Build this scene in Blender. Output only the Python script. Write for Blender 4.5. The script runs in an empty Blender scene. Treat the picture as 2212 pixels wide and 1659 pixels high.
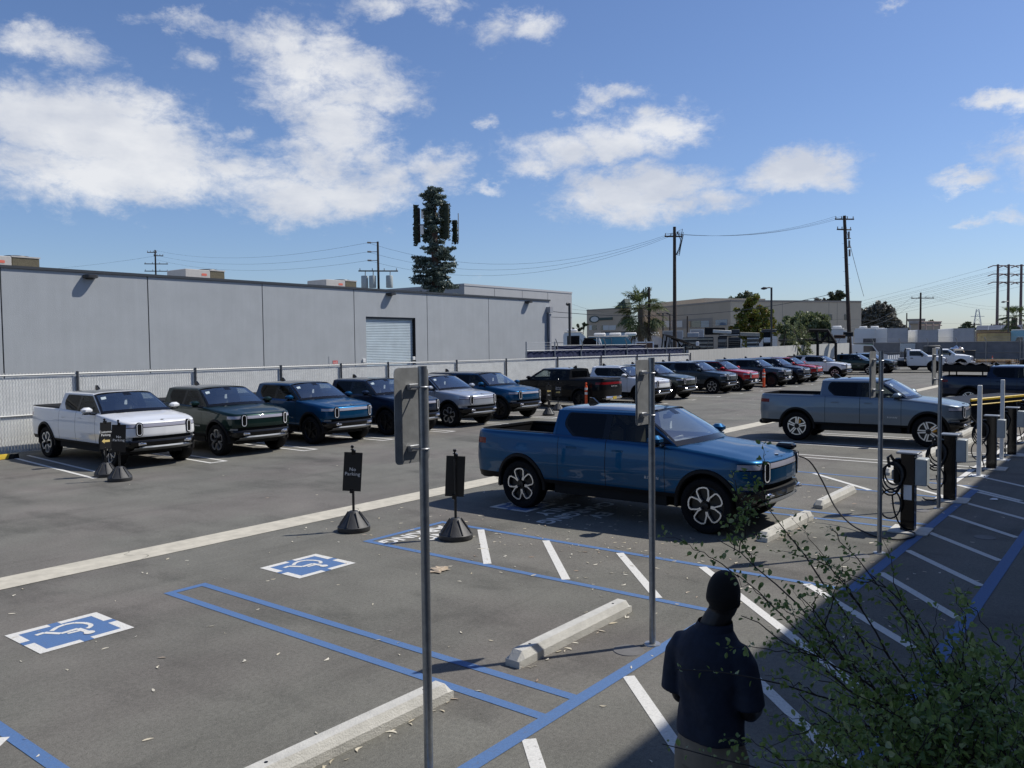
import bpy, bmesh, math, random
import numpy as np
from mathutils import Vector, Matrix
from mathutils.geometry import tessellate_polygon
R = math.radians
SC = bpy.context.scene
COL = SC.collection
random.seed(7)
# ------------------------------------------------------------------ camera, sky, sun, exposure
CAM_H = 2.821; FPX = 1784.6; PITCH = R(2.6215); ROLL = R(-0.6536); YAW = R(38.2056)
_F = Vector((math.cos(YAW), math.sin(YAW), 0)); _R = Vector((math.sin(YAW), -math.cos(YAW), 0)); _U = Vector((0, 0, 1))
_fw = _F*math.cos(PITCH) - _U*math.sin(PITCH); _up = _U*math.cos(PITCH) + _F*math.sin(PITCH)
_r = _R*math.cos(ROLL) + _up*math.sin(ROLL); _u = _up*math.cos(ROLL) - _R*math.sin(ROLL)
CP = Vector((0, 0, CAM_H))
cd = bpy.data.cameras.new('camera'); cam = bpy.data.objects.new('camera', cd); COL.objects.link(cam)
cam.matrix_world = Matrix(((_r.x, _u.x, -_fw.x, 0), (_r.y, _u.y, -_fw.y, 0), (_r.z, _u.z, -_fw.z, CAM_H), (0, 0, 0, 1)))
cd.sensor_fit = 'HORIZONTAL'; cd.sensor_width = 36; cd.lens = FPX/2212*36; cd.clip_end = 6000; cd.clip_start = 0.05
SC.camera = cam
def ray(x, y): return _fw + _r*((x-1106)/FPX) - _u*((y-829.5)/FPX)     # survey of the photograph: sight line of a point
def G(x, y, z=0): d = ray(x, y); return CP + d*((z-CAM_H)/d.z)
def PY(x, y, Y): d = ray(x, y); return CP + d*(Y/d.y)
def PX(x, y, X): d = ray(x, y); return CP + d*(X/d.x)
def PD(x, y, D): d = ray(x, y); return CP + d*(D/math.hypot(d.x, d.y))

SUN_EL = R(51.3); SUN_DIR = Vector((0.821*math.cos(SUN_EL), -0.571*math.cos(SUN_EL), math.sin(SUN_EL)))
sl = bpy.data.lights.new('sun', 'SUN'); so = bpy.data.objects.new('sun', sl); COL.objects.link(so)
sl.energy = 4.6; sl.angle = R(0.53); sl.color = (1, 0.955, 0.88)
so.rotation_euler = SUN_DIR.to_track_quat('Z', 'Y').to_euler(); so.location = (0, 0, 60)

W = bpy.data.worlds.new('World'); SC.world = W; W.use_nodes = True
nt = W.node_tree; nt.nodes.clear()
def wn(t, **k):
    n = nt.nodes.new(t)
    for a, b in k.items(): setattr(n, a, b)
    return n
def wl(a, b): nt.links.new(a, b)
sky = wn('ShaderNodeTexSky', sky_type='NISHITA', sun_disc=False, sun_elevation=SUN_EL,
         sun_rotation=math.atan2(0.821, -0.571), altitude=30, air_density=1.0, dust_density=0.6, ozone_density=2.2)
hsv = wn('ShaderNodeHueSaturation'); hsv.inputs['Saturation'].default_value = 1.0; hsv.inputs['Value'].default_value = 1.0
wl(sky.outputs[0], hsv.inputs['Color'])
tc = wn('ShaderNodeTexCoord')
# cumulus in the sky: compass heading / elevation of every puff
def wm(op, a, b=None, clamp=False):
    n = wn('ShaderNodeMath', operation=op, use_clamp=clamp)
    for i, v in enumerate((a, b)):
        if v is None: continue
        if isinstance(v, (int, float)): n.inputs[i].default_value = v
        else: wl(v, n.inputs[i])
    return n.outputs[0]
sep = wn('ShaderNodeSeparateXYZ'); wl(tc.outputs['Generated'], sep.inputs[0])
ca, sa = math.cos(YAW), math.sin(YAW)
df = wm('ADD', wm('MULTIPLY', sep.outputs[0], ca), wm('MULTIPLY', sep.outputs[1], sa))
dr = wm('SUBTRACT', wm('MULTIPLY', sep.outputs[0], sa), wm('MULTIPLY', sep.outputs[1], ca))
az = wm('ARCTAN2', dr, df); el = wm('ARCSINE', sep.outputs[2])
comb = wn('ShaderNodeCombineXYZ'); wl(az, comb.inputs[0]); wl(el, comb.inputs[1])
def noise(scale, detail, rough, sx=1, sy=1, off=0, dist=0.0):
    mp = wn('ShaderNodeMapping'); mp.inputs['Scale'].default_value = (sx, sy, 1); mp.inputs['Location'].default_value = (off, off*0.7, off*1.3)
    wl(comb.outputs[0], mp.inputs['Vector'])
    n = wn('ShaderNodeTexNoise'); n.inputs['Scale'].default_value = scale; n.inputs['Detail'].default_value = detail
    n.inputs['Roughness'].default_value = rough; n.inputs['Distortion'].default_value = dist
    wl(mp.outputs[0], n.inputs['Vector']); return n
# the puffs' outlines are broken up by shifting the lookup with noise
nw = noise(11, 8, 0.65, 1, 1.5)
wv = wn('ShaderNodeVectorMath', operation='SUBTRACT'); wl(nw.outputs['Color'], wv.inputs[0]); wv.inputs[1].default_value = (0.5, 0.5, 0.5)
ws_ = wn('ShaderNodeVectorMath', operation='SCALE'); wl(wv.outputs[0], ws_.inputs[0]); ws_.inputs['Scale'].default_value = 0.07
wa = wn('ShaderNodeVectorMath', operation='ADD'); wl(comb.outputs[0], wa.inputs[0]); wl(ws_.outputs[0], wa.inputs[1])
flat = wn('ShaderNodeVectorMath', operation='MULTIPLY'); wl(wa.outputs[0], flat.inputs[0]); flat.inputs[1].default_value = (1, 1, 0)
def azel(x, y):
    d = ray(x, y).normalized(); return math.atan2(d.dot(_R), d.dot(_F)), math.asin(d.z)
CLOUDS = [  # heading/elevation surveyed off the photograph: x, y, half width, half height, weight
 (60,90,70,32,.9),(125,105,95,42,1.0),(185,135,60,28,.8),
 (40,255,130,62,1.1),(190,275,190,88,1.3),(330,310,130,75,1.2),(250,370,210,62,1.2),(60,330,150,55,1.0),(380,385,110,50,1.0),
 (430,55,130,20,.75),(500,66,50,26,.8),(600,100,110,50,1.0),(700,150,150,72,1.15),(790,190,120,60,1.0),(860,225,60,30,.6),(650,205,120,50,.9),
 (740,285,110,70,1.15),(690,350,150,60,1.1),(800,330,90,60,1.0),(560,370,180,52,1.0),(620,425,170,48,1.05),(770,420,130,52,1.1),(470,330,80,40,.8),(840,380,70,60,.9),
 (440,135,62,40,.75),(515,287,55,26,.8),(950,355,75,46,1.05),(1050,392,52,18,.9),(1046,272,26,17,.7),
 (850,12,110,30,.8),(930,10,90,34,.85),(1060,62,70,40,.85),(1140,70,85,32,.85),(1190,75,60,18,.55),(750,35,26,32,.5),(600,10,150,16,.5),
 (1330,200,85,26,.9),(1270,222,50,22,.7),(1207,238,32,17,.7),
 (1420,268,120,38,1.1),(1330,300,130,46,1.1),(1215,330,110,48,1.0),(1160,370,75,25,.8),(1480,290,60,22,.7),
 (1390,405,180,52,1.2),(1330,440,150,42,1.1),(1500,440,130,36,1.0),(1600,440,70,28,.5),(1260,410,80,50,.9),
 (1730,372,130,42,1.2),(1650,380,75,26,.9),(1790,395,70,26,.9),(1868,362,14,14,.5),
 (2160,215,66,22,.9),(2215,220,60,26,.8),(2085,388,62,20,.75),(2060,405,36,14,.5),(2095,466,50,10,.6),(2190,455,40,20,.6),(2140,440,60,20,.3),
 (60,420,110,40,.55),(145,480,60,17,.45),(1030,603,30,10,.45),(1230,590,26,9,.3),(1940,10,26,12,.5),(880,415,60,40,.5),(200,75,20,18,.4),(1610,580,60,14,.25),(2390,330,160,60,.9),(-300,300,180,80,1.0)]
acc = None
for (x, y, rx, ry, wgt) in CLOUDS:
    wgt *= 1.3 if x > 1850 else 1
    a0, e0 = azel(x, y); ax = rx/FPX*1.22; ey = ry/FPX*1.2
    s1 = wn('ShaderNodeVectorMath', operation='MULTIPLY_ADD'); wl(flat.outputs[0], s1.inputs[0])
    s1.inputs[1].default_value = (1/ax, 1/ey, 0); s1.inputs[2].default_value = (-a0/ax, -e0/ey, 0)
    ln = wn('ShaderNodeVectorMath', operation='DOT_PRODUCT'); wl(s1.outputs[0], ln.inputs[0]); wl(s1.outputs[0], ln.inputs[1])
    ex = wm('MULTIPLY', wm('POWER', 0.35, ln.outputs['Value']), wgt)
    acc = ex if acc is None else wm('MAXIMUM', acc, ex)
n1 = noise(15, 10, 0.66, 1, 1.8, 3.1, 0.3); n2 = noise(5, 4, 0.55, 1, 2.0, 9.2); n3 = noise(48, 8, 0.7, 1, 1.5, 5.5, 0.4)
den = wm('ADD', wm('MULTIPLY', wm('MINIMUM', acc, 1.25), 0.86), wm('ADD', wm('MULTIPLY', n1.outputs[0], 1.25), wm('ADD', wm('MULTIPLY', n3.outputs[0], 0.55), wm('MULTIPLY', n2.outputs[0], 0.35))))
mr = wn('ShaderNodeMapRange', interpolation_type='SMOOTHSTEP'); wl(den, mr.inputs[0])
mr.inputs[1].default_value = 1.38; mr.inputs[2].default_value = 2.02; mr.inputs[3].default_value = 0; mr.inputs[4].default_value = 0.90
# grey undersides and bright billows
n4 = noise(8, 6, 0.55, 1, 2.2, 1.7)
cr = wn('ShaderNodeMix', data_type='RGBA'); cr.inputs['A'].default_value = (7.2, 7.6, 8.5, 1); cr.inputs['B'].default_value = (10.2, 10.3, 10.5, 1)
cm = wn('ShaderNodeMapRange'); wl(n4.outputs[0], cm.inputs[0]); cm.inputs[1].default_value = 0.36; cm.inputs[2].default_value = 0.64
wl(cm.outputs[0], cr.inputs['Factor'])
mx = wn('ShaderNodeMix', data_type='RGBA'); wl(mr.outputs[0], mx.inputs['Factor']); tn = wn('ShaderNodeVectorMath', operation='MULTIPLY'); wl(hsv.outputs[0], tn.inputs[0]); tn.inputs[1].default_value = (.97, 1.09, 1.36); wl(tn.outputs[0], mx.inputs['A']); wl(cr.outputs['Result'], mx.inputs['B'])
bg = wn('ShaderNodeBackground'); bg.inputs['Strength'].default_value = 0.085; wl(mx.outputs['Result'], bg.inputs['Color'])
wo = wn('ShaderNodeOutputWorld'); wl(bg.outputs[0], wo.inputs['Surface'])
W.cycles.sampling_method = 'MANUAL'; W.cycles.sample_map_resolution = 512
SC.view_settings.view_transform = 'Standard'; SC.view_settings.look = 'None'; SC.view_settings.exposure = 0; SC.view_settings.gamma = 1
SC.cycles.max_bounces = 6; SC.cycles.transparent_max_bounces = 12; SC.cycles.sample_clamp_indirect = 4
try: SC.cycles.use_denoising = True
except Exception: pass

# ------------------------------------------------------------------ materials
MATS = {}
def mat(name, col, rough=0.6, metal=0.0, vary=0.0, vscale=6.0, bump=0.0, bscale=40.0, coat=0.0, spec=0.5, emit=0.0, tint=None, detail=5):
    if name in MATS: return MATS[name]
    m = bpy.data.materials.new(name); m.use_nodes = True; t = m.node_tree; b = t.nodes['Principled BSDF']
    b.inputs['Base Color'].default_value = (*col, 1); b.inputs['Roughness'].default_value = rough; b.inputs['Metallic'].default_value = metal
    b.inputs['Coat Weight'].default_value = coat; b.inputs['Coat Roughness'].default_value = 0.03; b.inputs['Specular IOR Level'].default_value = spec
    if emit: b.inputs['Emission Color'].default_value = (*col, 1); b.inputs['Emission Strength'].default_value = emit
    tcn = t.nodes.new('ShaderNodeTexCoord')
    if vary:
        n = t.nodes.new('ShaderNodeTexNoise'); n.inputs['Scale'].default_value = vscale; n.inputs['Detail'].default_value = detail; n.inputs['Roughness'].default_value = 0.6
        t.links.new(tcn.outputs['Object'], n.inputs['Vector'])
        mr_ = t.nodes.new('ShaderNodeMapRange'); mr_.inputs[1].default_value = 0.3; mr_.inputs[2].default_value = 0.7
        t.links.new(n.outputs[0], mr_.inputs[0])
        x = t.nodes.new('ShaderNodeMix'); x.data_type = 'RGBA'
        lo = tuple(c*(1-vary) for c in col); hi = tint or tuple(min(1, c*(1+vary)) for c in col)
        x.inputs['A'].default_value = (*lo, 1); x.inputs['B'].default_value = (*hi, 1)
        t.links.new(mr_.outputs[0], x.inputs['Factor']); t.links.new(x.outputs['Result'], b.inputs['Base Color'])
    if bump:
        n2_ = t.nodes.new('ShaderNodeTexNoise'); n2_.inputs['Scale'].default_value = bscale; n2_.inputs['Detail'].default_value = 4
        t.links.new(tcn.outputs['Object'], n2_.inputs['Vector'])
        bp = t.nodes.new('ShaderNodeBump'); bp.inputs['Strength'].default_value = bump; bp.inputs['Distance'].default_value = 0.02
        t.links.new(n2_.outputs[0], bp.inputs['Height']); t.links.new(bp.outputs[0], b.inputs['Normal'])
    MATS[name] = m; return m
def glass(name, tint, gloss=1.0, boost=1.0):
    m = bpy.data.materials.new(name); m.use_nodes = True; t = m.node_tree; t.nodes.clear()
    o = t.nodes.new('ShaderNodeOutputMaterial'); tr = t.nodes.new('ShaderNodeBsdfTransparent'); tr.inputs[0].default_value = (*tint, 1)
    gl = t.nodes.new('ShaderNodeBsdfGlossy'); gl.inputs['Roughness'].default_value = 0.015; gl.inputs[0].default_value = (gloss, gloss, gloss, 1)
    lw = t.nodes.new('ShaderNodeLayerWeight'); lw.inputs[0].default_value = 0.5            # facing = 1-|cos|, then Schlick
    pw = t.nodes.new('ShaderNodeMath'); pw.operation = 'POWER'; pw.inputs[1].default_value = 5; t.links.new(lw.outputs['Facing'], pw.inputs[0])
    mu = t.nodes.new('ShaderNodeMath'); mu.operation = 'MULTIPLY_ADD'; mu.use_clamp = True; mu.inputs[1].default_value = 0.95; mu.inputs[2].default_value = 0.045*boost; t.links.new(pw.outputs[0], mu.inputs[0])
    x = t.nodes.new('ShaderNodeMixShader'); t.links.new(mu.outputs[0], x.inputs[0]); t.links.new(tr.outputs[0], x.inputs[1]); t.links.new(gl.outputs[0], x.inputs[2])
    t.links.new(x.outputs[0], o.inputs[0]); MATS[name] = m; return m
def leafmat(name, c1, c2, c3=None, trans=0.25, rough=0.5):
    m = bpy.data.materials.new(name); m.use_nodes = True; t = m.node_tree; b = t.nodes['Principled BSDF']; o = t.nodes['Material Output']
    g = t.nodes.new('ShaderNodeNewGeometry'); r = t.nodes.new('ShaderNodeValToRGB')
    r.color_ramp.elements[0].color = (*c1, 1); r.color_ramp.elements[1].color = (*c2, 1)
    if c3: e = r.color_ramp.elements.new(0.8); e.color = (*c2, 1); r.color_ramp.elements[-1].color = (*c3, 1)
    t.links.new(g.outputs['Random Per Island'], r.inputs[0]); t.links.new(r.outputs[0], b.inputs['Base Color']); b.inputs['Roughness'].default_value = rough
    tl = t.nodes.new('ShaderNodeBsdfTranslucent'); t.links.new(r.outputs[0], tl.inputs[0])
    x = t.nodes.new('ShaderNodeMixShader'); x.inputs[0].default_value = trans
    t.links.new(b.outputs[0], x.inputs[1]); t.links.new(tl.outputs[0], x.inputs[2]); t.links.new(x.outputs[0], o.inputs[0])
    MATS[name] = m; return m

# ------------------------------------------------------------------ mesh builder
def V(*a): return Vector(a)
class MB:
    def __init__(s): s.v = []; s.f = []; s.m = []
    def add(s, vs, fs, mi=0):
        o = len(s.v); s.v += [tuple(p) for p in vs]; s.f += [tuple(i+o for i in f) for f in fs]; s.m += [mi]*len(fs); return s
    def box(s, x0, x1, y0, y1, z0, z1, mi=0, M=None):
        vs = [V(x, y, z) for z in (z0, z1) for x, y in ((x0, y0), (x1, y0), (x1, y1), (x0, y1))]
        if M: vs = [M @ p for p in vs]
        return s.add(vs, [(3, 2, 1, 0), (4, 5, 6, 7), (0, 1, 5, 4), (1, 2, 6, 5), (2, 3, 7, 6), (3, 0, 4, 7)], mi)
    def bbox(s, x0, x1, y0, y1, z0, z1, b=0.02, mi=0, M=None):      # box with chamfered edges
        b = min(b, (x1-x0)*.45, (y1-y0)*.45, (z1-z0)*.45); vs = []
        for zz, i in ((z0, b), (z0+b, 0), (z1-b, 0), (z1, b)):
            xa, xb, ya, yb = x0+i, x1-i, y0+i, y1-i
            vs += [V(x, y, zz) for x, y in ((xa+b, ya), (xb-b, ya), (xb, ya+b), (xb, yb-b), (xb-b, yb), (xa+b, yb), (xa, yb-b), (xa, ya+b))]
        if M: vs = [M @ p for p in vs]
        fs = [tuple(range(7, -1, -1)), tuple(range(24, 32))]
        for k in range(3):
            for j in range(8): a, c = k*8+j, k*8+(j+1) % 8; fs.append((a, c, c+8, a+8))
        return s.add(vs, fs, mi)
    def tube(s, pts, r, n=8, mi=0, cap=True):
        pts = [Vector(p) for p in pts]; rs = r if isinstance(r, (list, tuple)) else [r]*len(pts); vs = []; ref = None
        for i, p in enumerate(pts):
            d = (pts[min(i+1, len(pts)-1)] - pts[max(i-1, 0)]).normalized()
            if ref is None: ref = d.orthogonal().normalized()
            a = (ref - d*ref.dot(d)); a = a.normalized() if a.length > 1e-6 else d.orthogonal().normalized(); ref = a; b = d.cross(a)
            vs += [p + (a*math.cos(t) + b*math.sin(t))*rs[i] for t in (2*math.pi*k/n for k in range(n))]
        fs = [(i*n+k, i*n+(k+1) % n, (i+1)*n+(k+1) % n, (i+1)*n+k) for i in range(len(pts)-1) for k in range(n)]
        if cap: fs += [tuple(range(n-1, -1, -1)), tuple((len(pts)-1)*n+k for k in range(n))]
        return s.add(vs, fs, mi)
    def lathe(s, prof, n=24, axis='z', c=(0, 0, 0), mi=0):
        vs = []
        for k in range(n):
            t = 2*math.pi*k/n
            for r, h in prof:
                x, y = r*math.cos(t), r*math.sin(t)
                vs.append(Vector(c) + (V(x, y, h) if axis == 'z' else V(x, h, y) if axis == 'y' else V(h, x, y)))
        m = len(prof); fs = [(k*m+j, ((k+1) % n)*m+j, ((k+1) % n)*m+j+1, k*m+j+1) for k in range(n) for j in range(m-1)]
        return s.add(vs, fs, mi)
    def prism(s, poly, z0, z1, fn=None, mi=0, holes=()):           # polygon (x,y) extruded from z0 to z1; fn maps (x,y,z) to a point
        fn = fn or (lambda x, y, z: V(x, y, z)); loops = [list(poly)] + [list(h) for h in holes]
        allp = [p for l in loops for p in l]; tr = tessellate_polygon([[V(p[0], p[1], 0) for p in l] for l in loops]); n = len(allp)
        vs = [fn(p[0], p[1], z1) for p in allp] + ([fn(p[0], p[1], z0) for p in allp] if z0 is not None else [])
        fs = []
        for t in tr:
            a, b, c = (allp[i] for i in t)
            if (b[0]-a[0])*(c[1]-a[1]) - (b[1]-a[1])*(c[0]-a[0]) < 0: t = (t[0], t[2], t[1])
            fs.append(tuple(t))
            if z0 is not None: fs.append(tuple(i+n for i in (t[0], t[2], t[1])))
        if z0 is not None:
            o = 0
            for l in loops:
                k = len(l)
                fs += [(o+i, o+i+n, o+(i+1) % k+n, o+(i+1) % k) for i in range(k)]; o += k
        return s.add(vs, fs, mi)
    def grid(s, rows, mi=0, flip=False):
        n = len(rows[0]); vs = [p for r in rows for p in r]
        fs = [(i*n+j, i*n+j+1, (i+1)*n+j+1, (i+1)*n+j) for i in range(len(rows)-1) for j in range(n-1)]
        if flip: fs = [f[::-1] for f in fs]
        return s.add(vs, fs, mi)
    def mesh(s, name, smooth=35, merge=0.0):
        me = bpy.data.meshes.new(name); me.from_pydata(s.v, [], s.f); me.polygons.foreach_set('material_index', s.m)
        if merge:
            bm = bmesh.new(); bm.from_mesh(me); bmesh.ops.remove_doubles(bm, verts=bm.verts, dist=merge)
            bmesh.ops.dissolve_degenerate(bm, edges=bm.edges, dist=1e-5); bm.to_mesh(me); bm.free()
        if smooth:
            me.polygons.foreach_set('use_smooth', [True]*len(me.polygons)); me.set_sharp_from_angle(angle=R(smooth))
        me.update(); return me
    def build(s, name, mats, parent=None, smooth=35, merge=0.0, loc=None, **tg):
        o = bpy.data.objects.new(name, s.mesh(name, smooth, merge)); COL.objects.link(o)
        for m in (mats if isinstance(mats, (list, tuple)) else [mats]): o.data.materials.append(m)
        if parent: o.parent = parent
        if loc is not None: o.location = loc
        if tg: tag(o, **tg)
        return o
def tag(o, label=None, cat=None, group=None, kind=None):
    if label: o['label'] = label
    if cat: o['category'] = cat
    if group: o['group'] = group
    if kind: o['kind'] = kind
    return o
def thing(name, label, cat, loc=(0, 0, 0), rz=0, group=None):
    o = bpy.data.objects.new(name, None); COL.objects.link(o); o.location = loc; o.rotation_euler = (0, 0, rz); o.empty_display_size = 0.2
    return tag(o, label, cat, group)
def dup(root, loc, rz=None, label=None):
    r = root.copy(); COL.objects.link(r); r.location = loc
    if rz is not None: r.rotation_euler = (0, 0, rz)
    if label: r['label'] = label
    for ch in root.children:
        c = ch.copy(); COL.objects.link(c); c.parent = r
        for g in ch.children: d = g.copy(); COL.objects.link(d); d.parent = c
    return r
def rounded(pts, r, n=5):
    out = []; k = len(pts)
    for i in range(k):
        p0, p, p1 = (Vector(pts[(i+j) % k][:2]) for j in (-1, 0, 1)); rr = r[i] if isinstance(r, (list, tuple)) else r
        a, b = p0-p, p1-p; d = min(rr, a.length*.49, b.length*.49)
        if d < 1e-4: out.append(tuple(p)); continue
        s0, s1 = p+a.normalized()*d, p+b.normalized()*d
        for j in range(n+1):
            t = j/n; q = s0*(1-t)**2 + p*2*t*(1-t) + s1*t*t; out.append(tuple(q))
    return out
def rrect(x0, x1, y0, y1, r, n=5): return rounded([(x0, y0), (x1, y0), (x1, y1), (x0, y1)], r, n)
_txt = {}
def text_mb(mb, body, size, fn, depth=0.0, mi=0, align='CENTER', offset=0.0, space=1.0, line=1.0):
    key = (body, size, align, offset, space, line)
    if key not in _txt:
        c = bpy.data.curves.new('lettering', 'FONT'); c.body = body; c.size = size; c.align_x = align; c.align_y = 'CENTER'; c.offset = offset; c.space_character = space; c.space_line = line
        c.resolution_u = 3; o = bpy.data.objects.new('lettering', c); COL.objects.link(o); bpy.context.view_layer.update()
        me = bpy.data.meshes.new_from_object(o.evaluated_get(bpy.context.evaluated_depsgraph_get()))
        _txt[key] = ([v.co.copy() for v in me.vertices], [tuple(p.vertices) for p in me.polygons])
        bpy.data.objects.remove(o); bpy.data.curves.remove(c); bpy.data.meshes.remove(me)
    vs, fs = _txt[key]; return mb.add([fn(v.x, v.y, depth) for v in vs], fs, mi)
# ------------------------------------------------------------------ vehicle materials
def paint(name, col, metal=0.25):
    m = mat('paint_'+name, col, 0.36, metal, coat=0.95 if name in ('white', 'silver', 'red') else (0.25 if name == 'black' else 0.6), vary=0.05, vscale=90, spec=0.1 if name != 'white' else .3); return m
PAINT = {'white': paint('white', (.74, .75, .76), 0), 'green': paint('green', (.009, .026, .022), .5), 'blue': paint('blue', (.004, .064, .158), .6), 'navy': paint('navy', (.010, .020, .045), .5),
         'silver': paint('silver', (.42, .45, .50), .5), 'black': paint('black', (.004, .004, .005), 0), 'slate': paint('slate', (.028, .042, .055), .5), 'red': paint('red', (.40, .010, .012), .15),
         'grey': paint('grey', (.15, .19, .235), .5), 'olive': paint('olive', (.045, .055, .050), .5), 'workwhite': paint('workwhite', (.78, .78, .77), 0), 'palegreen': paint('palegreen', (.10, .125, .115), .3)}
BLK = mat('black_plastic', (.006, .006, .007), .55, vary=.2, spec=.22); GBLK = mat('gloss_black', (.006, .006, .007), .12, spec=.35); RUB = mat('tyre_rubber', (.008, .008, .009), .85, spec=.2, bump=.3, bscale=60)
DARK = mat('underbody', (.006, .006, .006), .9); ALU = mat('bright_alloy', (.78, .79, .80), .28, .85); CHR = mat('chrome', (.8, .8, .82), .12, 1.0); SATIN = mat('satin_silver', (.24, .25, .26), .42, .6)
RIMD = mat('dark_rim', (.012, .012, .013), .35, .3); LAMP = mat('lamp_lens', (.33, .33, .39), .15, .0, coat=.8); LAMPW = mat('lamp_ring', (.85, .86, .88), .2); REDL = mat('tail_lens', (.15, .004, .006), .2, coat=.4, spec=.1)
SEAT = mat('seat_cloth', (.20, .20, .195), .8); DASH = mat('dashboard', (.27, .275, .27), .6); TAN = mat('seat_tan', (.24, .20, .16), .7)
WSG = glass('windscreen_glass', (.84, .90, .89), 1.0, 6.0); SDG = glass('front_side_glass', (.42, .47, .46), .7, 0.9); PVG = glass('privacy_glass', (.025, .027, .029), .65, 0.8)
ROOFG = mat('roof_glass', (.02, .018, .018), .12, coat=1); PLATE = mat('licence_plate', (.75, .76, .72), .5); PLATEY = mat('yellow_plate', (.55, .40, .05), .5); PAPER = mat('paper_white', (.85, .85, .84), .7)
AMBER = mat('amber_caliper', (.6, .28, .02), .5); LETT = mat('letter_silver', (.7, .72, .74), .35, .3); YELP = mat('yellow_paint', (.62, .43, .03), .5, vary=.25, vscale=8)
_mesh = {}
def part(key, name, fn, mats, parent, label=None, smooth=35, merge=0.0, M=None):     # one mesh per kind, shared by every vehicle; paint sits on the object
    if key not in _mesh:
        mb = fn()
        _mesh[key] = mb.mesh(name, smooth, merge) if mb.v else None
        if _mesh[key]:
            for _ in (mats if isinstance(mats, (list, tuple)) else [mats]): _mesh[key].materials.append(None)
    if _mesh[key] is None: return None
    o = bpy.data.objects.new(name, _mesh[key]); COL.objects.link(o); o.parent = parent
    for i, m in enumerate(mats if isinstance(mats, (list, tuple)) else [mats]):
        o.material_slots[i].link = 'OBJECT'; o.material_slots[i].material = m
    if label: o['label'] = label
    if M is not None: o.matrix_local = M
    return o
def crom(pts, n=40):
    P = [Vector(p) for p in pts]; P = [P[0]*2-P[1]] + P + [P[-1]*2-P[-2]]; out = []
    for i in range(1, len(P)-2):
        for k in range(n):
            t = k/n; a, b, c, d = P[i-1:i+3]
            out.append(0.5*((2*b)+(c-a)*t+(2*a-5*b+4*c-d)*t*t+(3*b-a-3*c+d)*t**3))
    return out + [P[-2]]
lerp = lambda x, xs, ys: float(np.interp(x, xs, ys))
# ---- body shell: the plan outline swept through a tucked and rounded side profile, wheel arches cut into its lower edge
class Shell:
    def __init__(s, D):
        s.D = D; pl = crom(D['plan']); us = np.array([p.x for p in pl]); ys = np.array([p.y for p in pl])
        S = np.concatenate([[0], np.cumsum(np.hypot(np.diff(us), np.diff(ys)))]); umono = np.maximum.accumulate(us + np.arange(len(us))*1e-7)
        ss = list(np.arange(0, S[-1], .055)) + [S[-1]]
        spec = list(D['ucuts'])
        for uw in D['axles']: spec += [uw+D['aa']*math.cos(t) for t in np.linspace(0, math.pi, 27)]
        sp = [float(np.interp(u, umono, S)) for u in spec]
        ss = [x for x in ss if min(abs(x-y) for y in sp) > .02] + sp
        ss = sorted(ss); s.ss = [x for i, x in enumerate(ss) if i == 0 or x-ss[i-1] > 1e-4]
        s.P = []; s.N = []
        for x in s.ss:
            u, y = np.interp(x, S, us), np.interp(x, S, ys); e = .01
            u2, y2 = np.interp(min(x+e, S[-1]), S, us), np.interp(min(x+e, S[-1]), S, ys); u1, y1 = np.interp(max(x-e, 0), S, us), np.interp(max(x-e, 0), S, ys)
            t = Vector((u2-u1, y2-y1)).normalized(); s.P.append((u, y)); s.N.append((-t.y, t.x))     # outward = left of travel
        s.Z = sorted(D['rows'])
    def zb(s, u):
        D = s.D
        for uw in D['axles']:
            if abs(u-uw) < D['aa']: return max(D['sill'](u), D['zc']+D['ab']*math.sqrt(max(0, 1-((u-uw)/D['aa'])**2)))
        return D['sill'](u)
    def at(s, i, z):
        (u, y), (nx, ny) = s.P[i], s.N[i]; D = s.D; zt = D['zt'](u); ins = D['inset'](u, y, z); d = zt-z; r = D.get('rr', .05)
        if d < r: ins += r-math.sqrt(max(0, r*r-(r-d)**2))
        return V(u-nx*ins, max(0.0, y-ny*ins), z)
    def top(s, i): return s.at(i, s.D['zt'](s.P[i][0]))
    def surf(s, u, y, z):                                        # nearest shell point to a plan position, and its outward direction
        i = min(range(len(s.P)), key=lambda k: (s.P[k][0]-u)**2+(s.P[k][1]-abs(y))**2); p = s.at(i, z); n = s.N[i]
        return (p, n) if y >= 0 else (V(p.x, -p.y, p.z), (n[0], -n[1]))
    def groups(s, classify):
        g = {}; Zs = s.Z; n = len(s.P); pts = []
        for i in range(n):
            u = s.P[i][0]; b, t = s.zb(u), s.D['zt'](u); pts.append([s.at(i, min(max(z, b), t)) for z in Zs])
        for sg in (1, -1):
            for i in range(n-1):
                um, ym = (s.P[i][0]+s.P[i+1][0])/2, (s.P[i][1]+s.P[i+1][1])/2
                for j in range(len(Zs)-1):
                    q = [pts[i][j], pts[i+1][j], pts[i+1][j+1], pts[i][j+1]]
                    zc = sum(p.z for p in q)/4
                    if max(p.z for p in q)-min(p.z for p in q) < 1e-5: continue
                    q = [V(p.x, p.y*sg, p.z) for p in q]
                    name, mi = classify(um, ym, (Zs[j]+Zs[j+1])/2, sg)
                    g.setdefault(name, MB()).add(q, [(0, 1, 2, 3) if sg < 0 else (3, 2, 1, 0)], mi)
        return g
def smooth01(x, a, b): t = min(1, max(0, (x-a)/(b-a))); return t*t*(3-2*t)
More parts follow.
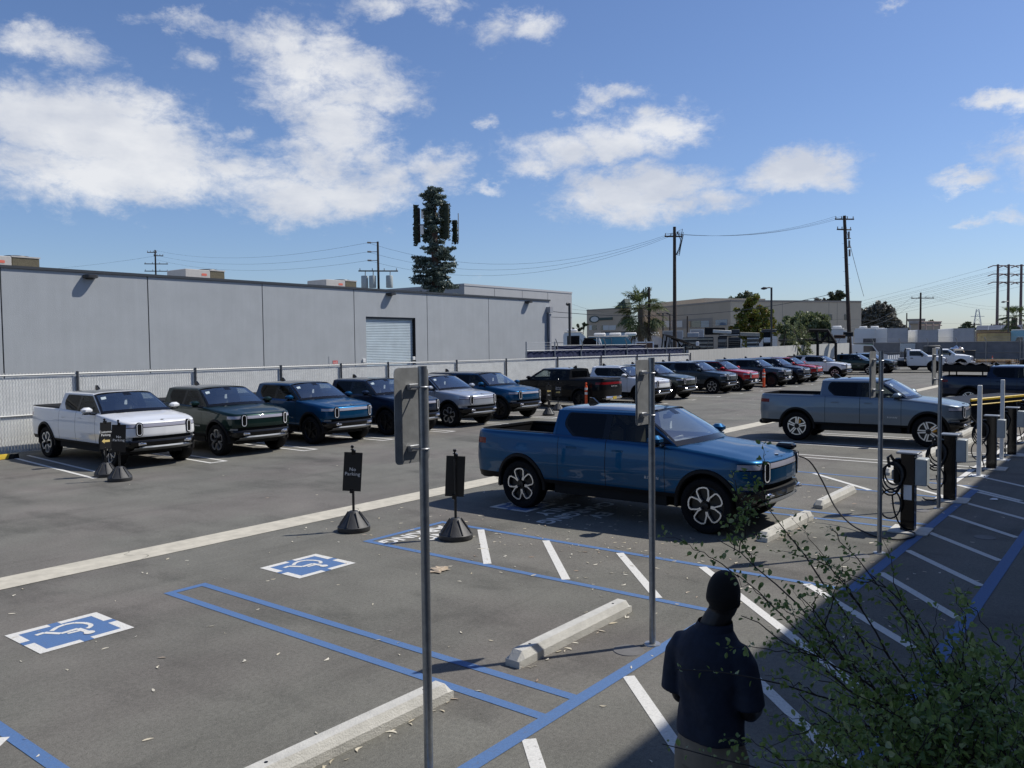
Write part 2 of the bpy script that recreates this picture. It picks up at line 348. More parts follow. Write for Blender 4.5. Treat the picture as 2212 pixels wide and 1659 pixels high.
# ---- wheels
def tyre_mb(r=.42, w=.285, rr=.285):
    h = w/2; prof = [(rr, -h*.72), (rr+.03, -h*.92), (r-.07, -h), (r-.025, -h*.93), (r-.006, -h*.72), (r, -h*.3), (r, h*.3), (r-.006, h*.72), (r-.025, h*.93), (r-.07, h), (rr+.03, h*.92), (rr, h*.72)]
    return MB().lathe(prof, 40, 'y')
def rim_mb(style, s=1.0):
    m = MB(); y0 = .085                                             # outer face towards +y, flipped per side by rotation
    m.lathe([(.288, -.10), (.288, .105), (.272, .112), (.262, .10), (.255, .06), (.06, .055), (0.0, .062)], 40, 'y')
    def strip(pts, w, y, mi, closed=False, th=.03):
        P = [Vector(p) for p in pts]; k = len(P); L = []; Rr = []
        for i in range(k):
            a = P[(i-1) % k] if closed or i else P[i]; b = P[(i+1) % k] if closed or i < k-1 else P[i]
            d = (b-a).normalized(); nn = Vector((-d.y, d.x)); L.append(P[i]+nn*w/2); Rr.append(P[i]-nn*w/2)
        poly = L+Rr[::-1] if not closed else None
        for i in range(k if closed else k-1):
            j = (i+1) % k; q = [L[i], L[j], Rr[j], Rr[i]]
            vs = [V(p.x, y, p.y) for p in q]+[V(p.x, y-th, p.y) for p in q]
            m.add(vs, [(0, 1, 2, 3), (4, 7, 6, 5), (0, 4, 5, 1), (1, 5, 6, 2), (2, 6, 7, 3), (3, 7, 4, 0)], mi)
    pol = lambda r, t: (r*math.cos(t), r*math.sin(t))
    for k in range(5):
        t0 = 2*math.pi*k/5+math.pi/2; tm = t0+math.pi/5
        if style == 'petal':
            pts = [pol(.085, t0+.10), pol(.15, t0+.085), pol(.185, t0+.17), pol(.262, t0+.31), pol(.276, t0+.46), pol(.270, tm-.04), pol(.262, tm), pol(.270, tm+.04)]
            pts = [pol(.085, t0+.11), pol(.150, t0+.09), pol(.182, t0+.16), pol(.245, t0+.235), pol(.268, t0+.33), pol(.2755, t0+.47), pol(.2755, tm)]
            strip(pts, .021, y0+.042, 1, th=.05); strip([(p[0]*math.cos(2*tm)+p[1]*math.sin(2*tm), p[0]*math.sin(2*tm)-p[1]*math.cos(2*tm)) for p in pts][::-1], .021, y0+.042, 1, th=.05)
        elif style == 'spoke':
            for d in (-1, 1): strip([pol(.07, t0+d*.35), pol(.14, t0+d*.19), pol(.274, t0+d*.125)], .034, y0+.02, 1)
            strip([pol(.150, t0), pol(.262, t0)], .030, y0+.010, 0)
            arc = [pol(.252, t0+.21+q*(2*math.pi/5-.42)/6) for q in range(7)]; strip(arc, .030, y0+.012, 1)
        else:
            strip([pol(.05, t0), pol(.27, t0)], .05, y0+.015, 0)
    m.lathe([(.0, y0+.035), (.042, y0+.03), (.05, y0-.02)], 16, 'y')
    return m
def wheel(root, u, y, style, key, r=.42, w=.285):
    side = 1 if y > 0 else -1
    t = part((key, 'tyre'), 'wheel', lambda: tyre_mb(r, w, .285 if r < .44 else .26), RUB, root, M=Matrix.Translation((u, y, r)) @ Matrix.Rotation(0 if side > 0 else math.pi, 4, 'Z') @ Matrix.Rotation(random.uniform(0, 1.2), 4, 'Y'))
    part((key, 'rim', style), 'rim', lambda: rim_mb(style), [RIMD, ALU if style != 'dark' else RIMD], t, smooth=25)
    if style == 'spoke':
        part((key, 'cal'), 'brake_caliper', lambda: MB().bbox(-.2, -.09, .06, .098, -.06, .10, .012), AMBER, t)
    return t
def stadium(hw, hh, n=8):
    pts = [(hw*math.cos(t), (hh-hw)+hw*math.sin(t)) for t in np.linspace(0, math.pi, n)]
    return pts+[(-x, -z) for x, z in pts]
# ---- electric pickup and its estate sister
def make_rig(kind):
    T = kind == 'truck'; df = 0 if T else -.187; ax = (-1.725, 1.725) if T else (-1.538, 1.538)
    ur = -2.905 if T else -2.70; cr = -1.06
    D = dict(plan=[(ur, 0), (ur+.012, .50), (ur+.05, .74), (ur+.15, .885), (ur+.36, .965), (ur+.85, 1.0), (-.9, 1.0), (0, .998), (1.2+df, 1.0), (1.85+df, .99), (2.18+df, .945), (2.40+df, .85), (2.505+df, .68), (2.565+df, .40), (2.585+df, 0)],
             axles=ax, aa=.505, ab=.55, zc=.40, rr=.055)
    D['sill'] = lambda u: .50 if abs(u) < 2.1 else .50
    if T: D['zt'] = lambda u: lerp(u, [-2.9, -1.06, .2, 1.15, 1.9, 2.35, 2.6], [1.335, 1.33, 1.30, 1.275, 1.195, 1.13, 1.115])
    else: D['zt'] = lambda u: lerp(u-df, [-2.6, -1.06, .2, 1.15, 1.9, 2.35, 2.6], [1.30, 1.31, 1.30, 1.275, 1.195, 1.13, 1.115])
    def inset(u, y, z):
        a = lerp(z, [.42, .50, .60, .72, .82, 1.0, 1.12, 1.22, 1.3], [.075, .05, .022, .012, .0, .006, .016, .03, .045])
        w = smooth01(u-df, 2.1, 2.5); b = lerp(z, [.42, .50, .56, .64, .68, .685, .75, .765, .80, 1.0, 1.12], [.13, .045, .0, -.02, .0, .075, .075, .012, .0, .006, .035])
        fl = .014*max(0, 1-min(abs(u-q) for q in ax)/.62)*smooth01(z, .55, .75)*(1-smooth01(z, .95, 1.15))
        return a*(1-w)+b*w - fl*(1-w)
    D['inset'] = inset
    D['rows'] = [.42, .46, .50, .53, .56, .60, .64, .68, .685, .715, .75, .765, .79, .83, .87, .91, .95, .975, .99, 1.015, 1.04, 1.065, 1.075, 1.09, 1.115, 1.14, 1.165, 1.19, 1.21, 1.23, 1.25, 1.265, 1.28, 1.295, 1.31, 1.325, 1.335]
    doorF, doorR = (0.0, 1.06+df), (-.93 if T else -.90, 0.0)
    D['ucuts'] = [doorR[0]-.005, doorR[0]+.005, -.006, .006, doorF[1]-.005, doorF[1]+.005, 2.2+df, 2.16+df, ur+.38, ur+.10]
    sh = Shell(D)
    def cls(u, y, z, sg):
        f = u-df
        if f > 2.16 and z < .75 and (z < .68 or y < .80): return ('front_bumper', 1 if .68 < z < .75 else 0)
        if f > 2.2 and (.975 < z < .99 or 1.065 < z < 1.075) and not (.55 < y < .69): return ('light_bar', 1)
        if f > 2.3 and .99 < z < 1.065 and y < .55: return ('light_bar', 0)
        if f > 2.2 and .99 < z < 1.065 and y > .69: return ('side_lamp_%d' % sg, 0)
        if u < -2.1 and z < .60: return ('rear_bumper', 0)
        if u < ur+.38 and 1.09 < z < 1.19: return ('tail_light', 0)
        if -2.1 < u < 2.16+df and z < .56: return ('sill_cladding', 0)
        if u < ur+.10 and .60 < z and y < .72: return ('tailgate', 0)
        for a, b, nm in ((*doorF, 'front_door'), (*doorR, 'rear_door')):
            if a+.005 < u < b-.005 and z < 1.30: return ('%s_%d' % (nm, sg), 0)
            if (abs(u-a) < .006 or abs(u-b) < .006) and z < 1.3: return ('body', 1)
        return ('body', 0)
    return dict(D=D, sh=sh, g=sh.groups(cls), df=df, ur=ur, cr=cr, ax=ax, T=T)
RIG = {}
yz = lambda z: .905-(z-1.285)*.385                                   # lean of the cabin sides
def sidefn(sg, off=0.0, taper=None):
    def fn(u, z, d):
        y = yz(z)-off+d
        if taper: y *= 1-.10*smooth01(-u, 1.9, 2.7)
        return V(u, y*sg, z)
    return fn
def flipped(mb, sg):
    if sg > 0: mb.f = [f[::-1] for f in mb.f]                        # (u,z) loops look outwards on the -y side
    return mb
def ev(name, label, kind, col, loc, rz, group, wheels='petal', cover=False, roof=None, cat='pickup truck', plate=False, text=True, tailtext=False, sticker=True, fin2=False):
    T = kind == 'truck'
    if kind not in RIG: RIG[kind] = make_rig(kind)
    rig = RIG[kind]; g, df, ur, cr, ax, sh = rig['g'], rig['df'], rig['ur'], rig['cr'], rig['ax'], rig['sh']
    P = PAINT[col]; RP = P if roof is None else PAINT[roof]; K = kind
    t = thing(name, label, cat, loc, rz, group)
    body = part((K, 'body'), 'body', lambda: g['body'], [P, DARK], t, merge=1e-4)
    for sg in (1, -1):
        for nm in ('front_door', 'rear_door'):
            d = part((K, nm, sg), nm, lambda: g['%s_%d' % (nm, sg)], P, t, merge=1e-4)
            uh = (.22 if nm == 'front_door' else -.66); pth, nn = sh.surf(uh, sg, 1.135)
            part((K, nm, sg, 'h'), 'handle', lambda: MB().bbox(uh-.10, uh+.10, min(pth.y, pth.y+.006*sg), max(pth.y, pth.y+.006*sg), 1.12, 1.15, .004), P, d)
            if nm == 'front_door' and text:
                def let():
                    m = MB(); pp, _ = sh.surf(.86+df, sg, .77)
                    return text_mb(m, 'RIVIAN', .062, lambda x, y, d: V(.84+df+(x if sg < 0 else -x), pp.y+.004*sg, .765+y), space=1.35)
                part((K, 'lettering', sg), 'lettering', let, LETT, d, smooth=0)
        part((K, 'lamp', sg), 'headlight', lambda: g['side_lamp_%d' % sg], LAMP, t, merge=1e-4)
        def oval(which):
            p, n = sh.surf(2.52+df, .62*sg, .95); n3 = V(n[0], n[1], 0).normalized(); s3 = V(-n3.y, n3.x, 0); m = MB()
            fn = lambda x, z, d: V(p.x, p.y, .945)+s3*x+V(0, 0, z)+n3*d
            if which == 0: m.prism(stadium(.080, .168), -.05, .016, fn)
            else: m.prism(stadium(.061, .148), 0, .022, fn, holes=[stadium(.048, .134)[::-1]])
            return m
        hl = part((K, 'oval', sg), 'headlight', lambda: oval(0), GBLK, t)
        part((K, 'ring', sg), 'lamp_ring', lambda: oval(1), LAMPW, hl)
        def mirror(w):
            m = MB(); u = .98+df; y = 1.02
            if w: m.bbox(u-.10, u+.11, y, y+.235, 1.30, 1.445, .05)
            else: m.bbox(u-.075, u+.085, y-.01, y+.20, 1.272, 1.30, .01); m.tube([(u+.05, y-.16, 1.26), (u+.02, y+.05, 1.285)], .025, 6)
            m.v = [(a, b*sg, c) for a, b, c in m.v]
            if sg < 0: m.f = [f[::-1] for f in m.f]
            return m
        mi_ = part((K, 'mirror', sg), 'wing_mirror', lambda: mirror(1), P, t)
        part((K, 'mirrorarm', sg), 'mirror_arm', lambda: mirror(0), GBLK, mi_)
        # cabin side
        mf = [(1.235+df, 1.272), (.53+df, 1.715)]
        if T: outer = [(cr-.03, 1.318), (cr+.0, 1.73), (.46, 1.735), (.53, 1.715), (1.235, 1.272)]
        else: outer = [(ur+.085, 1.285), (-2.40, 1.735), (.46+df, 1.735), (.53+df, 1.715), (1.235+df, 1.272)]
        dlo = rounded([(-.66, 1.288), (1.17+df, 1.292), (.51+df, 1.695), (-.84, 1.700), (-.915, 1.50)], [.10, .01, .05, .06, .2])
        w_r = rounded([(-.61, 1.305), (-.10, 1.305), (-.10, 1.682), (-.80, 1.682), (-.865, 1.52)], [.10, .02, .02, .04, .15])
        w_f = rounded([(.02, 1.305), (.98+df, 1.305), (.45+df, 1.682), (.02, 1.682)], [.02, .05, .08, .02])
        qdlo = rounded([(-2.44, 1.32), (-1.30, 1.30), (-1.06, 1.698), (-2.36, 1.698)], [.03, .06, .06, .05]); qwin = rounded([(-2.20, 1.335), (-1.36, 1.325), (-1.16, 1.675), (-2.16, 1.675)], .05)
        hs = [dlo[::-1]]+([] if T else [qdlo[::-1]])
        tp = None if T else True
        part((K, 'panel', sg), 'cabin_side', lambda: flipped(MB().prism(outer, -.03, 0, sidefn(sg, 0, tp), holes=hs), sg), P, t, merge=1e-4)
        def frame():
            m = MB().prism(dlo, -.02, -.003, sidefn(sg, 0, tp), holes=[w_r[::-1], w_f[::-1]])
            if not T: m.prism(qdlo, -.02, -.003, sidefn(sg, 0, tp), holes=[qwin[::-1]])
            return flipped(m, sg)
        part((K, 'frame', sg), 'window_frame', frame, GBLK, t)
        part((K, 'wf', sg), 'side_window', lambda: flipped(MB().prism(w_f, None, -.006, sidefn(sg, 0, tp)), sg), SDG, t)
        part((K, 'wr', sg), 'side_window', lambda: flipped(MB().prism(w_r, None, -.006, sidefn(sg, 0, tp)), sg), PVG, t)
        if not T: part((K, 'wq', sg), 'side_window', lambda: flipped(MB().prism(qwin, None, -.006, sidefn(sg, 0, tp)), sg), PVG, t)
        # arch trim
        for uw in ax:
            def arch():
                m = MB(); rows = []
                for th in np.linspace(-.02*math.pi, 1.02*math.pi, 30):
                    c_, s_ = math.cos(th), math.sin(th); r_ = []
                    for a, b, dy in ((.525, .575, .0), (.512, .562, .022), (.468, .520, .026), (.452, .505, .012), (.452, .505, -.30)):
                        u, z = uw+a*c_, .40+b*s_; p, _ = sh.surf(u, sg, min(max(z, .50), 1.0)); r_.append(V(u, (abs(p.y)+dy-.002)*sg, max(z, .36)))
                    rows.append(r_)
                return m.grid(rows, flip=(sg > 0))
            part((K, 'arch', sg, uw), 'arch_trim', arch, BLK, t)
    part((K, 'bumperf'), 'front_bumper', lambda: g['front_bumper'], [GBLK, DARK], t, merge=1e-4)
    def skid():
        m = MB(); rows = []
        for y in np.linspace(-.74, .74, 25):
            p, n = sh.surf(2.5+df, y, .56) if abs(y) < .8 else sh.surf(2.40+df, y, .56); k = smooth01(abs(y), .74, .56)
            rows.append([V(p.x-.005, y, .535-.06*(1-k)), V(p.x+.010*k, y, .50), V(p.x-.05, y, .455), V(p.x-.28, y, .40)])
        return m.grid(rows)
    part((K, 'skid'), 'skid_plate', skid, SATIN, t)
    for sg in (1, -1):
        def hook():
            m = MB(); p, n = sh.surf(2.5+df, .56*sg, .60); pts = [V(p.x-.02, p.y-.05, .60), V(p.x+.045, p.y-.05, .60), V(p.x+.06, p.y, .605), V(p.x+.045, p.y+.05, .60), V(p.x-.02, p.y+.05, .60)]
            return m.tube(pts, .017, 7).bbox(p.x-.03, p.x+.02, p.y-.10, p.y+.10, .565, .635, .01)
        part((K, 'hook', sg), 'tow_hook', hook, CHR, t)
        def fog():
            p, n = sh.surf(2.36+df, .88*sg, .70); n3 = V(n[0], n[1], 0).normalized(); s3 = V(-n3.y, n3.x, 0)
            return MB().prism(rrect(-.14, .14, -.022, .022, .008), -.02, .012, lambda x, z, d: V(p.x, p.y, .715)+s3*x+V(0, 0, z)+n3*d)
        part((K, 'fog', sg), 'fog_light', fog, SATIN, t)
    part((K, 'bar'), 'light_bar', lambda: g['light_bar'], [LAMP, GBLK], t, merge=1e-4)
    part((K, 'bumperr'), 'rear_bumper', lambda: g['rear_bumper'], BLK, t, merge=1e-4)
    part((K, 'rearskid'), 'rear_step', lambda: MB().bbox(ur-.02, ur+.25, -.66, .66, .42, .56, .04), CHR if tailtext else BLK, t)
    part((K, 'tail'), 'tail_light', lambda: g['tail_light'], REDL, t, merge=1e-4)
    part((K, 'sill'), 'sill_cladding', lambda: g['sill_cladding'], BLK, t, merge=1e-4)
    tg = part((K, 'gate'), 'tailgate' if T else 'boot_lid', lambda: g['tailgate'], P, t, merge=1e-4)
    if tailtext:
        part((K, 'tailtext'), 'lettering', lambda: text_mb(MB(), 'RIVIAN', .10, lambda x, y, d: V(ur-.004, -x, 1.0+y), space=1.6), LETT, tg, smooth=0)
        part((K, 'plater'), 'licence_plate', lambda: MB().bbox(ur-.035, ur-.02, -.15, .15, .43, .55, .01), PLATEY, t)
    if plate: part((K, 'platef'), 'licence_plate', lambda: MB().bbox(2.60+df, 2.615+df, -.16, .16, .56, .71, .01), PLATE, t)
    def hood():
        m = MB(); rows = []; last = None
        for i in range(len(sh.P)):
            if sh.P[i][0] < 1.2+df: continue
            p = sh.top(i); cw = min(.05, max(0, (2.56+df-p.x))*.10)
            rows.append([V(p.x, p.y*k, p.z+cw*(1-abs(k)**2.2)-(.008 if abs(k) < .62 else 0)*smooth01(2.45+df-p.x, 0, .3)) for k in (-1, -.9, -.8, -.68, -.60, -.45, -.3, -.15, 0, .15, .3, .45, .60, .68, .8, .9, 1)])
        rows.append([V(2.5645+df, y, 1.115) for y in np.linspace(-.001, .001, 17)])
        return m.grid(rows, flip=True)
    part((K, 'hood'), 'bonnet', hood, P, t, merge=1e-4)
    part((K, 'badge'), 'badge', lambda: MB().prism([(-.035, 0), (0, -.05), (.035, 0), (0, .05)], 1.135, 1.150, lambda x, y, z: V(2.43+df+x, y, z+.0-x*.1)), CHR, t)
    def cowl():
        m = MB(); rows = []
        for k in np.linspace(-1, 1, 17): rows.append([V(1.24+df-.01, .925*k, 1.262+.045*(1-k*k)), V(1.15+df+.19*(1-k*k), .90*k, 1.272+.035*(1-k*k))])
        return m.grid(rows)
    part((K, 'cowl'), 'cowl', cowl, BLK, t)
    # windscreen with its black border
    def ws(which):
        m = MB(); nu, nv = 22, 10; g0 = lambda a, b: V((1.235+df+.16*(1-a*a))*(1-b)+(.53+df+.11*(1-a*a))*b+.035*math.sin(math.pi*b), (yz(1.275)*(1-b)+yz(1.715)*b)*a, 1.275*(1-b)+.025*(1-a*a)*(1-b)+(1.715+.055*(1-a*a))*b)
        A = [-1, -.94]+list(np.linspace(-.88, .88, nu))+[.94, 1]; B = [0, .07, .14]+list(np.linspace(.22, .90, nv))+[.955, 1]
        for i in range(len(A)-1):
            for j in range(len(B)-1):
                am, bm_ = abs(A[i]+A[i+1])/2, (B[j]+B[j+1])/2; edge = am > .94 or bm_ < .14 or bm_ > .955 or (am < .10 and bm_ > .82)
                if edge == (which == 1): m.add([g0(A[i], B[j]), g0(A[i+1], B[j]), g0(A[i+1], B[j+1]), g0(A[i], B[j+1])], [(0, 1, 2, 3)])
        return m
    wsf = part((K, 'wsb'), 'windscreen_frame', lambda: ws(1), GBLK, t, merge=1e-4)
    wso = part((K, 'ws'), 'windscreen', lambda: ws(0), WSG, t, merge=1e-4)
    if sticker: part((K, 'sticker'), 'sticker', lambda: MB().add([V(.70+df, -.655, 1.655), V(.70+df, -.53, 1.675), V(.78+df, -.55, 1.615), V(.78+df, -.67, 1.60)], [(0, 1, 2, 3)]), PAPER, wso)
    def roof(which):
        m = MB(); u0 = cr if T else -2.40; rows = []
        for u_ in np.linspace(0, 1, 26):
            r_ = []
            for k in (-1, -.985, -.96, -.92, -.86, -.78, -.66, -.5, -.3, -.1, .1, .3, .5, .66, .78, .86, .92, .96, .985, 1):
                uf = .53+df+.11*(1-k*k); u = u0+(uf-u0)*u_; f = abs(k)
                zc = 1.715+.045*(1-f**7)+(.055*math.sin(math.pi*min(1, max(0, .12+u_*.78)))-.0)*(1-f*f)
                r_.append(V(u, yz(1.715)*k, zc))
            rows.append(r_)
        if which == 0: return m.grid(rows)
        rr = [[V(p.x, p.y, p.z+.003) for p in r_[4:16]] for r_ in rows[2:23]]
        return m.grid(rr)
    rf = part((K, 'roof'), 'roof', lambda: roof(0), RP, t)
    part((K, 'roofg'), 'roof_glass', lambda: roof(1), ROOFG, rf)
    def fin():
        m = MB(); u = -.82 if T else -2.0
        return m.prism([(u-.11, 1.79), (u+.12, 1.79), (u-.02, 1.90), (u-.09, 1.905)], -.02, .02, lambda x, z, y: V(x, y, z))
    part((K, 'fin'), 'aerial', fin, GBLK, rf)
    def rearwall():
        m = MB(); zt = 1.74
        if T:
            f = lambda y, z, d: V(cr-.02+(z-1.3)*.05-d, y, z)
            return m.prism([(-.90, 1.0), (.90, 1.0), (.90, 1.31), (.735, 1.73), (.5, 1.765), (-.5, 1.765), (-.735, 1.73), (-.90, 1.31)], -.04, 0, f, holes=[rrect(-.62, .62, 1.36, 1.66, .06)[::-1]])
        f = lambda y, z, d: V(ur+.085+(z-1.285)*.62-d, y, z)
        return m.prism([(-.82, 1.27), (.82, 1.27), (.68, 1.73), (.4, 1.765), (-.4, 1.765), (-.68, 1.73)], -.04, 0, f, holes=[rrect(-.60, .60, 1.36, 1.64, .06)[::-1]])
    part((K, 'rearwall'), 'rear_panel', rearwall, P, t)
    part((K, 'rearwin'), 'rear_window', lambda: MB().prism(rrect(-.62, .62, 1.36, 1.66, .06), None, -.01, lambda y, z, d: V((cr-.02+(z-1.3)*.05 if T else ur+.085+(z-1.285)*.62)-d, y, z)), PVG, t)
    if T:
        def rail():
            m = MB(); rows = []
            idx = [i for i in range(len(sh.P)) if sh.P[i][0] < cr-.02]
            L = [sh.top(i) for i in idx]
            pts = [V(p.x, -p.y, p.z) for p in L[::-1]]+L[1:]
            for p in pts:
                q = V(max(p.x, ur+.05)+.0, p.y, p.z); inn = V(min(max(p.x, ur+.155), cr), math.copysign(min(abs(p.y), .785), p.y), p.z)
                rows.append([p+V(0, 0, -.004), V(p.x+(inn.x-p.x)*.12, p.y+(inn.y-p.y)*.12, p.z+.010), V(inn.x, inn.y, p.z+.010), V(inn.x, inn.y, p.z-.06)])
            return m.grid(rows, flip=True)
        part((K, 'rail'), 'bed_rail', rail, BLK, t)
        def liner():
            x0, x1, y, z0, z1 = ur+.155, cr-.02, .785, .86, 1.30
            m = MB().add([V(x0, -y, z0), V(x1, -y, z0), V(x1, y, z0), V(x0, y, z0), V(x0, -y, z1), V(x1, -y, z1), V(x1, y, z1), V(x0, y, z1)], [(0, 1, 2, 3), (0, 4, 5, 1), (1, 5, 6, 2), (2, 6, 7, 3), (3, 7, 4, 0)])
            for k in range(-4, 5): m.box(x0+.02, x1-.02, k*.16-.03, k*.16+.03, z0+.002, z0+.018)
            return m.box(x0+.3, x1-.2, -y+.002, -y+.03, 1.16, 1.20).box(x0+.3, x1-.2, y-.03, y-.002, 1.16, 1.20)
        part((K, 'liner'), 'bed_liner', liner, BLK, t)
        if cover:
            def cov():
                m = MB().bbox(ur+.07, cr-.03, -.83, .83, 1.335, 1.362, .012)
                for k in range(1, 12): m.box(ur+.1+k*.145-.004, ur+.1+k*.145+.004, -.80, .80, 1.360, 1.364)
                return m
            part((K, 'cover'), 'tonneau_cover', cov, BLK, t)
    def under():
        m = MB().box(-2.1 if T else -1.9, 2.2+df, -.62, .62, .30, 1.0)
        m.box(-1.05, 1.05, -.90, .90, .34, .62)
        if not T: m.box(-2.35, -1.0, -.8, .8, .5, 1.0)
        for uw in ax:
            for sg in (1, -1):
                rows = []
                for th in np.linspace(-.1, math.pi+.1, 14): c_, s_ = math.cos(th), math.sin(th); rows.append([V(uw+.50*c_, .62*sg, .40+.545*s_), V(uw+.50*c_, .95*sg, .40+.545*s_)])
                m.grid(rows, flip=(sg < 0))
        return m
    part((K, 'under'), 'chassis', under, DARK, t, smooth=0)
    # cabin fittings
    def dash():
        return MB().bbox(.55+df, 1.30+df, -.86, .86, .95, 1.235, .08).bbox(.50+df, .56+df, -.36, .20, 1.10, 1.28, .01)
    part((K, 'dash'), 'dashboard', dash, DASH, t)
    for y in (-.38, .38):
        def seat():
            m = MB().bbox(-.18, .34, y-.25, y+.25, .92, 1.06, .05).bbox(-.30, -.12, y-.24, y+.24, 1.0, 1.46, .06, M=Matrix.Translation((0, 0, 0)))
            return m.bbox(-.31, -.20, y-.12, y+.12, 1.48, 1.66, .04)
        part((K, 'seat', y), 'seat', seat, TAN if kind == 'truck' and col == 'blue' else SEAT, t)
    def bench():
        m = MB().bbox(-.98, -.80, -.66, .66, .95, 1.42, .06).bbox(-.85, -.4, -.66, .66, .86, 1.02, .05)
        for y in (-.42, .42): m.bbox(-.98, -.88, y-.12, y+.12, 1.43, 1.58, .03)
        return m
    part((K, 'bench'), 'rear_seat', bench, SEAT, t)
    def steer():
        c = V(.50+df, .38, 1.20); a = V(.45, 0, -.9).normalized(); s_ = V(0, 1, 0); u_ = a.cross(s_)
        pts = [c+(s_*math.cos(q)+u_*math.sin(q))*.18 for q in np.linspace(0, 2*math.pi, 21)]
        return MB().tube(pts, .017, 6).tube([c, c+V(.2, 0, -.1)], .04, 6).tube([c-s_*.17, c+s_*.17], .02, 6)
    part((K, 'steer'), 'steering_wheel', steer, DASH, t)
    part((K, 'rvm'), 'rear_view_mirror', lambda: MB().bbox(.58+df, .62+df, -.13, .13, 1.60, 1.68, .015).bbox(.60+df, .72+df, -.05, .05, 1.66, 1.72, .02), GBLK, t)
    part((K, 'tagc'), 'hang_tag', lambda: MB().prism(rrect(-.035, .035, 1.44, 1.56, .008), .0, .004, lambda y, z, d: V(.66+df+d, y, z)), PAPER, t)
    for u in ax:
        for sg in (1, -1): wheel(t, u, .845*sg, wheels, 'w20')
    return t
# ------------------------------------------------------------------ ground: one sheet of worn asphalt, concrete gutter, paint
def ground_mat():
    m = bpy.data.materials.new('asphalt'); m.use_nodes = True; t = m.node_tree; b = t.nodes['Principled BSDF']; N = t.nodes.new; Lk = t.links.new
    tcn = N('ShaderNodeTexCoord')
    def nz(scale, detail, rough=.6, sx=1, sy=1):
        mp = N('ShaderNodeMapping'); mp.inputs['Scale'].default_value = (sx, sy, 1); Lk(tcn.outputs['Object'], mp.inputs[0])
        n = N('ShaderNodeTexNoise'); n.inputs['Scale'].default_value = scale; n.inputs['Detail'].default_value = detail; n.inputs['Roughness'].default_value = rough; Lk(mp.outputs[0], n.inputs['Vector']); return n.outputs[0]
    def rng(s, a, c, lo, hi): r = N('ShaderNodeMapRange'); r.inputs[1].default_value = a; r.inputs[2].default_value = c; r.inputs[3].default_value = lo; r.inputs[4].default_value = hi; Lk(s, r.inputs[0]); return r.outputs[0]
    def mul(a, c): q = N('ShaderNodeMath'); q.operation = 'MULTIPLY'; Lk(a, q.inputs[0]); (Lk(c, q.inputs[1]) if not isinstance(c, float) else setattr(q.inputs[1], 'default_value', c)); return q.outputs[0]
    grain = rng(nz(95, 4, .8), .25, .75, .50, 1.50); mid = rng(nz(26, 7, .75), .3, .7, .74, 1.26); big = rng(nz(.8, 6, .62), .3, .7, .82, 1.16); patch = rng(nz(.22, 4, .55), .35, .65, .92, 1.08)
    stain = rng(nz(.55, 5, .65, 1.6, .7), .52, .70, 1.0, .64); streak = rng(nz(.9, 4, .6, .10, 1.6), .55, .75, 1.0, .78)
    pit = rng(nz(38, 3, .6), .64, .72, 1.0, .55); f = mul(mul(mul(mul(mul(mul(grain, mid), big), patch), stain), streak), pit)
    x = N('ShaderNodeMix'); x.data_type = 'RGBA'; x.inputs['A'].default_value = (.150, .146, .126, 1); x.inputs['B'].default_value = (.155, .143, .127, 1); Lk(rng(nz(.35, 3, .5), .45, .65, 0, 1), x.inputs['Factor'])
    v = N('ShaderNodeVectorMath'); v.operation = 'SCALE'; Lk(x.outputs['Result'], v.inputs[0]); Lk(f, v.inputs['Scale']); Lk(v.outputs[0], b.inputs['Base Color']); b.inputs['Roughness'].default_value = .85; b.inputs['Specular IOR Level'].default_value = .35
    bp = N('ShaderNodeBump'); bp.inputs['Strength'].default_value = .55; bp.inputs['Distance'].default_value = .012; Lk(nz(130, 5, .7), bp.inputs['Height']); Lk(bp.outputs[0], b.inputs['Normal'])
    return m
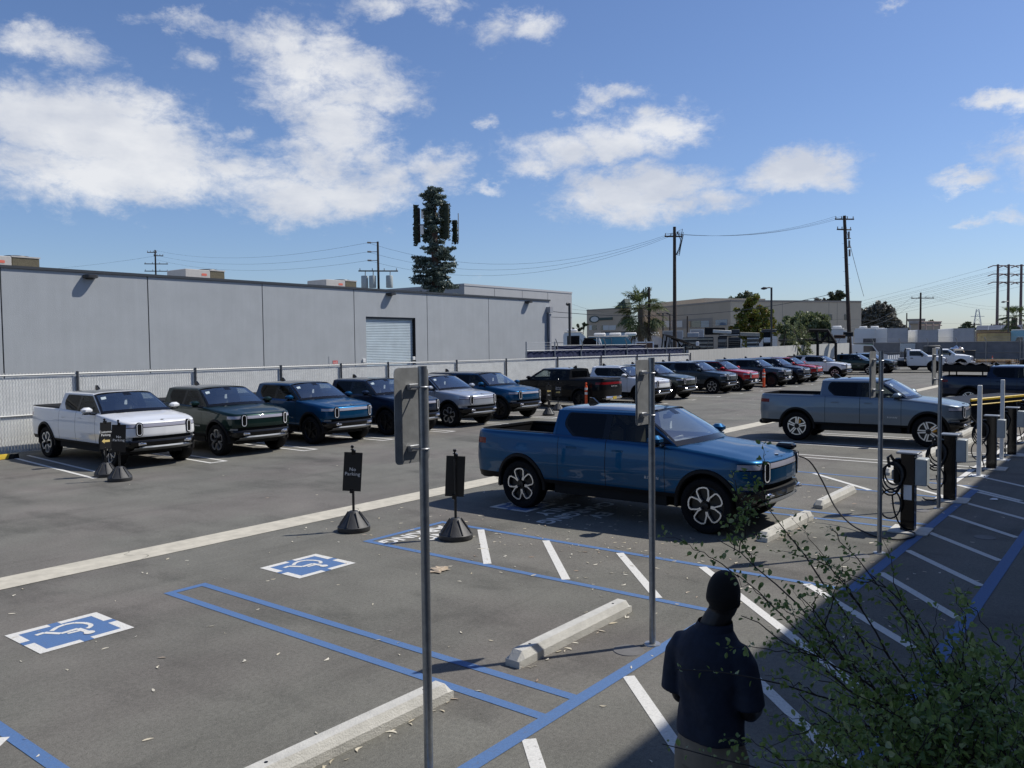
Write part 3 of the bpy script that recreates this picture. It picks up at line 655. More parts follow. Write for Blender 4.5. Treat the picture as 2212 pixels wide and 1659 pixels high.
def paintmat(name, col, wear=.55):
    m = bpy.data.materials.new(name); m.use_nodes = True; t = m.node_tree; b = t.nodes['Principled BSDF']; N = t.nodes.new; Lk = t.links.new; tcn = N('ShaderNodeTexCoord')
    def nz(scale, detail, rough=.7):
        n = N('ShaderNodeTexNoise'); n.inputs['Scale'].default_value = scale; n.inputs['Detail'].default_value = detail; n.inputs['Roughness'].default_value = rough; Lk(tcn.outputs['Object'], n.inputs['Vector']); return n.outputs[0]
    a = N('ShaderNodeMapRange'); a.inputs[1].default_value = .55; a.inputs[2].default_value = .70; Lk(nz(26, 7, .75), a.inputs[0])
    a2 = N('ShaderNodeMapRange'); a2.inputs[1].default_value = .35; a2.inputs[2].default_value = .65; a2.inputs[3].default_value = .25; a2.inputs[4].default_value = 1; Lk(nz(1.3, 3, .5), a2.inputs[0])
    mm = N('ShaderNodeMath'); mm.operation = 'MULTIPLY'; Lk(a.outputs[0], mm.inputs[0]); Lk(a2.outputs[0], mm.inputs[1]); m2 = N('ShaderNodeMath'); m2.operation = 'MULTIPLY'; m2.inputs[1].default_value = wear; Lk(mm.outputs[0], m2.inputs[0])
    g = N('ShaderNodeMapRange'); g.inputs[1].default_value = .25; g.inputs[2].default_value = .75; g.inputs[3].default_value = .80; g.inputs[4].default_value = 1.12; Lk(nz(60, 5), g.inputs[0])
    v = N('ShaderNodeVectorMath'); v.operation = 'SCALE'; v.inputs[0].default_value = col; Lk(g.outputs[0], v.inputs['Scale'])
    x = N('ShaderNodeMix'); x.data_type = 'RGBA'; Lk(v.outputs[0], x.inputs['A']); x.inputs['B'].default_value = (.12, .112, .10, 1); Lk(m2.outputs[0], x.inputs['Factor']); Lk(x.outputs['Result'], b.inputs['Base Color']); b.inputs['Roughness'].default_value = .75
    bp = N('ShaderNodeBump'); bp.inputs['Strength'].default_value = .35; bp.inputs['Distance'].default_value = .01; Lk(nz(130, 4), bp.inputs['Height']); Lk(bp.outputs[0], b.inputs['Normal'])
    return m
WL = paintmat('white_line_paint', (.66, .65, .61), .75); BL = paintmat('blue_line_paint', (.078, .160, .335), .8); YL = paintmat('yellow_line_paint', (.60, .40, .04))
gm = MB(); gm.grid([[V(x, y, 0) for y in (-3000, -60, -2, 60, 300, 4000)] for x in (-3000, -60, 60, 300, 4000)], flip=True)
gm.build('ground', ground_mat(), smooth=0, kind='structure')
CONC = mat('gutter_concrete', (.50, .465, .38), .85, vary=.16, vscale=5, bump=.3, bscale=90)
gt = MB()
jx = [-30, 1.2, 5.62, 9.55, 13.6, 17.6, 21.7, 25.6, 29.8, 34, 38, 42, 46.5, 51, 55, 59.5, 64]
for a, b in zip(jx[:-1], jx[1:]):                                     # swale poured in bays, hairline cracks between
    n = 9; rl, rr_ = random.Random(a), random.Random(b)
    L = [(a+.006+rl.uniform(-.05, .05)*(k % 8 > 0)+.10*math.sin(k*.9+a), 10.77+.58*k/n) for k in range(n+1)]; Q = [(b-.006+rr_.uniform(-.05, .05)*(k % 8 > 0)+.10*math.sin(k*.9+b), 10.77+.58*k/n) for k in range(n+1)]
    gt.prism(Q+L[::-1], None, .006)
gt.build('gutter', CONC, smooth=0, kind='structure')
_lz = [0]
def line(mb, x0, y0, x1, y1, w=.10, z=.004):
    _lz[0] += 1; z += _lz[0]*1.2e-5                                   # every stroke lies on the ones before it
    a, b = V(x0, y0, z), V(x1, y1, z); d = (b-a).normalized(); n = V(-d.y, d.x, 0)*w/2
    return mb.add([a-n, b-n, b+n, a+n], [(0, 1, 2, 3)])
def marks(name, mb, m): return mb.build(name, m, smooth=0, kind='structure')
b1 = MB()
line(b1, 1.5, 3.60, 8.10, 3.60, .12, .0045)                            # walkway edge in front of the first stalls
for x in (2.38, 4.97, 5.40): line(b1, x, 3.54, x, 9.0, .10)
line(b1, 4.92, 9.0, 5.45, 9.0, .10, .0045); line(b1, .5, 9.0, 2.43, 9.0, .10, .0045)
for x in (8.06, 9.66): line(b1, x, 2.80 if x > 9 else 3.54, x, 9.06, .10)
line(b1, 8.01, 9.06, 9.71, 9.06, .10, .0045)
for x in (13.36, 13.86, 16.44, 18.02): line(b1, x, 2.75, x, 9.06, .10)
line(b1, 13.31, 9.06, 13.91, 9.06, .10, .0045); line(b1, 16.39, 9.06, 18.07, 9.06, .10, .0045)
line(b1, 9.62, 2.73, 17.6, 2.73, .13, .0045); line(b1, 3.2, 1.51, 19.0, 1.51, .13, .0045)
marks('blue_parking_lines', b1, BL)
w1 = MB()
for k in range(3): line(w1, 9.60, 8.20-1.235*k, 8.12, 6.83-1.235*k, .105)
for a, b in (((9.60, 4.52), (6.75, 1.72)), ((9.62, 3.22), (8.15, 1.75)), ((6.03, 3.52), (4.3, 1.75)), ((4.62, 3.52), (2.9, 1.75)), ((3.2, 3.52), (1.5, 1.8)), ((7.5, 3.52), (5.6, 1.62)), ((2.33, 6.62), (.6, 4.9)), ((2.33, 7.95), (.6, 6.25)),
             ((10.62, 2.66), (9.3, 1.58)), ((11.98, 2.66), (10.7, 1.58)), ((13.30, 2.66), (12.08, 1.58)), ((14.8, 2.66), (13.65, 1.58)), ((16.12, 2.66), (15.1, 1.60)), ((17.4, 2.66), (16.5, 1.70)), ((18.02, 3.10), (16.85, 1.9)), ((19.5, 3.0), (18.2, 1.7)),
             ((17.95, 5.86), (16.5, 4.33)), ((17.95, 4.49), (16.5, 2.98)), ((17.95, 7.2), (16.5, 5.7)), ((17.95, 8.5), (16.5, 7.0))): line(w1, *a, *b, .105)
for x in (20.36, 20.84, 23.0, 23.44, 25.64, 26.12, 28.4, 28.85, 31.2, 31.6): line(w1, x, 3.2, x, 9.0, .09)
line(w1, 17.75, 3.22, 34, 3.22, .11, .0045)
for k, xe in enumerate([8.55, 11.42, 14.26, 17.20, 20.0, 23.1, 26.05, 29.0, 32.1, 35.2, 38.2, 41.2, 44.2, 47.2, 50.2, 53.2, 56.2, 59.2, 62.2, 65.2, 68.2, 71.2, 74.2, 77.2]):
    sk = .45*max(0, 1-k/3)
    for d in (0, .42): line(w1, xe+d, 18.55, xe+d+sk, 24.2, .09)
    line(w1, xe-.045, 18.55, xe+.465, 18.55, .09, .0045)
marks('white_parking_lines', w1, WL)
def isa(x0, y0, nm):
    w, b = MB(), MB(); sx, sy = .90, .82
    b.add([V(x0+.09, y0+.085, .0042), V(x0+sx-.09, y0+.085, .0042), V(x0+sx-.09, y0+sy-.085, .0042), V(x0+.09, y0+sy-.085, .0042)], [(0, 1, 2, 3)])
    b.add([V(x0, y0+sy/2-.05, .004), V(x0+sx, y0+sy/2-.05, .004), V(x0+sx, y0+sy/2+.05, .004), V(x0, y0+sy/2+.05, .004)], [(0, 1, 2, 3)])
    b.add([V(x0+sx/2-.05, y0, .0041), V(x0+sx/2+.05, y0, .0041), V(x0+sx/2+.05, y0+sy, .0041), V(x0+sx/2-.05, y0+sy, .0041)], [(0, 1, 2, 3)])
    for ex in (0, 1):
        for ey in (0, 1):
            fx = lambda u: x0+u if ex == 0 else x0+sx-u
            fy = lambda v: y0+v if ey == 0 else y0+sy-v
            w.prism([(fx(0), fy(0)), (fx(sx/2-.05), fy(0)), (fx(sx/2-.05), fy(.088)), (fx(.093), fy(.088)), (fx(.093), fy(sy/2-.05)), (fx(0), fy(sy/2-.05))], None, .0052)
    c = (x0+sx/2, y0+sy/2); m = lambda u, v: (c[0]+u, c[1]+v)           # figure: u towards its head, v behind its back
    def st(pts, wd=.060):
        for (a, b_) in zip(pts[:-1], pts[1:]): line(w, *m(*a), *m(*b_), wd, .0056)
    w.prism([m(.10+.052*math.cos(t), -.195+.052*math.sin(t)) for t in np.linspace(0, 2*math.pi, 15)[:-1]], None, .0105)
    st([(.10, -.15), (.085, .02), (-.085, .01), (-.175, .172), (-.26, .16)], .052); st([(.075, -.055), (-.045, -.045)], .042)
    st([(-.11, .165), (-.03, .235), (.06, .26), (.145, .235), (.205, .15), (.225, .05), (.195, -.02), (.145, -.05)], .046)
    marks(nm, b, BL); marks(nm+'_white', w, WL)
for x0, y0 in ((3.22, 8.17), (6.24, 8.26), (11.05, 8.42)): isa(x0, y0, 'accessible_symbol')
tx = MB()
gtx = lambda cx, cy: (lambda x, y, d: V(cx-x, cy-y, .005))
text_mb(tx, 'NO', .36, gtx(8.86, 8.48), offset=.012, space=1.1); text_mb(tx, 'PARKING', .36, gtx(8.86, 8.80), offset=.012, space=1.0)
text_mb(tx, 'EV', .40, gtx(11.6, 7.30), offset=.012, space=1.1); text_mb(tx, 'CHARGING', .40, gtx(11.55, 7.72), offset=.012); text_mb(tx, 'ONLY', .40, gtx(11.6, 8.14), offset=.012, space=1.1)
marks('painted_lettering', tx, WL)
# round access covers beside the sign posts
cv = MB()
for x, y in ((6.55, 3.82), (11.3, 3.1), (14.95, 3.12), (13.4, 1.95)): cv.lathe([(0, .007), (.14, .007), (.145, .0)], 24, 'z', (x, y, 0))
cv.build('utility_covers', mat('cover_iron', (.13, .125, .12), .7, vary=.2), smooth=0, kind='structure')
# ------------------------------------------------------------------ warehouse
WALL = mat('grey_stucco', (.375, .395, .405), .9, vary=.06, vscale=.9, bump=.25, bscale=30, detail=9); JOINT = mat('joint_dark', (.035, .035, .038), .9); CAP = mat('parapet_cap', (.055, .06, .066), .5, .3)
ROLL_ = mat('roller_door', (.56, .64, .67), .55, .05, vary=.08, vscale=2); LT = mat('bronze_fitting', (.035, .035, .036), .45)
wl_t = WALL.node_tree; wl_b = wl_t.nodes['Principled BSDF']; wl_src = wl_b.inputs['Base Color'].links[0].from_socket       # rain streaks and old patches in the coating
wl_tc = [n for n in wl_t.nodes if n.type == 'TEX_COORD'][0]; wl_mp = wl_t.nodes.new('ShaderNodeMapping'); wl_mp.inputs['Scale'].default_value = (2.6, 2.6, .16); wl_t.links.new(wl_tc.outputs['Object'], wl_mp.inputs[0])
wl_n = wl_t.nodes.new('ShaderNodeTexNoise'); wl_n.inputs['Scale'].default_value = 1.6; wl_n.inputs['Detail'].default_value = 7; wl_n.inputs['Roughness'].default_value = .7; wl_t.links.new(wl_mp.outputs[0], wl_n.inputs['Vector'])
wl_r = wl_t.nodes.new('ShaderNodeMapRange'); wl_r.inputs[1].default_value = .35; wl_r.inputs[2].default_value = .72; wl_r.inputs[3].default_value = 1.03; wl_r.inputs[4].default_value = .955; wl_t.links.new(wl_n.outputs[0], wl_r.inputs[0])
wl_s = wl_t.nodes.new('ShaderNodeVectorMath'); wl_s.operation = 'SCALE'; wl_t.links.new(wl_src, wl_s.inputs[0]); wl_t.links.new(wl_r.outputs[0], wl_s.inputs['Scale']); wl_t.links.new(wl_s.outputs[0], wl_b.inputs['Base Color'])
wh = thing('warehouse', 'long grey windowless tilt-up warehouse behind the slatted fence with a roller door', 'warehouse', (11, 30, 0))
WY = 30; X0, X1 = -24.0, 41.98
def wbox(nm, a, m, **k): mb = MB(); mb.box(a[0]-11, a[1]-11, a[2]-WY, a[3]-WY, a[4], a[5]); return mb.build(nm, m, wh, smooth=0, **k)
joints = [-24, -19, -14, -9, -4, 1.03, 6.05, 11.05, 16.06, 21.09, 26.14, 31.07, 36.05, 41.98]; DX0, DX1, DZ = 26.86, 30.2, 4.32
for a, b in zip(joints[:-1], joints[1:]):
    mb = MB(); a_, b_ = a+.022-11, b-.022-11
    if a < DX0 < b:
        mb.prism([(a_, 0), (DX0-11, 0), (DX0-11, DZ), (DX1-11, DZ), (DX1-11, 0), (b_, 0), (b_, 5.58), (a_, 5.58)], 0, .25, lambda x, z, y: V(x, .25-y, z))
    else: mb.box(a_, b_, 0, .25, 0, 5.58)
    mb.build('wall_panel', WALL, wh, smooth=0)
wbox('joint_backing', (X0, DX0-.1, 30.04, 30.2, 0, 5.5), JOINT); wbox('joint_backing', (DX1+.1, X1-.03, 30.04, 30.2, 0, 5.5), JOINT)
wbox('side_wall', (X1-.30, X1-.022, 30.25, 58, 0, 5.58), WALL); wbox('roof', (X0, X1-.31, 30.26, 58, 5.2, 5.32), mat('roof_membrane', (.45, .45, .44), .9))
wbox('parapet_cap', (X0, X1+.04, 29.95, 30.32, 5.585, 5.68), CAP)
rd = MB(); zz = 0
while zz < DZ-.02:                                                     # curtain of rounded slats
    rd.prism([(0, zz), (.035, zz+.018), (.035, zz+.062), (0, zz+.078)], DX0+.01-11, DX1-.01-11, lambda y, z, x: V(x, .16-y, z)); zz += .08
rd.build('roller_door', ROLL_, wh, smooth=0); wbox('door_jamb', (DX1-.10, DX1-.004, 30.02, 30.24, 0, DZ-.005), GBLK); wbox('door_head', (DX0, DX1-.104, 30.04, 30.24, DZ-.09, DZ-.004), CAP)
for x in (3.2, 13.9, 28.42, 39.66):
    l = MB(); l.prism(rounded([(-.36, 0), (.36, 0), (.36, .44), (-.36, .44)], [.02, .02, .3, .3], 6), 0, .10, lambda a, y, z: V(x+a*.62-11, -.32*y/.44-.001, 5.40+z+y*.03)); l.bbox(x-11-.14, x-11+.14, -.08, -.001, 5.36, 5.52, .02)
    l.build('wall_lamp', LT, wh)
dp = MB().box(41.62-11, 41.95-11, -.30, -.002, 4.86, 5.22).bbox(41.70-11, 41.90-11, -.20, -.004, 0, 4.8, .02); dp.build('downpipe', mat('downpipe_grey', (.30, .31, .33), .7), wh)
dp2 = MB().tube([(41.7-11, -.08, 4.83), (41.6-11, -.12, 3.6), (41.75-11, -.12, 2.2)], .015, 6); dp2.build('cable', BLK, wh)
ht = MB().box(24.57-11, 25.29-11, -.015, -.001, 1.2, 2.45); ht.build('hatch', WALL, wh, smooth=0)
hs = MB().box(24.78-11, 25.07-11, -.028, -.016, 2.06, 2.25); hsign = hs.build('hatch_sign', mat('sign_red', (.55, .08, .07), .5), wh, smooth=0)
lt = MB(); text_mb(lt, 'EMERGENCY\nSHUT OFF', .05, lambda x, y, d: V(24.925-11+x, -.0285, 2.155+y)); lt.build('lettering', PAPER, hsign, smooth=0)
for x, z in ((27.0, 2.2), (30.35, 2.25)): MB().bbox(x-11-.42, x-11-.24, -.06, -.002, z-.08, z+.10, .01).build('junction_box', mat('box_white', (.7, .7, .68), .5), wh)
ACG = mat('unit_grey', (.42, .40, .37), .6, vary=.08); ACD = mat('unit_coil', (.10, .085, .05), .7, vary=.4, vscale=30); ORG = mat('badge_orange', (.60, .14, .09), .5)
for k, (xa, ya, xb, lab) in enumerate(((0, 552, 86, 'tan rooftop air conditioner nearest the left edge, cut by the picture edge'), (400, 580, 486, 'tan rooftop air conditioner right of the far pole with two crossarms'), (704, 603, 771, 'tan rooftop air conditioner beside the pole with transformers'))):
    Yr = 33.2; p0, p1 = PY(xa, ya, Yr), PY(xb, ya+14, Yr); x0 = p0.x-(1.2 if k == 0 else 0); w = p1.x-x0; zt = p0.z
    u = thing('air_conditioner', lab, 'air conditioner', (x0, Yr, 5.32), 0, 'air conditioners on the warehouse roof'); h = zt-5.32
    MB().bbox(0, w*.62, 0, 1.5, .12, h, .02).build('cabinet', ACG, u); MB().bbox(w*.625, w, .02, 1.48, .14, h-.02, .02).build('coil_section', ACD, u)
    MB().box(w*.62, w*1.01, 0, 1.5, h-.02, h+.03).build('top_plate', ACG, u, smooth=0); MB().lathe([(0, .06), (.42, .06), (.46, .0)], 20, 'z', (w*.8, .75, h+.03)).build('fan_cowl', LT, u)
    MB().box(.05, w-.05, .1, 1.4, 0, .12).build('curb', ACG, u, smooth=0); bx = MB(); bx.prism(rrect(w*.40, w*.53, h-.26, h-.16, .03), 0, .01, lambda x, z, y: V(x, -y, z)); bx.build('badge', ORG, u)
# taller block beyond
tb = thing('tall_grey_building', 'taller pale grey building rising behind the right end of the warehouse', 'building', (68, 60, 0))
MB().box(0, 20.9, 0, 30, 0, 9.5).build('wall', mat('pale_grey_wall', (.38, .385, .39), .9, vary=.05, vscale=.6), tb, smooth=0); MB().box(-.05, 20.95, -.05, 30, 9.502, 9.72).build('coping', mat('coping_grey', (.42, .42, .43), .8), tb, smooth=0)
rv = MB()
for z in (3.2, 6.4): rv.box(.02, 20.88, -.012, -.002, z-.02, z+.02)
for x in (5.2, 10.4, 15.6): rv.box(x-.02, x+.02, -.013, -.003, .1, 9.4)
rv.build('reveal_joint', JOINT, tb, smooth=0)
# the building the viewer stands beside: its roof edge throws the shade over the walkway
ob = thing('office_building', 'tall building out of frame on the near side shading the walkway', 'building', (20, -1.7, 0))
MB().box(-45, 60, -14, 0, 0, 10.0).build('wall', mat('office_wall', (.33, .32, .30), .9, vary=.05), ob, smooth=0)
wn_ = MB()
for k in range(14): wn_.box(-42+k*7, -38+k*7, .002, .03, 5.2, 7.2)
wn_.build('window', GBLK, ob, smooth=0)
# ------------------------------------------------------------------ fences
FY = 24.9; SLAT = mat('fence_slat', (.74, .75, .72), .6, vary=.12, vscale=3); GALV = mat('galvanised', (.36, .37, .38), .42, .65, vary=.22, vscale=14); POSTG = mat('fence_post_grey', (.09, .095, .10), .5, .3)
fe = thing('slatted_fence', 'pale chain-link fence with vertical privacy slats behind the parked row', 'fence', (9, FY, 0)); sm = MB(); x = -14.0; rg = random.Random(3)
while x < 51:
    if not (2.0 < 0): sm.box(x-9, x+.068-9, -.004, .004, .04, 2.10+rg.uniform(-.012, .012))
    x += .082
sm.build('slats', SLAT, fe, smooth=0)
wr = MB(); k = -14.0
while k < 51:                                                          # woven wire in front of the slats
    for d in (1, -1):
        a = k; z = .04 if d > 0 else 2.12
        wr.add([V(a-9, -.012, z), V(a-9+.006, -.012, z), V(a-9+1.04+.006, -.012, z+d*2.08), V(a-9+1.04, -.012, z+d*2.08)], [(0, 1, 2, 3)])
    k += .075
wr.build('wire_mesh', mat('wire_pale', (.50, .50, .48), .5), fe, smooth=0)
rl = MB().tube([(-23, -.03, 2.17), (42, -.03, 2.17)], .024, 8); rl.tube([(-23, -.03, 1.05), (42, -.03, 1.05)], .02, 8)
tz = -23.0
while tz < 42: rl.box(tz, tz+.05, -.02, .01, 2.18, 2.215+.02*((tz*7) % 1)); tz += .085
rl.build('top_rail', mat('rail_pale', (.55, .55, .52), .5, .3), fe)
for xp in [-10, -6, -2, 2, 7.2, 11.09, 14.83, 18.18, 20.94, 23.41, 27.59, 31.15, 35.46, 39.73, 43.8, 47.97, 50.95]: MB().tube([(xp-9, -.055, 0), (xp-9, -.055, 2.24)], .038, 10).build('post', POSTG, fe)
kb = MB().prism([(0, 0), (.16, 0), (.13, .13), (.03, .13)], 6.6, 9.05, lambda y, z, x: V(x-9.0, y-1.1, z)); kbo = thing('yellow_kerb', 'low kerb with yellow and black chevrons at the foot of the fence', 'kerb', (9.0, FY, 0))
kb.build('kerb', GBLK, kbo, smooth=0); ky = MB()
for i in range(4): ky.prism([(.001, .01), (.16, .01), (.132, .131), (.031, .131)], 6.7+i*.6, 7.0+i*.6, lambda y, z, x: V(x-9.0+(z-.06)*.5, y-1.103, z+.002))
ky.build('chevrons', YELP, kbo, smooth=0)
# concrete wall continuing the boundary
cw = thing('boundary_wall', 'long pale concrete wall carrying on from the slatted fence behind the far cars', 'wall', (51, 25, 0))
WST = mat('streaked_concrete', (.46, .455, .42), .85, vary=.14, vscale=2.2, bump=.3, bscale=20)
_t = WST.node_tree
for n_ in list(_t.nodes):
    if n_.type == 'TEX_NOISE' and n_.inputs['Scale'].default_value < 3:
        mp_ = _t.nodes.new('ShaderNodeMapping'); mp_.inputs['Scale'].default_value = (3.5, 3.5, .25); l_ = n_.inputs['Vector'].links[0].from_socket; _t.links.new(l_, mp_.inputs[0]); _t.links.new(mp_.outputs[0], n_.inputs['Vector'])
wl_ = MB(); n = 24
for i in range(n): wl_.box(36.3/n*i+.004, 36.3/n*(i+1)-.004, 0, .2, 0, 2.42+.36*i/n)
wl_.build('wall', WST, cw, smooth=0)
bw = MB()
for i in range(0, 13): bw.tube([(i*3+.1, .1, 2.4+.36*i*3/36), (i*3+.1, .1, 2.6+.36*i*3/36), (i*3-.35, -.2, 3.0+.36*i*3/36)], .022, 6)
bw.build('barb_arms', POSTG, cw); bb = MB()
for q in range(3): bb.tube([(0-.12*q, .02-.1*q, 2.7+.13*q), (36.2-.12*q, .02-.1*q, 3.06+.13*q)], .008, 4)
bb.build('barbed_wire', POSTG, cw)
# blue windscreen fence between the warehouse and the yard
BLUS = mat('blue_screen', (.010, .017, .060), .8, vary=.3, vscale=1.2)
bf = thing('blue_screen_fence', 'chain-link fence hung with dark blue screening beside the warehouse end', 'fence', (35.5, 27, 0))
s1 = MB(); rg = random.Random(5)
for i in range(16):
    a = i*1.17; rr0 = [[V(a+1.15*j/6, .03*math.sin(j*1.9+i), .2+2.32*q/5) for q in range(6)] for j in range(7)]; s1.grid(rr0)
s1.build('screen', BLUS, bf); p_ = MB()
for i in range(8):
    x = i*2.67; MB().tube([(x, -.06, 0), (x, -.06, 3.05 if i < 2 else 2.62)], .04, 8).build('post', GALV, bf)
p_.tube([(0, -.06, 2.56), (18.7, -.06, 2.56)], .022, 6); p_.tube([(0, -.06, 2.85), (2.7, -.06, 2.85)], .008, 5); p_.tube([(0, -.06, 2.7), (2.7, -.06, 2.7)], .008, 5); p_.tube([(0, -.06, 3.0), (2.7, -.06, 3.0)], .008, 5); p_.build('rail', GALV, bf)
bf2 = thing('blue_screen_fence', 'second blue screened fence a little farther back, seen over the nearer one', 'fence', (40.5, 30.5, 0))
s2 = MB().grid([[V(14.5*j/20, .04*math.sin(j*1.3), .3+2.5*q/4) for q in range(5)] for j in range(21)]); s2.build('screen', BLUS, bf2)
for i in range(6): MB().tube([(i*2.9, -.07, 0), (i*2.9, -.07, 2.95), (i*2.9-.2, -.07, 3.25)], .035, 8).build('post', GALV, bf2)
MB().tube([(0, -.06, 2.83), (14.5, -.06, 2.83)], .02, 6).build('rail', GALV, bf2)
# far mesh fence across the end of the lot
MESH = mat('mesh_screen', (.17, .175, .185), .9, vary=.16, vscale=1.5)
ff = thing('end_fence', 'grey screened chain-link fence and gate across the far end of the lot', 'fence', (109, 20, 0))
mm_ = MB()
mm_.grid([[V(.0, 11.4-23.4*j/30, .75+(1.95)*q/4) for q in range(5)] for j in range(31)]); mm_.build('screen', MESH, ff)
pk = MB()
for j in range(130): pk.box(-.02, .02, 11.4-.18*j-.03, 11.4-.18*j+.03, .05, .74)
pk.build('pickets', GALV, ff, smooth=0)
for j, y in enumerate([11.4, 8.3, 5.2, 2.1, -1, -4.0, -7.4, -7.7, -12, -16]): MB().tube([(-.08, y, 0), (-.08, y, 2.8), (-.45, y+.1, 3.25)], .045, 8).build('post', GALV, ff)
rl = MB()
for z in (1.5, 2.74): rl.tube([(-.05, 11.4, z), (-.05, -16, z)], .03, 6)
for z in (2.95, 3.1, 3.25): rl.tube([(-.05-(z-2.8)*.8, 11.4, z), (-.05-(z-2.8)*.8, -16, z)], .01, 5)
rl.tube([(-.06, -7.8, 2.6), (-.06, -11.8, .4)], .02, 5)
rl.build('rail', GALV, ff)
MB().box(-.14, -.12, 8.4, 10.3, 1.25, 2.55).build('green_banner', mat('banner_green', (.05, .22, .07), .6, vary=.15), ff, smooth=0); MB().box(-.14, -.12, 3.5, 5.2, 1.6, 2.6).build('notice_board', mat('notice_pale', (.40, .45, .48), .6, vary=.2, vscale=9), ff, smooth=0)
# ------------------------------------------------------------------ vehicles of the row, noses to the right
H = R(-90); ROW = 'electric trucks parked in the row along the fence'
def rowcar(kind, X, Y, col, label, dz=0, **k): return ev('pickup_truck' if kind == 'truck' else 'estate_car', label, kind, col, (X, Y, 0), H+R(dz), ROW, cat='pickup truck' if kind == 'truck' else 'suv', **k)
rowcar('truck', 10.50, 21.55, 'white', 'white pickup truck first in the row, behind the two sign stands', cover=True)
rowcar('truck', 13.30, 21.40, 'green', 'dark green pickup truck between the white and the blue one at the row start', cover=True, dz=-1)
rowcar('truck', 16.30, 21.35, 'blue', 'bright blue pickup truck third in the fence row with a dark glass roof', cover=True, wheels='dark')
rowcar('truck', 19.25, 21.30, 'navy', 'dark navy pickup truck partly hidden behind the nearest sign panel', cover=True, wheels='dark')
rowcar('truck', 22.40, 21.45, 'silver', 'silver pickup truck just right of the nearest sign panel', cover=True)
rowcar('suv', 25.55, 21.55, 'blue', 'blue estate car with black roof beside the silver pickup', roof='black', wheels='dark', sticker=False)
ev('pickup_truck', 'black pickup truck parked tail outwards with red light bar across its tailgate', 'truck', 'black', (31.6, 22.0, 0), R(90), ROW, wheels='dark', cover=True, tailtext=True, text=False)
rowcar('truck', 35.5, 21.2, 'white', 'white pickup truck parked right beside the tail-out black one', cover=True, wheels='dark')
rowcar('truck', 38.9, 21.5, 'olive', 'grey-green pickup truck whose nose shows past the second white one', cover=True, wheels='dark')
rowcar('suv', 44.6, 21.5, 'slate', 'slate grey estate car with black roof and clear alloy wheels beside the red one', roof='black')
rowcar('suv', 47.4, 21.3, 'red', 'red estate car with black roof left of the orange post', roof='black', plate=True, sticker=False)
rowcar('suv', 53.0, 21.3, 'slate', 'dark grey-green estate car just right of the orange post', wheels='dark', plate=True)
rowcar('suv', 56.6, 21.3, 'navy', 'navy estate car between the grey-green and the farther red car', wheels='dark', roof='black')
rowcar('suv', 60.2, 21.6, 'red', 'farther red estate car mostly hidden behind the navy one')
rowcar('suv', 67.9, 21.8, 'white', 'white estate car with black pillars near the far end of the row', roof='black')
rowcar('truck', 76.2, 21.6, 'green', 'dark green pickup truck second from the far end of the row')
rowcar('truck', 80.0, 21.4, 'olive', 'pale grey-green pickup truck last in the row, hidden behind the dark green one', wheels='dark')
CH = 'electric trucks at the charging stalls'
ev('pickup_truck', 'bright blue pickup truck in the foreground plugged in by its front corner', 'truck', 'blue', (12.27, 7.0, 0), H, CH, wheels='petal', sticker=False)
ev('pickup_truck', 'pale grey pickup truck at the middle charging stall with five-spoke wheels', 'truck', 'grey', (24.9, 6.62, 0), H+R(3), CH, wheels='spoke')
nv = ev('pickup_truck', 'dark navy pickup truck with a folded bed cover at the right picture edge', 'truck', 'navy', (39.9, 4.6, 0), H, CH, wheels='spoke')
bt = thing('bed_rack_cover', 'folded black soft cover on a rack over the navy pickup bed', 'bed cover', (39.9, 4.6, 0), H)
m = MB(); rg = random.Random(2)
rows = [[V(-2.75+1.75*i/14, -.84+1.68*j/10, 1.83+.05*math.sin(i*1.7)*math.cos(j*.9)+.05*rg.random()) for j in range(11)] for i in range(15)]; m.grid(rows); m.build('soft_cover', BLK, bt)
MB().bbox(-2.78, -1.0, -.86, .86, 1.52, 1.83, .04).build('cover_box', BLK, bt)
for x in (-2.5, -1.25):
    for y in (-.8, .8): MB().tube([(x, y, 1.33), (x, y, 1.53)], .03, 6).build('bracket', BLK, bt)
# black trailer with yellow rails
p0, p1 = G(2100, 861.6, 1.0), G(2212, 852, 1.0); ang = math.atan2(p1.y-p0.y, p1.x-p0.x)
tr = thing('flatbed_trailer', 'black flatbed trailer with two yellow side rails at the right edge', 'trailer', (p0.x, p0.y, 0), ang)
MB().bbox(0, 6.5, .06, 2.3, .30, .84, .03).build('deck', BLK, tr); MB().bbox(-.03, 6.5, 0, .06, .92, 1.0, .015).build('rail', YELP, tr); MB().bbox(-.03, 6.5, .0, .055, .78, .815, .01).build('rail', YELP, tr); MB().bbox(.1, 6.4, .06, .12, .30, .98, .01).build('side_board', GBLK, tr)
for x in (2.9, 3.8):
    for y in (.25, 2.1): MB().lathe([(0, -.1), (.2, -.1), (.33, -.09), (.35, 0), (.33, .09), (.2, .1), (0, .1)], 24, 'y', (x, y, .35)).build('wheel', RUB, tr)
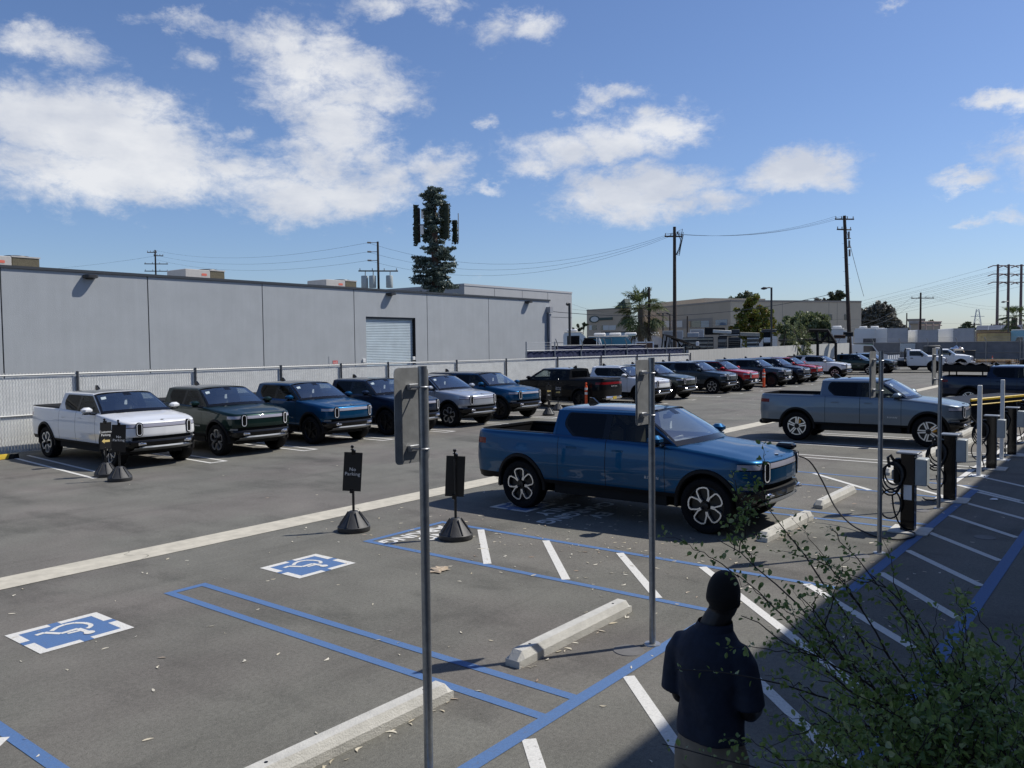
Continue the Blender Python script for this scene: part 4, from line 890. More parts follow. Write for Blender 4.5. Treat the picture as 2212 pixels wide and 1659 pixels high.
# ------------------------------------------------------------------ work trucks (chassis cab, flat bed)
def work_truck(loc, rz, label, rack):
    t = thing('work_truck', label, 'work truck', loc, rz, 'white work trucks'); P = PAINT['workwhite']; K = 'work'
    if K not in RIG:
        D = dict(plan=[(-.70, 0), (-.70, .7), (-.68, .93), (-.5, .97), (.2, .985), (1.0, .985), (1.9, .98), (2.25, .95), (2.42, .84), (2.48, .6), (2.52, .3), (2.53, 0)], axles=(1.50,), aa=.58, ab=.62, zc=.50, rr=.05)
        D['sill'] = lambda u: .62; D['zt'] = lambda u: lerp(u, [-.7, .3, .9, 1.6, 2.3, 2.6], [1.52, 1.50, 1.49, 1.45, 1.38, 1.35])
        D['inset'] = lambda u, y, z: lerp(z, [.6, .8, 1.0, 1.3, 1.5], [.03, .0, 0, .015, .035])-(.03*smooth01(u, .95, 1.2)*(1-smooth01(u, 2.1, 2.4))*smooth01(z, .6, .8)*(1-smooth01(z, 1.15, 1.3)))
        D['rows'] = [.5, .56, .62, .68, .75, .85, .95, 1.05, 1.12, 1.2, 1.28, 1.33, 1.38, 1.42, 1.46, 1.5, 1.52]; D['ucuts'] = [-.55, -.545, .85, .855, 2.2]
        sh = Shell(D)
        def cls(u, y, z, sg):
            if -.545 < u < .85: return ('front_door_%d' % sg, 0)
            if abs(u+.5475) < .003 or abs(u-.8525) < .003: return ('body', 1)
            return ('body', 0)
        RIG[K] = (sh, sh.groups(cls))
    sh, g = RIG[K]
    part((K, 'body'), 'body', lambda: g['body'], [P, DARK], t, merge=1e-4)
    yw = lambda z: .945-(z-1.5)*.30
    for sg in (1, -1):
        fn = lambda u, z, d: V(u, (yw(z)+d)*sg, z)
        d = part((K, 'door', sg), 'front_door', lambda: g['front_door_%d' % sg], P, t, merge=1e-4)
        part((K, 'handle', sg), 'handle', lambda: MB().bbox(-.42, -.20, min(.985*sg, 1.015*sg), max(.985*sg, 1.015*sg), 1.28, 1.34, .01), BLK, d)
        win = rounded([(-.50, 1.53), (.62, 1.50), (.74, 1.58), (.34, 1.94), (-.50, 1.95)], .05)
        part((K, 'side', sg), 'cabin_side', lambda: flipped(MB().prism([(-.70, 1.5), (.98, 1.47), (.42, 2.0), (-.66, 2.0)], -.03, 0, fn, holes=[win[::-1]]), sg), P, t)
        part((K, 'sw', sg), 'side_window', lambda: flipped(MB().prism(win, None, -.008, fn), sg), SDG, t)
        part((K, 'mir', sg), 'wing_mirror', lambda: MB().bbox(.48, .58, min(1.08*sg, 1.30*sg), max(1.08*sg, 1.30*sg), 1.42, 1.78, .03).tube([(.55, .93*sg, 1.55), (.53, 1.1*sg, 1.55)], .025, 6), BLK, t)
        part((K, 'flare', sg), 'arch_trim', lambda: MB().grid([[V(1.50+a*math.cos(q), y*sg, .50+b*math.sin(q)) for a, b, y in ((.60, .64, .995), (.57, .61, 1.035), (.51, .55, 1.035), (.50, .54, .75))] for q in np.linspace(-.05, math.pi+.05, 24)], flip=(sg > 0)), BLK, t)
        part((K, 'hl', sg), 'headlight', lambda: MB().bbox(2.38, 2.53, min(.60*sg, .93*sg), max(.60*sg, .93*sg), .98, 1.28, .05), LAMP, t)
        part((K, 'hook', sg), 'tow_hook', lambda: MB().tube([(2.6, .4*sg, .56), (2.72, .42*sg, .55), (2.72, .5*sg, .55), (2.6, .52*sg, .56)], .02, 6), BLK, t)
        wheel(t, 1.50, .85*sg, 'dark', 'w40', .475, .26); part((K, 'hub', sg), 'hub', lambda: MB().lathe([(0, 0), (.12, 0), (.12, .06), (.20, .07), (.24, -.02)] if sg < 0 else [(0, 0), (.12, 0), (.12, -.06), (.20, -.07), (.24, .02)], 20, 'y', (1.5, .98*sg if sg < 0 else .98, .475)), SATIN, t)
        for yy in (.62, .90): wheel(t, -2.55, yy*sg, 'dark', 'w40', .475, .24)
    part((K, 'letters'), 'lettering', lambda: text_mb(MB(), 'SERVICE FLEET', .06, lambda x, y, d: V(.45+x, -.990, .78+y)), SATIN, t, smooth=0) if False else None
    def hood():
        m = MB(); rows = []
        for i in range(len(sh.P)):
            if sh.P[i][0] < .95: continue
            p = sh.top(i); cw = min(.09, max(0, (2.5-p.x))*.12); rows.append([V(p.x, p.y*k, p.z+cw*(1-abs(k)**4)) for k in np.linspace(-1, 1, 13)])
        return m.grid(rows, flip=True)
    part((K, 'hood'), 'bonnet', hood, P, t)
    ws = lambda a, b: V((1.0+.14*(1-a*a))*(1-b)+(.42+.08*(1-a*a))*b, (.93*(1-b)+yw(2.0)*b)*a, (1.485+.05*(1-a*a))*(1-b)+(1.99+.03*(1-a*a))*b)
    part((K, 'ws'), 'windscreen', lambda: MB().grid([[ws(a, b) for b in np.linspace(.03, .97, 8)] for a in np.linspace(-.95, .95, 14)]), WSG, t)
    def wsb():
        m = MB(); A = [-1, -.95]+list(np.linspace(-.9, .9, 12))+[.95, 1]; B = [0, .05]+list(np.linspace(.1, .9, 6))+[.95, 1]
        for i in range(len(A)-1):
            for j in range(len(B)-1):
                if abs(A[i]+A[i+1])/2 > .95 or not .05 < (B[j]+B[j+1])/2 < .95: m.add([ws(A[i], B[j])+V(.003, 0, 0), ws(A[i+1], B[j])+V(.003, 0, 0), ws(A[i+1], B[j+1])+V(.003, 0, 0), ws(A[i], B[j+1])+V(.003, 0, 0)], [(0, 1, 2, 3)])
        return m
    part((K, 'wsb'), 'windscreen_frame', wsb, GBLK, t)
    part((K, 'roof'), 'roof', lambda: MB().grid([[V(-.66+q*(1.08+.08*(1-k*k)), yw(2.0)*k, 2.0+.09*(1-abs(k)**5)*min(1, 4*q*(1-q)+.45)) for k in np.linspace(-1, 1, 17)] for q in np.linspace(0, 1, 9)]), P, t)
    part((K, 'back'), 'rear_panel', lambda: MB().prism([(-.93, .8), (.93, .8), (.93, 1.5), (.78, 2.03), (-.78, 2.03), (-.93, 1.5)], -.7, -.66, lambda y, z, x: V(x, y, z), holes=[rrect(-.6, .6, 1.55, 1.92, .05)[::-1]]), P, t)
    part((K, 'grille'), 'grille', lambda: MB().bbox(2.44, 2.57, -.60, .60, .93, 1.32, .04), GBLK, t)
    def bars():
        m = MB()
        for z in (1.03, 1.12, 1.21): m.bbox(2.55, 2.60, -.58, .58, z-.025, z+.025, .01)
        m.bbox(2.54, 2.59, -.62, .62, 1.29, 1.34, .015); return m.bbox(2.54, 2.59, -.62, .62, .90, .94, .012)
    part((K, 'bars'), 'grille_bars', bars, CHR, t)
    part((K, 'badge'), 'badge', lambda: MB().prism(stadium(.04, .09), .0, .02, lambda a, b, c: V(2.60+c, b*1.2, 1.12+a)), PAINT['blue'], t)
    part((K, 'bump'), 'front_bumper', lambda: MB().bbox(2.45, 2.68, -.99, .99, .58, .86, .06), CHR, t); part((K, 'valance'), 'valance', lambda: MB().bbox(2.35, 2.62, -.9, .9, .40, .57, .04), BLK, t)
    part((K, 'plate'), 'licence_plate', lambda: MB().bbox(2.681, 2.69, -.15, .15, .62, .77, .01), PLATE, t)
    part((K, 'chassis'), 'chassis', lambda: MB().box(-3.9, 2.3, -.55, .55, .5, .85).box(-.65, 2.3, -.70, .70, .62, 1.2), DARK, t, smooth=0)
    part((K, 'step'), 'side_step', lambda: MB().bbox(-.6, .85, -1.02, -.85, .46, .52, .02).bbox(-.6, .85, .85, 1.02, .46, .52, .02), BLK, t)
    part((K, 'bed'), 'flat_bed', lambda: MB().bbox(-4.0, -.95, -1.15, 1.15, 1.05, 1.22, .02), SATIN, t); part((K, 'toolbox'), 'tool_box', lambda: MB().bbox(-1.75, -1.0, -1.12, 1.12, .55, 1.03, .03), BLK, t)
    def head():
        m = MB()
        for y in (-.95, .95): m.tube([(-.85, y, 1.2), (-.85, y, 1.95), (-.80, y*.8, 2.16)], .05, 6)
        for z in (1.45, 1.7, 1.95, 2.14): m.tube([(-.83, -.9, z), (-.83, .9, z)], .035, 6)
        return m
    part((K, 'head'), 'headache_rack', head, BLK, t); part((K, 'beacon'), 'light_board', lambda: MB().bbox(-.75, -.35, -.75, .75, 2.13, 2.20, .03), PAPER, t)
    part((K, 'seat'), 'seat', lambda: MB().bbox(-.55, -.3, -.75, .75, 1.0, 1.65, .06).bbox(-.5, .1, -.75, .75, 1.0, 1.15, .05), SEAT, t); part((K, 'dash'), 'dashboard', lambda: MB().bbox(.55, 1.0, -.85, .85, 1.1, 1.48, .06), DASH, t)
    return t
work_truck((82.9, 17.9, 0), H+R(14), 'white work truck with flat bed and black headache rack, the nearer of two', True)
work_truck((90.2, 16.9, 0), H+R(10), 'white work truck with chrome grille, the farther of two beside the dark bin', False)
rk = thing('slatted_barrier', 'row of slanted pale slats standing behind the nearer work truck', 'barrier', (86.5, 21.2, 0))
for i in range(11): MB().prism([(0, 0), (.22, 0), (.42, 1.35), (.2, 1.35)], -.04, .04, lambda x, z, y: V(i*.42+x, y, .55+z*.7)).build('slat', PAPER if i % 2 == 0 else GALV, rk)
MB().bbox(-.1, 5.0, -.05, .05, .0, .55, .02).build('base', GALV, rk)
# ------------------------------------------------------------------ wheel stops
WSM = mat('wheel_stop_concrete', (.50, .49, .45), .85, vary=.13, vscale=7, bump=.35, bscale=70)
def wheel_stop(x0, x1, y, label, rz=0, first=[]):
    L = 1.95
    t = thing('wheel_stop', label, 'wheel stop', ((x0+x1)/2, y, 0), rz, 'concrete wheel stops')
    if not first:
        pr = [(-.085, 0), (-.085, .07), (-.05, .135), (.05, .135), (.085, .07), (.085, 0)]; rows = []
        for x, k, h in ((-L/2, .93, .0), (-L/2+.002, .93, .45), (-L/2+.075, 1, 1), (-L/4, 1, 1), (0, 1, 1), (L/4, 1, 1), (L/2-.075, 1, 1), (L/2-.002, .93, .45), (L/2, .93, .0)):
            rows.append([V(x, a*k, min(b, .135*h) if h < 1 else b) for a, b in pr])
        m = MB().grid(rows); first.append(m.mesh('block', 20))
        first[0].materials.append(WSM)
        pn = MB()
        for x in (-.72, .72): pn.lathe([(0, .137), (.013, .137), (.013, .12)], 10, 'z', (x, 0, 0))
        first.append(pn.mesh('anchor_pin')); first[1].materials.append(GBLK)
    for nm, me in (('block', first[0]), ('anchor_pin', first[1])): o = bpy.data.objects.new(nm, me); COL.objects.link(o); o.parent = t
    t.scale = ((x1-x0)/L, 1, 1) if abs(x1-x0-L) > .02 else (1, 1, 1)
wheel_stop(2.87, 4.82, 4.52, 'nearest concrete wheel stop, cut by the bottom picture edge', R(-1))
wheel_stop(5.60, 7.55, 4.44, 'concrete wheel stop crossed by the shadow of a sign post')
wheel_stop(11.32, 13.30, 4.42, 'concrete wheel stop under the nose of the foreground blue pickup')
wheel_stop(14.15, 16.12, 4.55, 'concrete wheel stop left of the nearest charger, free of any car')
wheel_stop(18.55, 20.35, 4.55, 'concrete wheel stop half hidden behind the nearest charger')
wheel_stop(21.3, 23.3, 4.48, 'concrete wheel stop running behind the tallest charger boxes before the grey pickup')
wheel_stop(27.1, 29.1, 4.62, 'concrete wheel stop beyond the grey pickup front bumper')
wheel_stop(24.2, 25.9, 4.1, 'concrete wheel stop under the front bumper of the grey pickup')
# ------------------------------------------------------------------ galvanised sign posts seen from behind
PLT = mat('sign_back_aluminium', (.33, .335, .33), .5, .55, vary=.16, vscale=9, bump=.08, bscale=30); PIPE = mat('galvanised_pipe', (.30, .315, .33), .36, .8, vary=.18, vscale=18)
def sign_post(x, y, label, xl, xr, z0, z1, py=.10, ht=2.70):
    t = thing('sign_post', label, 'sign post', (x, y, 0), 0, 'galvanised sign posts'); MB().lathe([(0, -.0), (.030, 0), (.030, ht), (.026, ht), (.026, ht-.05)], 20).build('post', PIPE, t)
    f = lambda a, z, d: V(a-x, py+d, z)
    MB().prism(rrect(xl, xr, z0, z1, .04, 6), -.002, .002, f).build('sign_panel', PLT, t)
    for z in (z0+(z1-z0)*.16, z1-(z1-z0)*.20):
        c = MB().tube([(.034*math.cos(q), .034*math.sin(q), z) for q in np.linspace(-math.pi*.1, -math.pi*.9, 10)], .006, 5).tube([(-.033, 0, z), (-.033, py, z)], .006, 5).tube([(.033, 0, z), (.033, py, z)], .006, 5)
        c.bbox(-.05, .05, py-.03, py-.003, z-.02, z+.02, .004); c.build('bracket', GALV, t)
    MB().lathe([(0, .012), (.075, .012), (.08, 0)], 16).build('footing', GALV, t)
p1 = G(908, 1690); sign_post(3.80, 3.72, 'nearest galvanised sign post with a blank panel back, cut by the bottom edge', 3.645, 3.955, 2.07, 2.69)
sign_post(6.82, 3.72, 'galvanised sign post in front of the blue pickup, standing beside the man', 6.70, 7.0, 2.07, 2.68)
sign_post(11.61, 2.92, 'galvanised sign post left of the nearest charger', 11.44, 11.74, 2.08, 2.70)
sign_post(15.33, 2.92, 'farthest galvanised sign post between the two nearest chargers', 15.2, 15.5, 2.08, 2.71)
# bare white posts on plates
for x, y, lab in ((19.48, 2.96, 'white square post with base plate, nearer of the pair'), (22.45, 2.94, 'white square post with base plate, farther of the pair')):
    t = thing('white_post', lab, 'post', (x, y, 0), 0, 'white square posts'); wm_ = mat('post_white', (.72, .73, .72), .5, vary=.06)
    MB().bbox(-.04, .04, -.04, .04, .012, 1.9, .006).build('post', wm_, t); MB().bbox(-.17, .17, -.17, .17, 0, .014, .004).build('base_plate', wm_, t)
    for a in (-.12, .12):
        for b in (-.12, .12): MB().lathe([(0, .03), (.014, .03), (.014, .013)], 6, 'z', (a, b, 0)).build('bolt', GALV, t)
# ------------------------------------------------------------------ chargers
BOXG = mat('switch_box_grey', (.40, .43, .43), .5, .1, vary=.06); CABLE = mat('cable_black', (.010, .010, .011), .5); PADC = mat('pad_concrete', (.55, .54, .50), .85, vary=.1, vscale=6)
def charger(x, y, label, plugged=False, sticker=False):
    t = thing('charger', label, 'charger', (x, y, 0), R(2), 'pedestal car chargers')
    MB().bbox(-.095, .095, -.095, .095, .02, 1.16, .008).build('pedestal', GBLK, t); MB().bbox(-.15, .15, -.15, .15, 1.162, 1.19, .006).build('cap_plate', SATIN, t)
    MB().bbox(-.28, .28, -.30, .24, 0, .025, .006).build('base_pad', PADC, t)
    b = MB().bbox(-.10, .13, -.26, -.10, .70, 1.10, .012).build('switch_box', BOXG, t); MB().bbox(.135, .16, -.24, -.13, .86, .98, .008).tube([(.145, -.18, .95), (.21, -.22, 1.02)], .014, 6).build('switch_lever', BLK, b)
    MB().bbox(-.085, .085, .10, .20, .70, 1.08, .02).build('charger_unit', BLK, t); MB().bbox(-.05, .05, .19, .23, .76, .90, .01).build('holster', SATIN, t)
    c = MB()
    for k in range(4):
        r0 = .15+.02*k; pts = [V(-.12-.018*k, .18+.05*math.sin(q)+.012*k, .86-.03*k+(.17+.02*k)*math.cos(q)) + V(.05*math.sin(q*1.0+k), .09*math.sin(q), 0) for q in np.linspace(0, 2*math.pi, 20)]; c.tube(pts, .013, 6)
    pts = [V(-.12, .22, .62)+V(.0, .15*math.sin(q), -.21+.21*math.cos(q))+V(-.10*math.sin(q/2), 0, 0) for q in np.linspace(0, 2*math.pi, 20)]; c.tube(pts, .013, 6)
    c.tube([(-.13, .18, 1.05), (-.16, .22, 1.14), (-.15, .26, 1.10), (-.14, .24, .95)], .022, 6)
    if not plugged: c.tube([(-.12, .2, .45), (-.13, .16, .2), (-.16, .12, .05), (-.3, .2, .03), (-.34, .34, .03), (-.2, .4, .04)], .013, 6)
    c.build('cable', CABLE, t)
    if sticker: s_ = MB().box(-.0965, -.0955, -.06, .05, .48, .70).build('data_label', PAPER, t, smooth=0)
    return t
charger(13.25, 2.93, 'nearest black charger pedestal with pale data label, its cable run to the blue pickup', True, True)
charger(16.22, 2.91, 'black charger pedestal second from the front, its cable looped low')
charger(20.75, 2.91, 'black charger pedestal third from the front between the two white posts')
charger(23.5, 2.86, 'black charger pedestal fourth from the front, beyond the white posts')
charger(26.6, 2.86, 'black charger pedestal at the right picture edge, farthest of the line')
plug = V(12.27+.93, 4.62, 1.02)
cb = MB().tube([plug, V(13.32, 4.46, .92), V(13.36, 4.36, .72), V(13.30, 4.22, .42), V(13.1, 3.98, .18), V(12.85, 3.72, .05), V(12.72, 3.45, .022), V(12.75, 3.2, .02), V(12.82, 3.05, .02), V(12.95, 2.95, .02), V(13.12, 2.98, .04), V(13.14, 3.1, .2), V(13.12, 3.14, .6)], .0145, 8)
cb = MB().tube([Vector(p[:]) for p in [q for q in (lambda P: [P[0]]+[0.5*((2*P[i])+(P[i+1]-P[i-1])*s+(2*P[i-1]-5*P[i]+4*P[i+1]-P[i+2])*s*s+(3*P[i]-P[i-1]-3*P[i+1]+P[i+2])*s**3) for i in range(1, len(P)-2) for s in (0, .25, .5, .75)])([plug, plug, V(13.30, 4.42, .93), V(13.33, 4.22, .62), V(13.2, 3.98, .25), V(12.93, 3.66, .06), V(12.60, 3.30, .02), V(12.45, 3.06, .02), V(12.5, 2.86, .02), V(12.8, 2.76, .02), V(13.02, 2.80, .03), V(13.12, 2.98, .05), V(13.13, 3.1, .30), V(13.12, 3.13, .6), V(13.12, 3.13, .65)])]], .012, 8)
cb.build('charging_cable', CABLE, label='black cable hanging from the foreground blue pickup down to the nearest charger', cat='cable')
MB().bbox(-.05, .05, -.12, .06, -.05, .05, .02).build('charge_plug', BLK, loc=(13.2, 4.68, 1.05), label='black plug stuck in the front corner of the blue pickup', cat='plug')
pf = thing('charge_flap', 'open black charge flap standing on the front corner of the blue pickup', 'flap', (12.27+.86, 4.75, 1.12)); MB().bbox(-.10, .10, -.16, .12, .0, .10, .03).build('lid', GBLK, pf)
# thin cable to the grey pickup
cb2 = MB().tube([V(25.6, 4.1, .75), V(25.62, 3.95, .55), V(25.4, 3.6, .2), V(24.8, 3.2, .04), V(24.0, 3.05, .03), V(23.6, 3.02, .3)], .012, 6); cb2.build('charging_cable', CABLE, label='thin cable drooping from the grey pickup front to its charger', cat='cable')
# ------------------------------------------------------------------ stands with black panels
SGB = mat('sign_black', (.008, .008, .009), .4, vary=.15); CONE = mat('rubber_base', (.030, .031, .033), .55, vary=.2, vscale=8, bump=.15, bscale=25); WTX = mat('sign_white', (.80, .80, .79), .6); GTX = mat('sign_gold', (.66, .50, .18), .6)
def cone_base():
    m = MB(); n = 32; prof = [(.245, .0), (.25, .01), (.25, .075), (.235, .09), (.075, .30), (.06, .31), (0, .31)]
    m.lathe(prof, n)
    for i, p in enumerate(list(m.v)):
        k = i//len(prof); r = math.hypot(p[0], p[1])
        if .08 < p[2] < .3 and k % 4 == 0: f = .95; m.v[i] = (p[0]*f, p[1]*f, p[2])
    for k in range(8):                                                 # raised fins
        a = 2*math.pi*(k+.5)/8; ca_, sa_ = math.cos(a), math.sin(a); w = .010
        q = lambda r, o, z: V(r*ca_-o*sa_, r*sa_+o*ca_, z)
        m.add([q(.235, -w, .088), q(.235, w, .088), q(.085, w*.5, .295), q(.085, -w*.5, .295), q(.245, -w*.3, .098), q(.245, w*.3, .098), q(.10, w*.2, .30), q(.10, -w*.2, .30)], [(4, 5, 6, 7), (0, 4, 7, 3), (5, 1, 2, 6), (0, 1, 5, 4)])
    return m
def stand(x, y, label, rz, text, tilt=0, arrow=0, panel=(.28, .62, .60), h=1.30, small=False, col=None, kick=0):
    t = thing('sign_stand', label, 'sign stand', (x, y, 0), 0, 'black sign stands'); w, pz, ph = panel
    part(('cone',), 'base', cone_base, CONE, t, smooth=30); MB().lathe([(0, .3), (.02, .3), (.02, h-.08), (0, h-.08)], 12).build('post', SGB, t)
    MB().lathe([(.014, h-.09), (.014, h-.05), (.034, h-.04), (.016, h-.03), (.012, h-.022)]+[(.026*math.sin(q), h+.003-.026*math.cos(q)) for q in np.linspace(.5, math.pi, 9)], 16).build('finial', GBLK, t)
    M = Matrix.Rotation(rz, 4, 'Z') @ Matrix.Rotation(tilt, 4, 'Y'); Mp = Matrix.Translation((0, 0, pz+ph/2)) @ M
    pb = MB().bbox(-w/2, w/2, -.030, -.022, -ph/2, ph/2, .003, M=Mp).build('panel', SGB, t)
    for z in (-ph/2, ph/2): MB().bbox(-.03, .03, -.034, .03, z-.035, z+.035, .006, M=Mp).bbox(-.008, .008, .03, .04, z-.008, z+.008, .003, M=Mp).build('clamp', GBLK, t)
    if text:
        tm = MB(); text_mb(tm, text, .075, lambda a, b, d: Mp @ V(a, -.0315, b+(.0 if not arrow else (.05 if arrow != 2 else -.09))), space=1.05, line=.95); tm.build('lettering', WTX, pb, smooth=0)
    if arrow:
        s_ = -1 if arrow in (1, 2) else 1; ar = [(-.10, 0), (-.03, .055), (-.03, .024), (.10, .024), (.10, -.024), (-.03, -.024), (-.03, -.055)]; zc = -.12 if arrow != 2 else .07
        am = MB(); am.prism([(a*(1 if s_ < 0 else -1), b) for a, b in ar], None, -.0315, lambda a, b, d: Mp @ V(a, d, b+zc)); am.build('arrow', GTX if col is None else col, pb, smooth=0)
    if small: q = MB().bbox(-.07, .07, -.045, -.035, .36, .60, .003, M=Matrix.Rotation(rz, 4, 'Z')); q.build('lower_panel', SGB, t); s2_ = MB(); text_mb(s2_, 'THIS\nWAY', .045, lambda a, b, d: Matrix.Rotation(rz, 4, 'Z') @ V(a, -.0465, b+.48)); False and s2_.build('lettering', WTX, t, smooth=0)
    return t
stand(8.42, 9.77, 'black No Parking sign stand facing the viewer beside the nearest sign post', R(-48), 'No\nParking', R(4))
stand(8.94, 8.12, 'black sign stand turned away, in front of the blue pickup tail', R(128), 'No\nParking', R(-3))
stand(8.74, 17.75, 'black No Parking sign stand before the white pickup, right one of the pair', R(-28), 'No\nParking', R(3), h=1.30)
stand(8.86, 18.62, 'black sign stand with an arrow to the left, left one of the pair', R(10), 'Customer\nParking', R(2), arrow=1, h=1.28)
stand(27.15, 19.5, 'black sign stand with gold left arrow before the black pickup', R(-18), 'Exit', 0, arrow=2, small=True, h=1.30)
stand(29.4, 20.6, 'black sign stand with gold right arrow before the black pickup', R(-40), 'Service\nParking', 0, arrow=3, h=1.36)
# ------------------------------------------------------------------ orange posts
ORNG = mat('delineator_orange', (.80, .10, .02), .5, vary=.08); REFL = mat('reflective_band', (.82, .80, .74), .4)
def delineator(x, y, label, wide=.055):
    t = thing('orange_post', label, 'delineator', (x, y, 0), 0, 'orange delineator posts'); MB().lathe([(.0, .0), (.22, 0), (.22, .03), (.17, .045), (.06, .05), (0, .05)], 8).build('base', BLK, t)
    MB().lathe([(0, .05), (wide, .05), (wide, 1.02), (wide*.9, 1.05), (wide*.45, 1.06), (wide*.45, 1.10), (wide*.75, 1.13), (wide*.6, 1.19), (0, 1.2)], 16).build('tube', ORNG, t)
    for z in (.72, .92): MB().lathe([(wide+.003, z-.05), (wide+.003, z+.05)], 16).build('band', REFL, t)
delineator(30.4, 19.8, 'orange delineator post in front of the black pickup tail', .06); delineator(50.87, 19.77, 'orange delineator post between the red and the grey-green estate cars', .08); delineator(101.5, 14.3, 'far orange post by the end fence and the pallets')
# ------------------------------------------------------------------ poles, wires
WOOD = mat('pole_wood', (.050, .036, .028), .9, vary=.35, vscale=6, bump=.4, bscale=20); INS = mat('insulator', (.20, .19, .18), .4); WIRE = mat('wire_dark', (.045, .05, .06), .6); TRF = mat('transformer_grey', (.42, .46, .45), .5, .1, vary=.1); STEEL = mat('weathered_steel', (.17, .12, .115), .8, vary=.15)
def pole(x, ytop, D, label, xb=None, r=.16, arms=(), extras=None, name='utility_pole', group='utility poles', m=None):
    T = PD(x, ytop, D); B = V(T.x, T.y, 0)
    if xb: q = PD(xb, 745, D); B = V(q.x, q.y, 0)
    t = thing(name, label, 'utility pole', B, 0, group); d = T-B
    MB().tube([V(0, 0, 0), d*.5, d], [r, r*.85, r*.7], 10).build('pole', m or WOOD, t)
    side = V(_R.x, _R.y, 0); ends = []
    for z, L, rise, off in arms:
        c = d*((T.z-z)/T.z); a = MB(); s_ = (side*math.cos(rise)+V(_F.x, _F.y, 0)*math.sin(rise)); a.tube([c-s_*(L/2)+s_*off, c+s_*(L/2)+s_*off], .07, 6); ar = a.build('crossarm', WOOD, t)
        i_ = MB()
        for k in (-.46, -.15, .15, .46) if L > 1.2 else (-.45, .45):
            b = c+s_*(L*k+off); i_.tube([b, b+V(0, 0, .28)], .045, 6); ends.append(B+b+V(0, 0, .30))
        i_.build('insulator', INS, ar)
    return t, B, T, ends
def wire(a, b, sag, label='thin overhead power line strung between utility poles', r=.018, lab=True):
    m = MB(); r = .013 if r == .018 else r; m.tube([a.lerp(b, s)-V(0, 0, 4*sag*s*(1-s)) for s in np.linspace(0, 1, 15)], r, 4)
    return m.build('power_line', WIRE, label=label, cat='power line', group='overhead power lines')
tA, BA, TA, eA = pole(335, 540, 150, 'small utility pole with two crossarms above the warehouse roof at left', r=.17, arms=((.4, 1.5, .2, -.5), (.95, 1.5, .2, .5), (2.3, 3.7, .2, .1), (3.5, 3.7, .2, .1)))
tB, BB_, TB, eB = pole(816, 522, 88, 'utility pole carrying three grey transformers above the warehouse roof', r=.16, arms=((3.05, 4.1, .15, .0),))
for k, x in enumerate((-1.45, -.62, 1.15)):
    c = V(_R.x, _R.y, 0)*x+V(0, 0, TB.z-4.8); MB().lathe([(0, 0), (.34, 0), (.36, .05), (.36, 1.2), (.34, 1.26), (0, 1.3)], 16, 'z', c).build('transformer', TRF, tB); MB().tube([c+V(.1, 0, 1.25), c+V(.12, 0, 1.75)], .05, 6).build('bushing', INS, tB)
for z in (.1, 1.05, 1.95): q = V(_R.x, _R.y, 0); MB().tube([V(0, 0, TB.z-z), V(0, 0, TB.z-z)-q*.7], .035, 6).tube([V(0, 0, TB.z-z)-q*.7, V(0, 0, TB.z-z+.02)-q*1.1], .09, 6).build('insulator', INS, tB)
tC, BC, TC, eC = pole(1457, 490, 80, 'tall dark utility pole right of the palm', r=.20, arms=((.9, 1.7, .1, -.1),))
q = MB(); g_ = V(_R.x, _R.y, 0)
for k in range(5): q.tube([V(0, 0, TC.z-.5)+g_*.2, V(0, 0, TC.z-.2-.3*k)+g_*(.75+.1*math.sin(k)), V(0, 0, TC.z-1.9-.2*k)+g_*.45, V(0, 0, TC.z-2.6)+g_*.15], .03, 5)
q.build('jumper_wires', WIRE, tC)
tD, BD, TD, eD = pole(1824, 466, 91, 'tall leaning utility pole beside the end of the concrete wall', xb=1838, r=.22, arms=((.35, 2.0, .1, .0), (1.4, 1.7, .3, -.1)))
q = MB()
for k in range(3): c = (TD-BD)*(1-(1.4+.9*k)/TD.z); q.tube([c+g_*.2, c+g_*.55], .06, 6).tube([c+g_*.4+V(0, 0, -.2), c+g_*.4+V(0, 0, -.9)], .10, 8)
q.build('fuse_cutout', INS, tD)
st = MB()
for k in range(14): c = (TD-BD)*(.28+.045*k); s_ = 1 if k % 2 else -1; st.tube([c, c+g_*.36*s_], .015, 4)
st.build('climbing_steps', GALV, tD)
tE, BE, TE, eE = pole(1989, 632, 150, 'utility pole with one wide crossarm beyond the box trailers', r=.19, arms=((.9, 3.9, .1, .3),))
pole(1402, 620, 83, 'shorter dark pole standing right behind the palm crown', r=.16)
pole(2300/1.3562+1127/3.16/1.3562, 676, 150, 'thin leaning pole stub in front of the far trees', r=.13); pole((1650+922/2.95)/1.3562, (800+352/2.95)/1.3562, 110, 'short red-brown pole before the tan building', r=.12); pole((1650+1073/2.95)/1.3562, (800+372/2.95)/1.3562, 110, 'short dark pole before the blue window of the tan building', r=.12)
for k, (x, top) in enumerate(((2155.8, 571), (2179, 571), (2206.5, 571))):
    t, B, T, e = pole(x, top, 300, ('tall steel transmission mast, left one of three', 'tall steel transmission mast, middle one of three', 'tall steel transmission mast, right one of three')[k], r=.5, name='transmission_mast', group='three steel transmission masts', m=STEEL)
    for z in (.4, 3.0, 5.5): c = V(0, 0, T.z-z); MB().tube([c-g_*3.1+V(0, 0, -.6), c-g_*1.5, c, c+g_*1.5, c+g_*3.1+V(0, 0, -.6)], .16, 6).build('crossarm', STEEL, t)
    for z in (1.0, 3.6, 6.1):
        for s_ in (-1, 1):
            if k != 1: wire(T-V(0, 0, z)+g_*3.0*s_, T-V(0, 0, z+22)-g_*100+V(_F.x, _F.y, 0)*500, 9, 'faint high-voltage line sloping down left from the steel masts', r=.028)
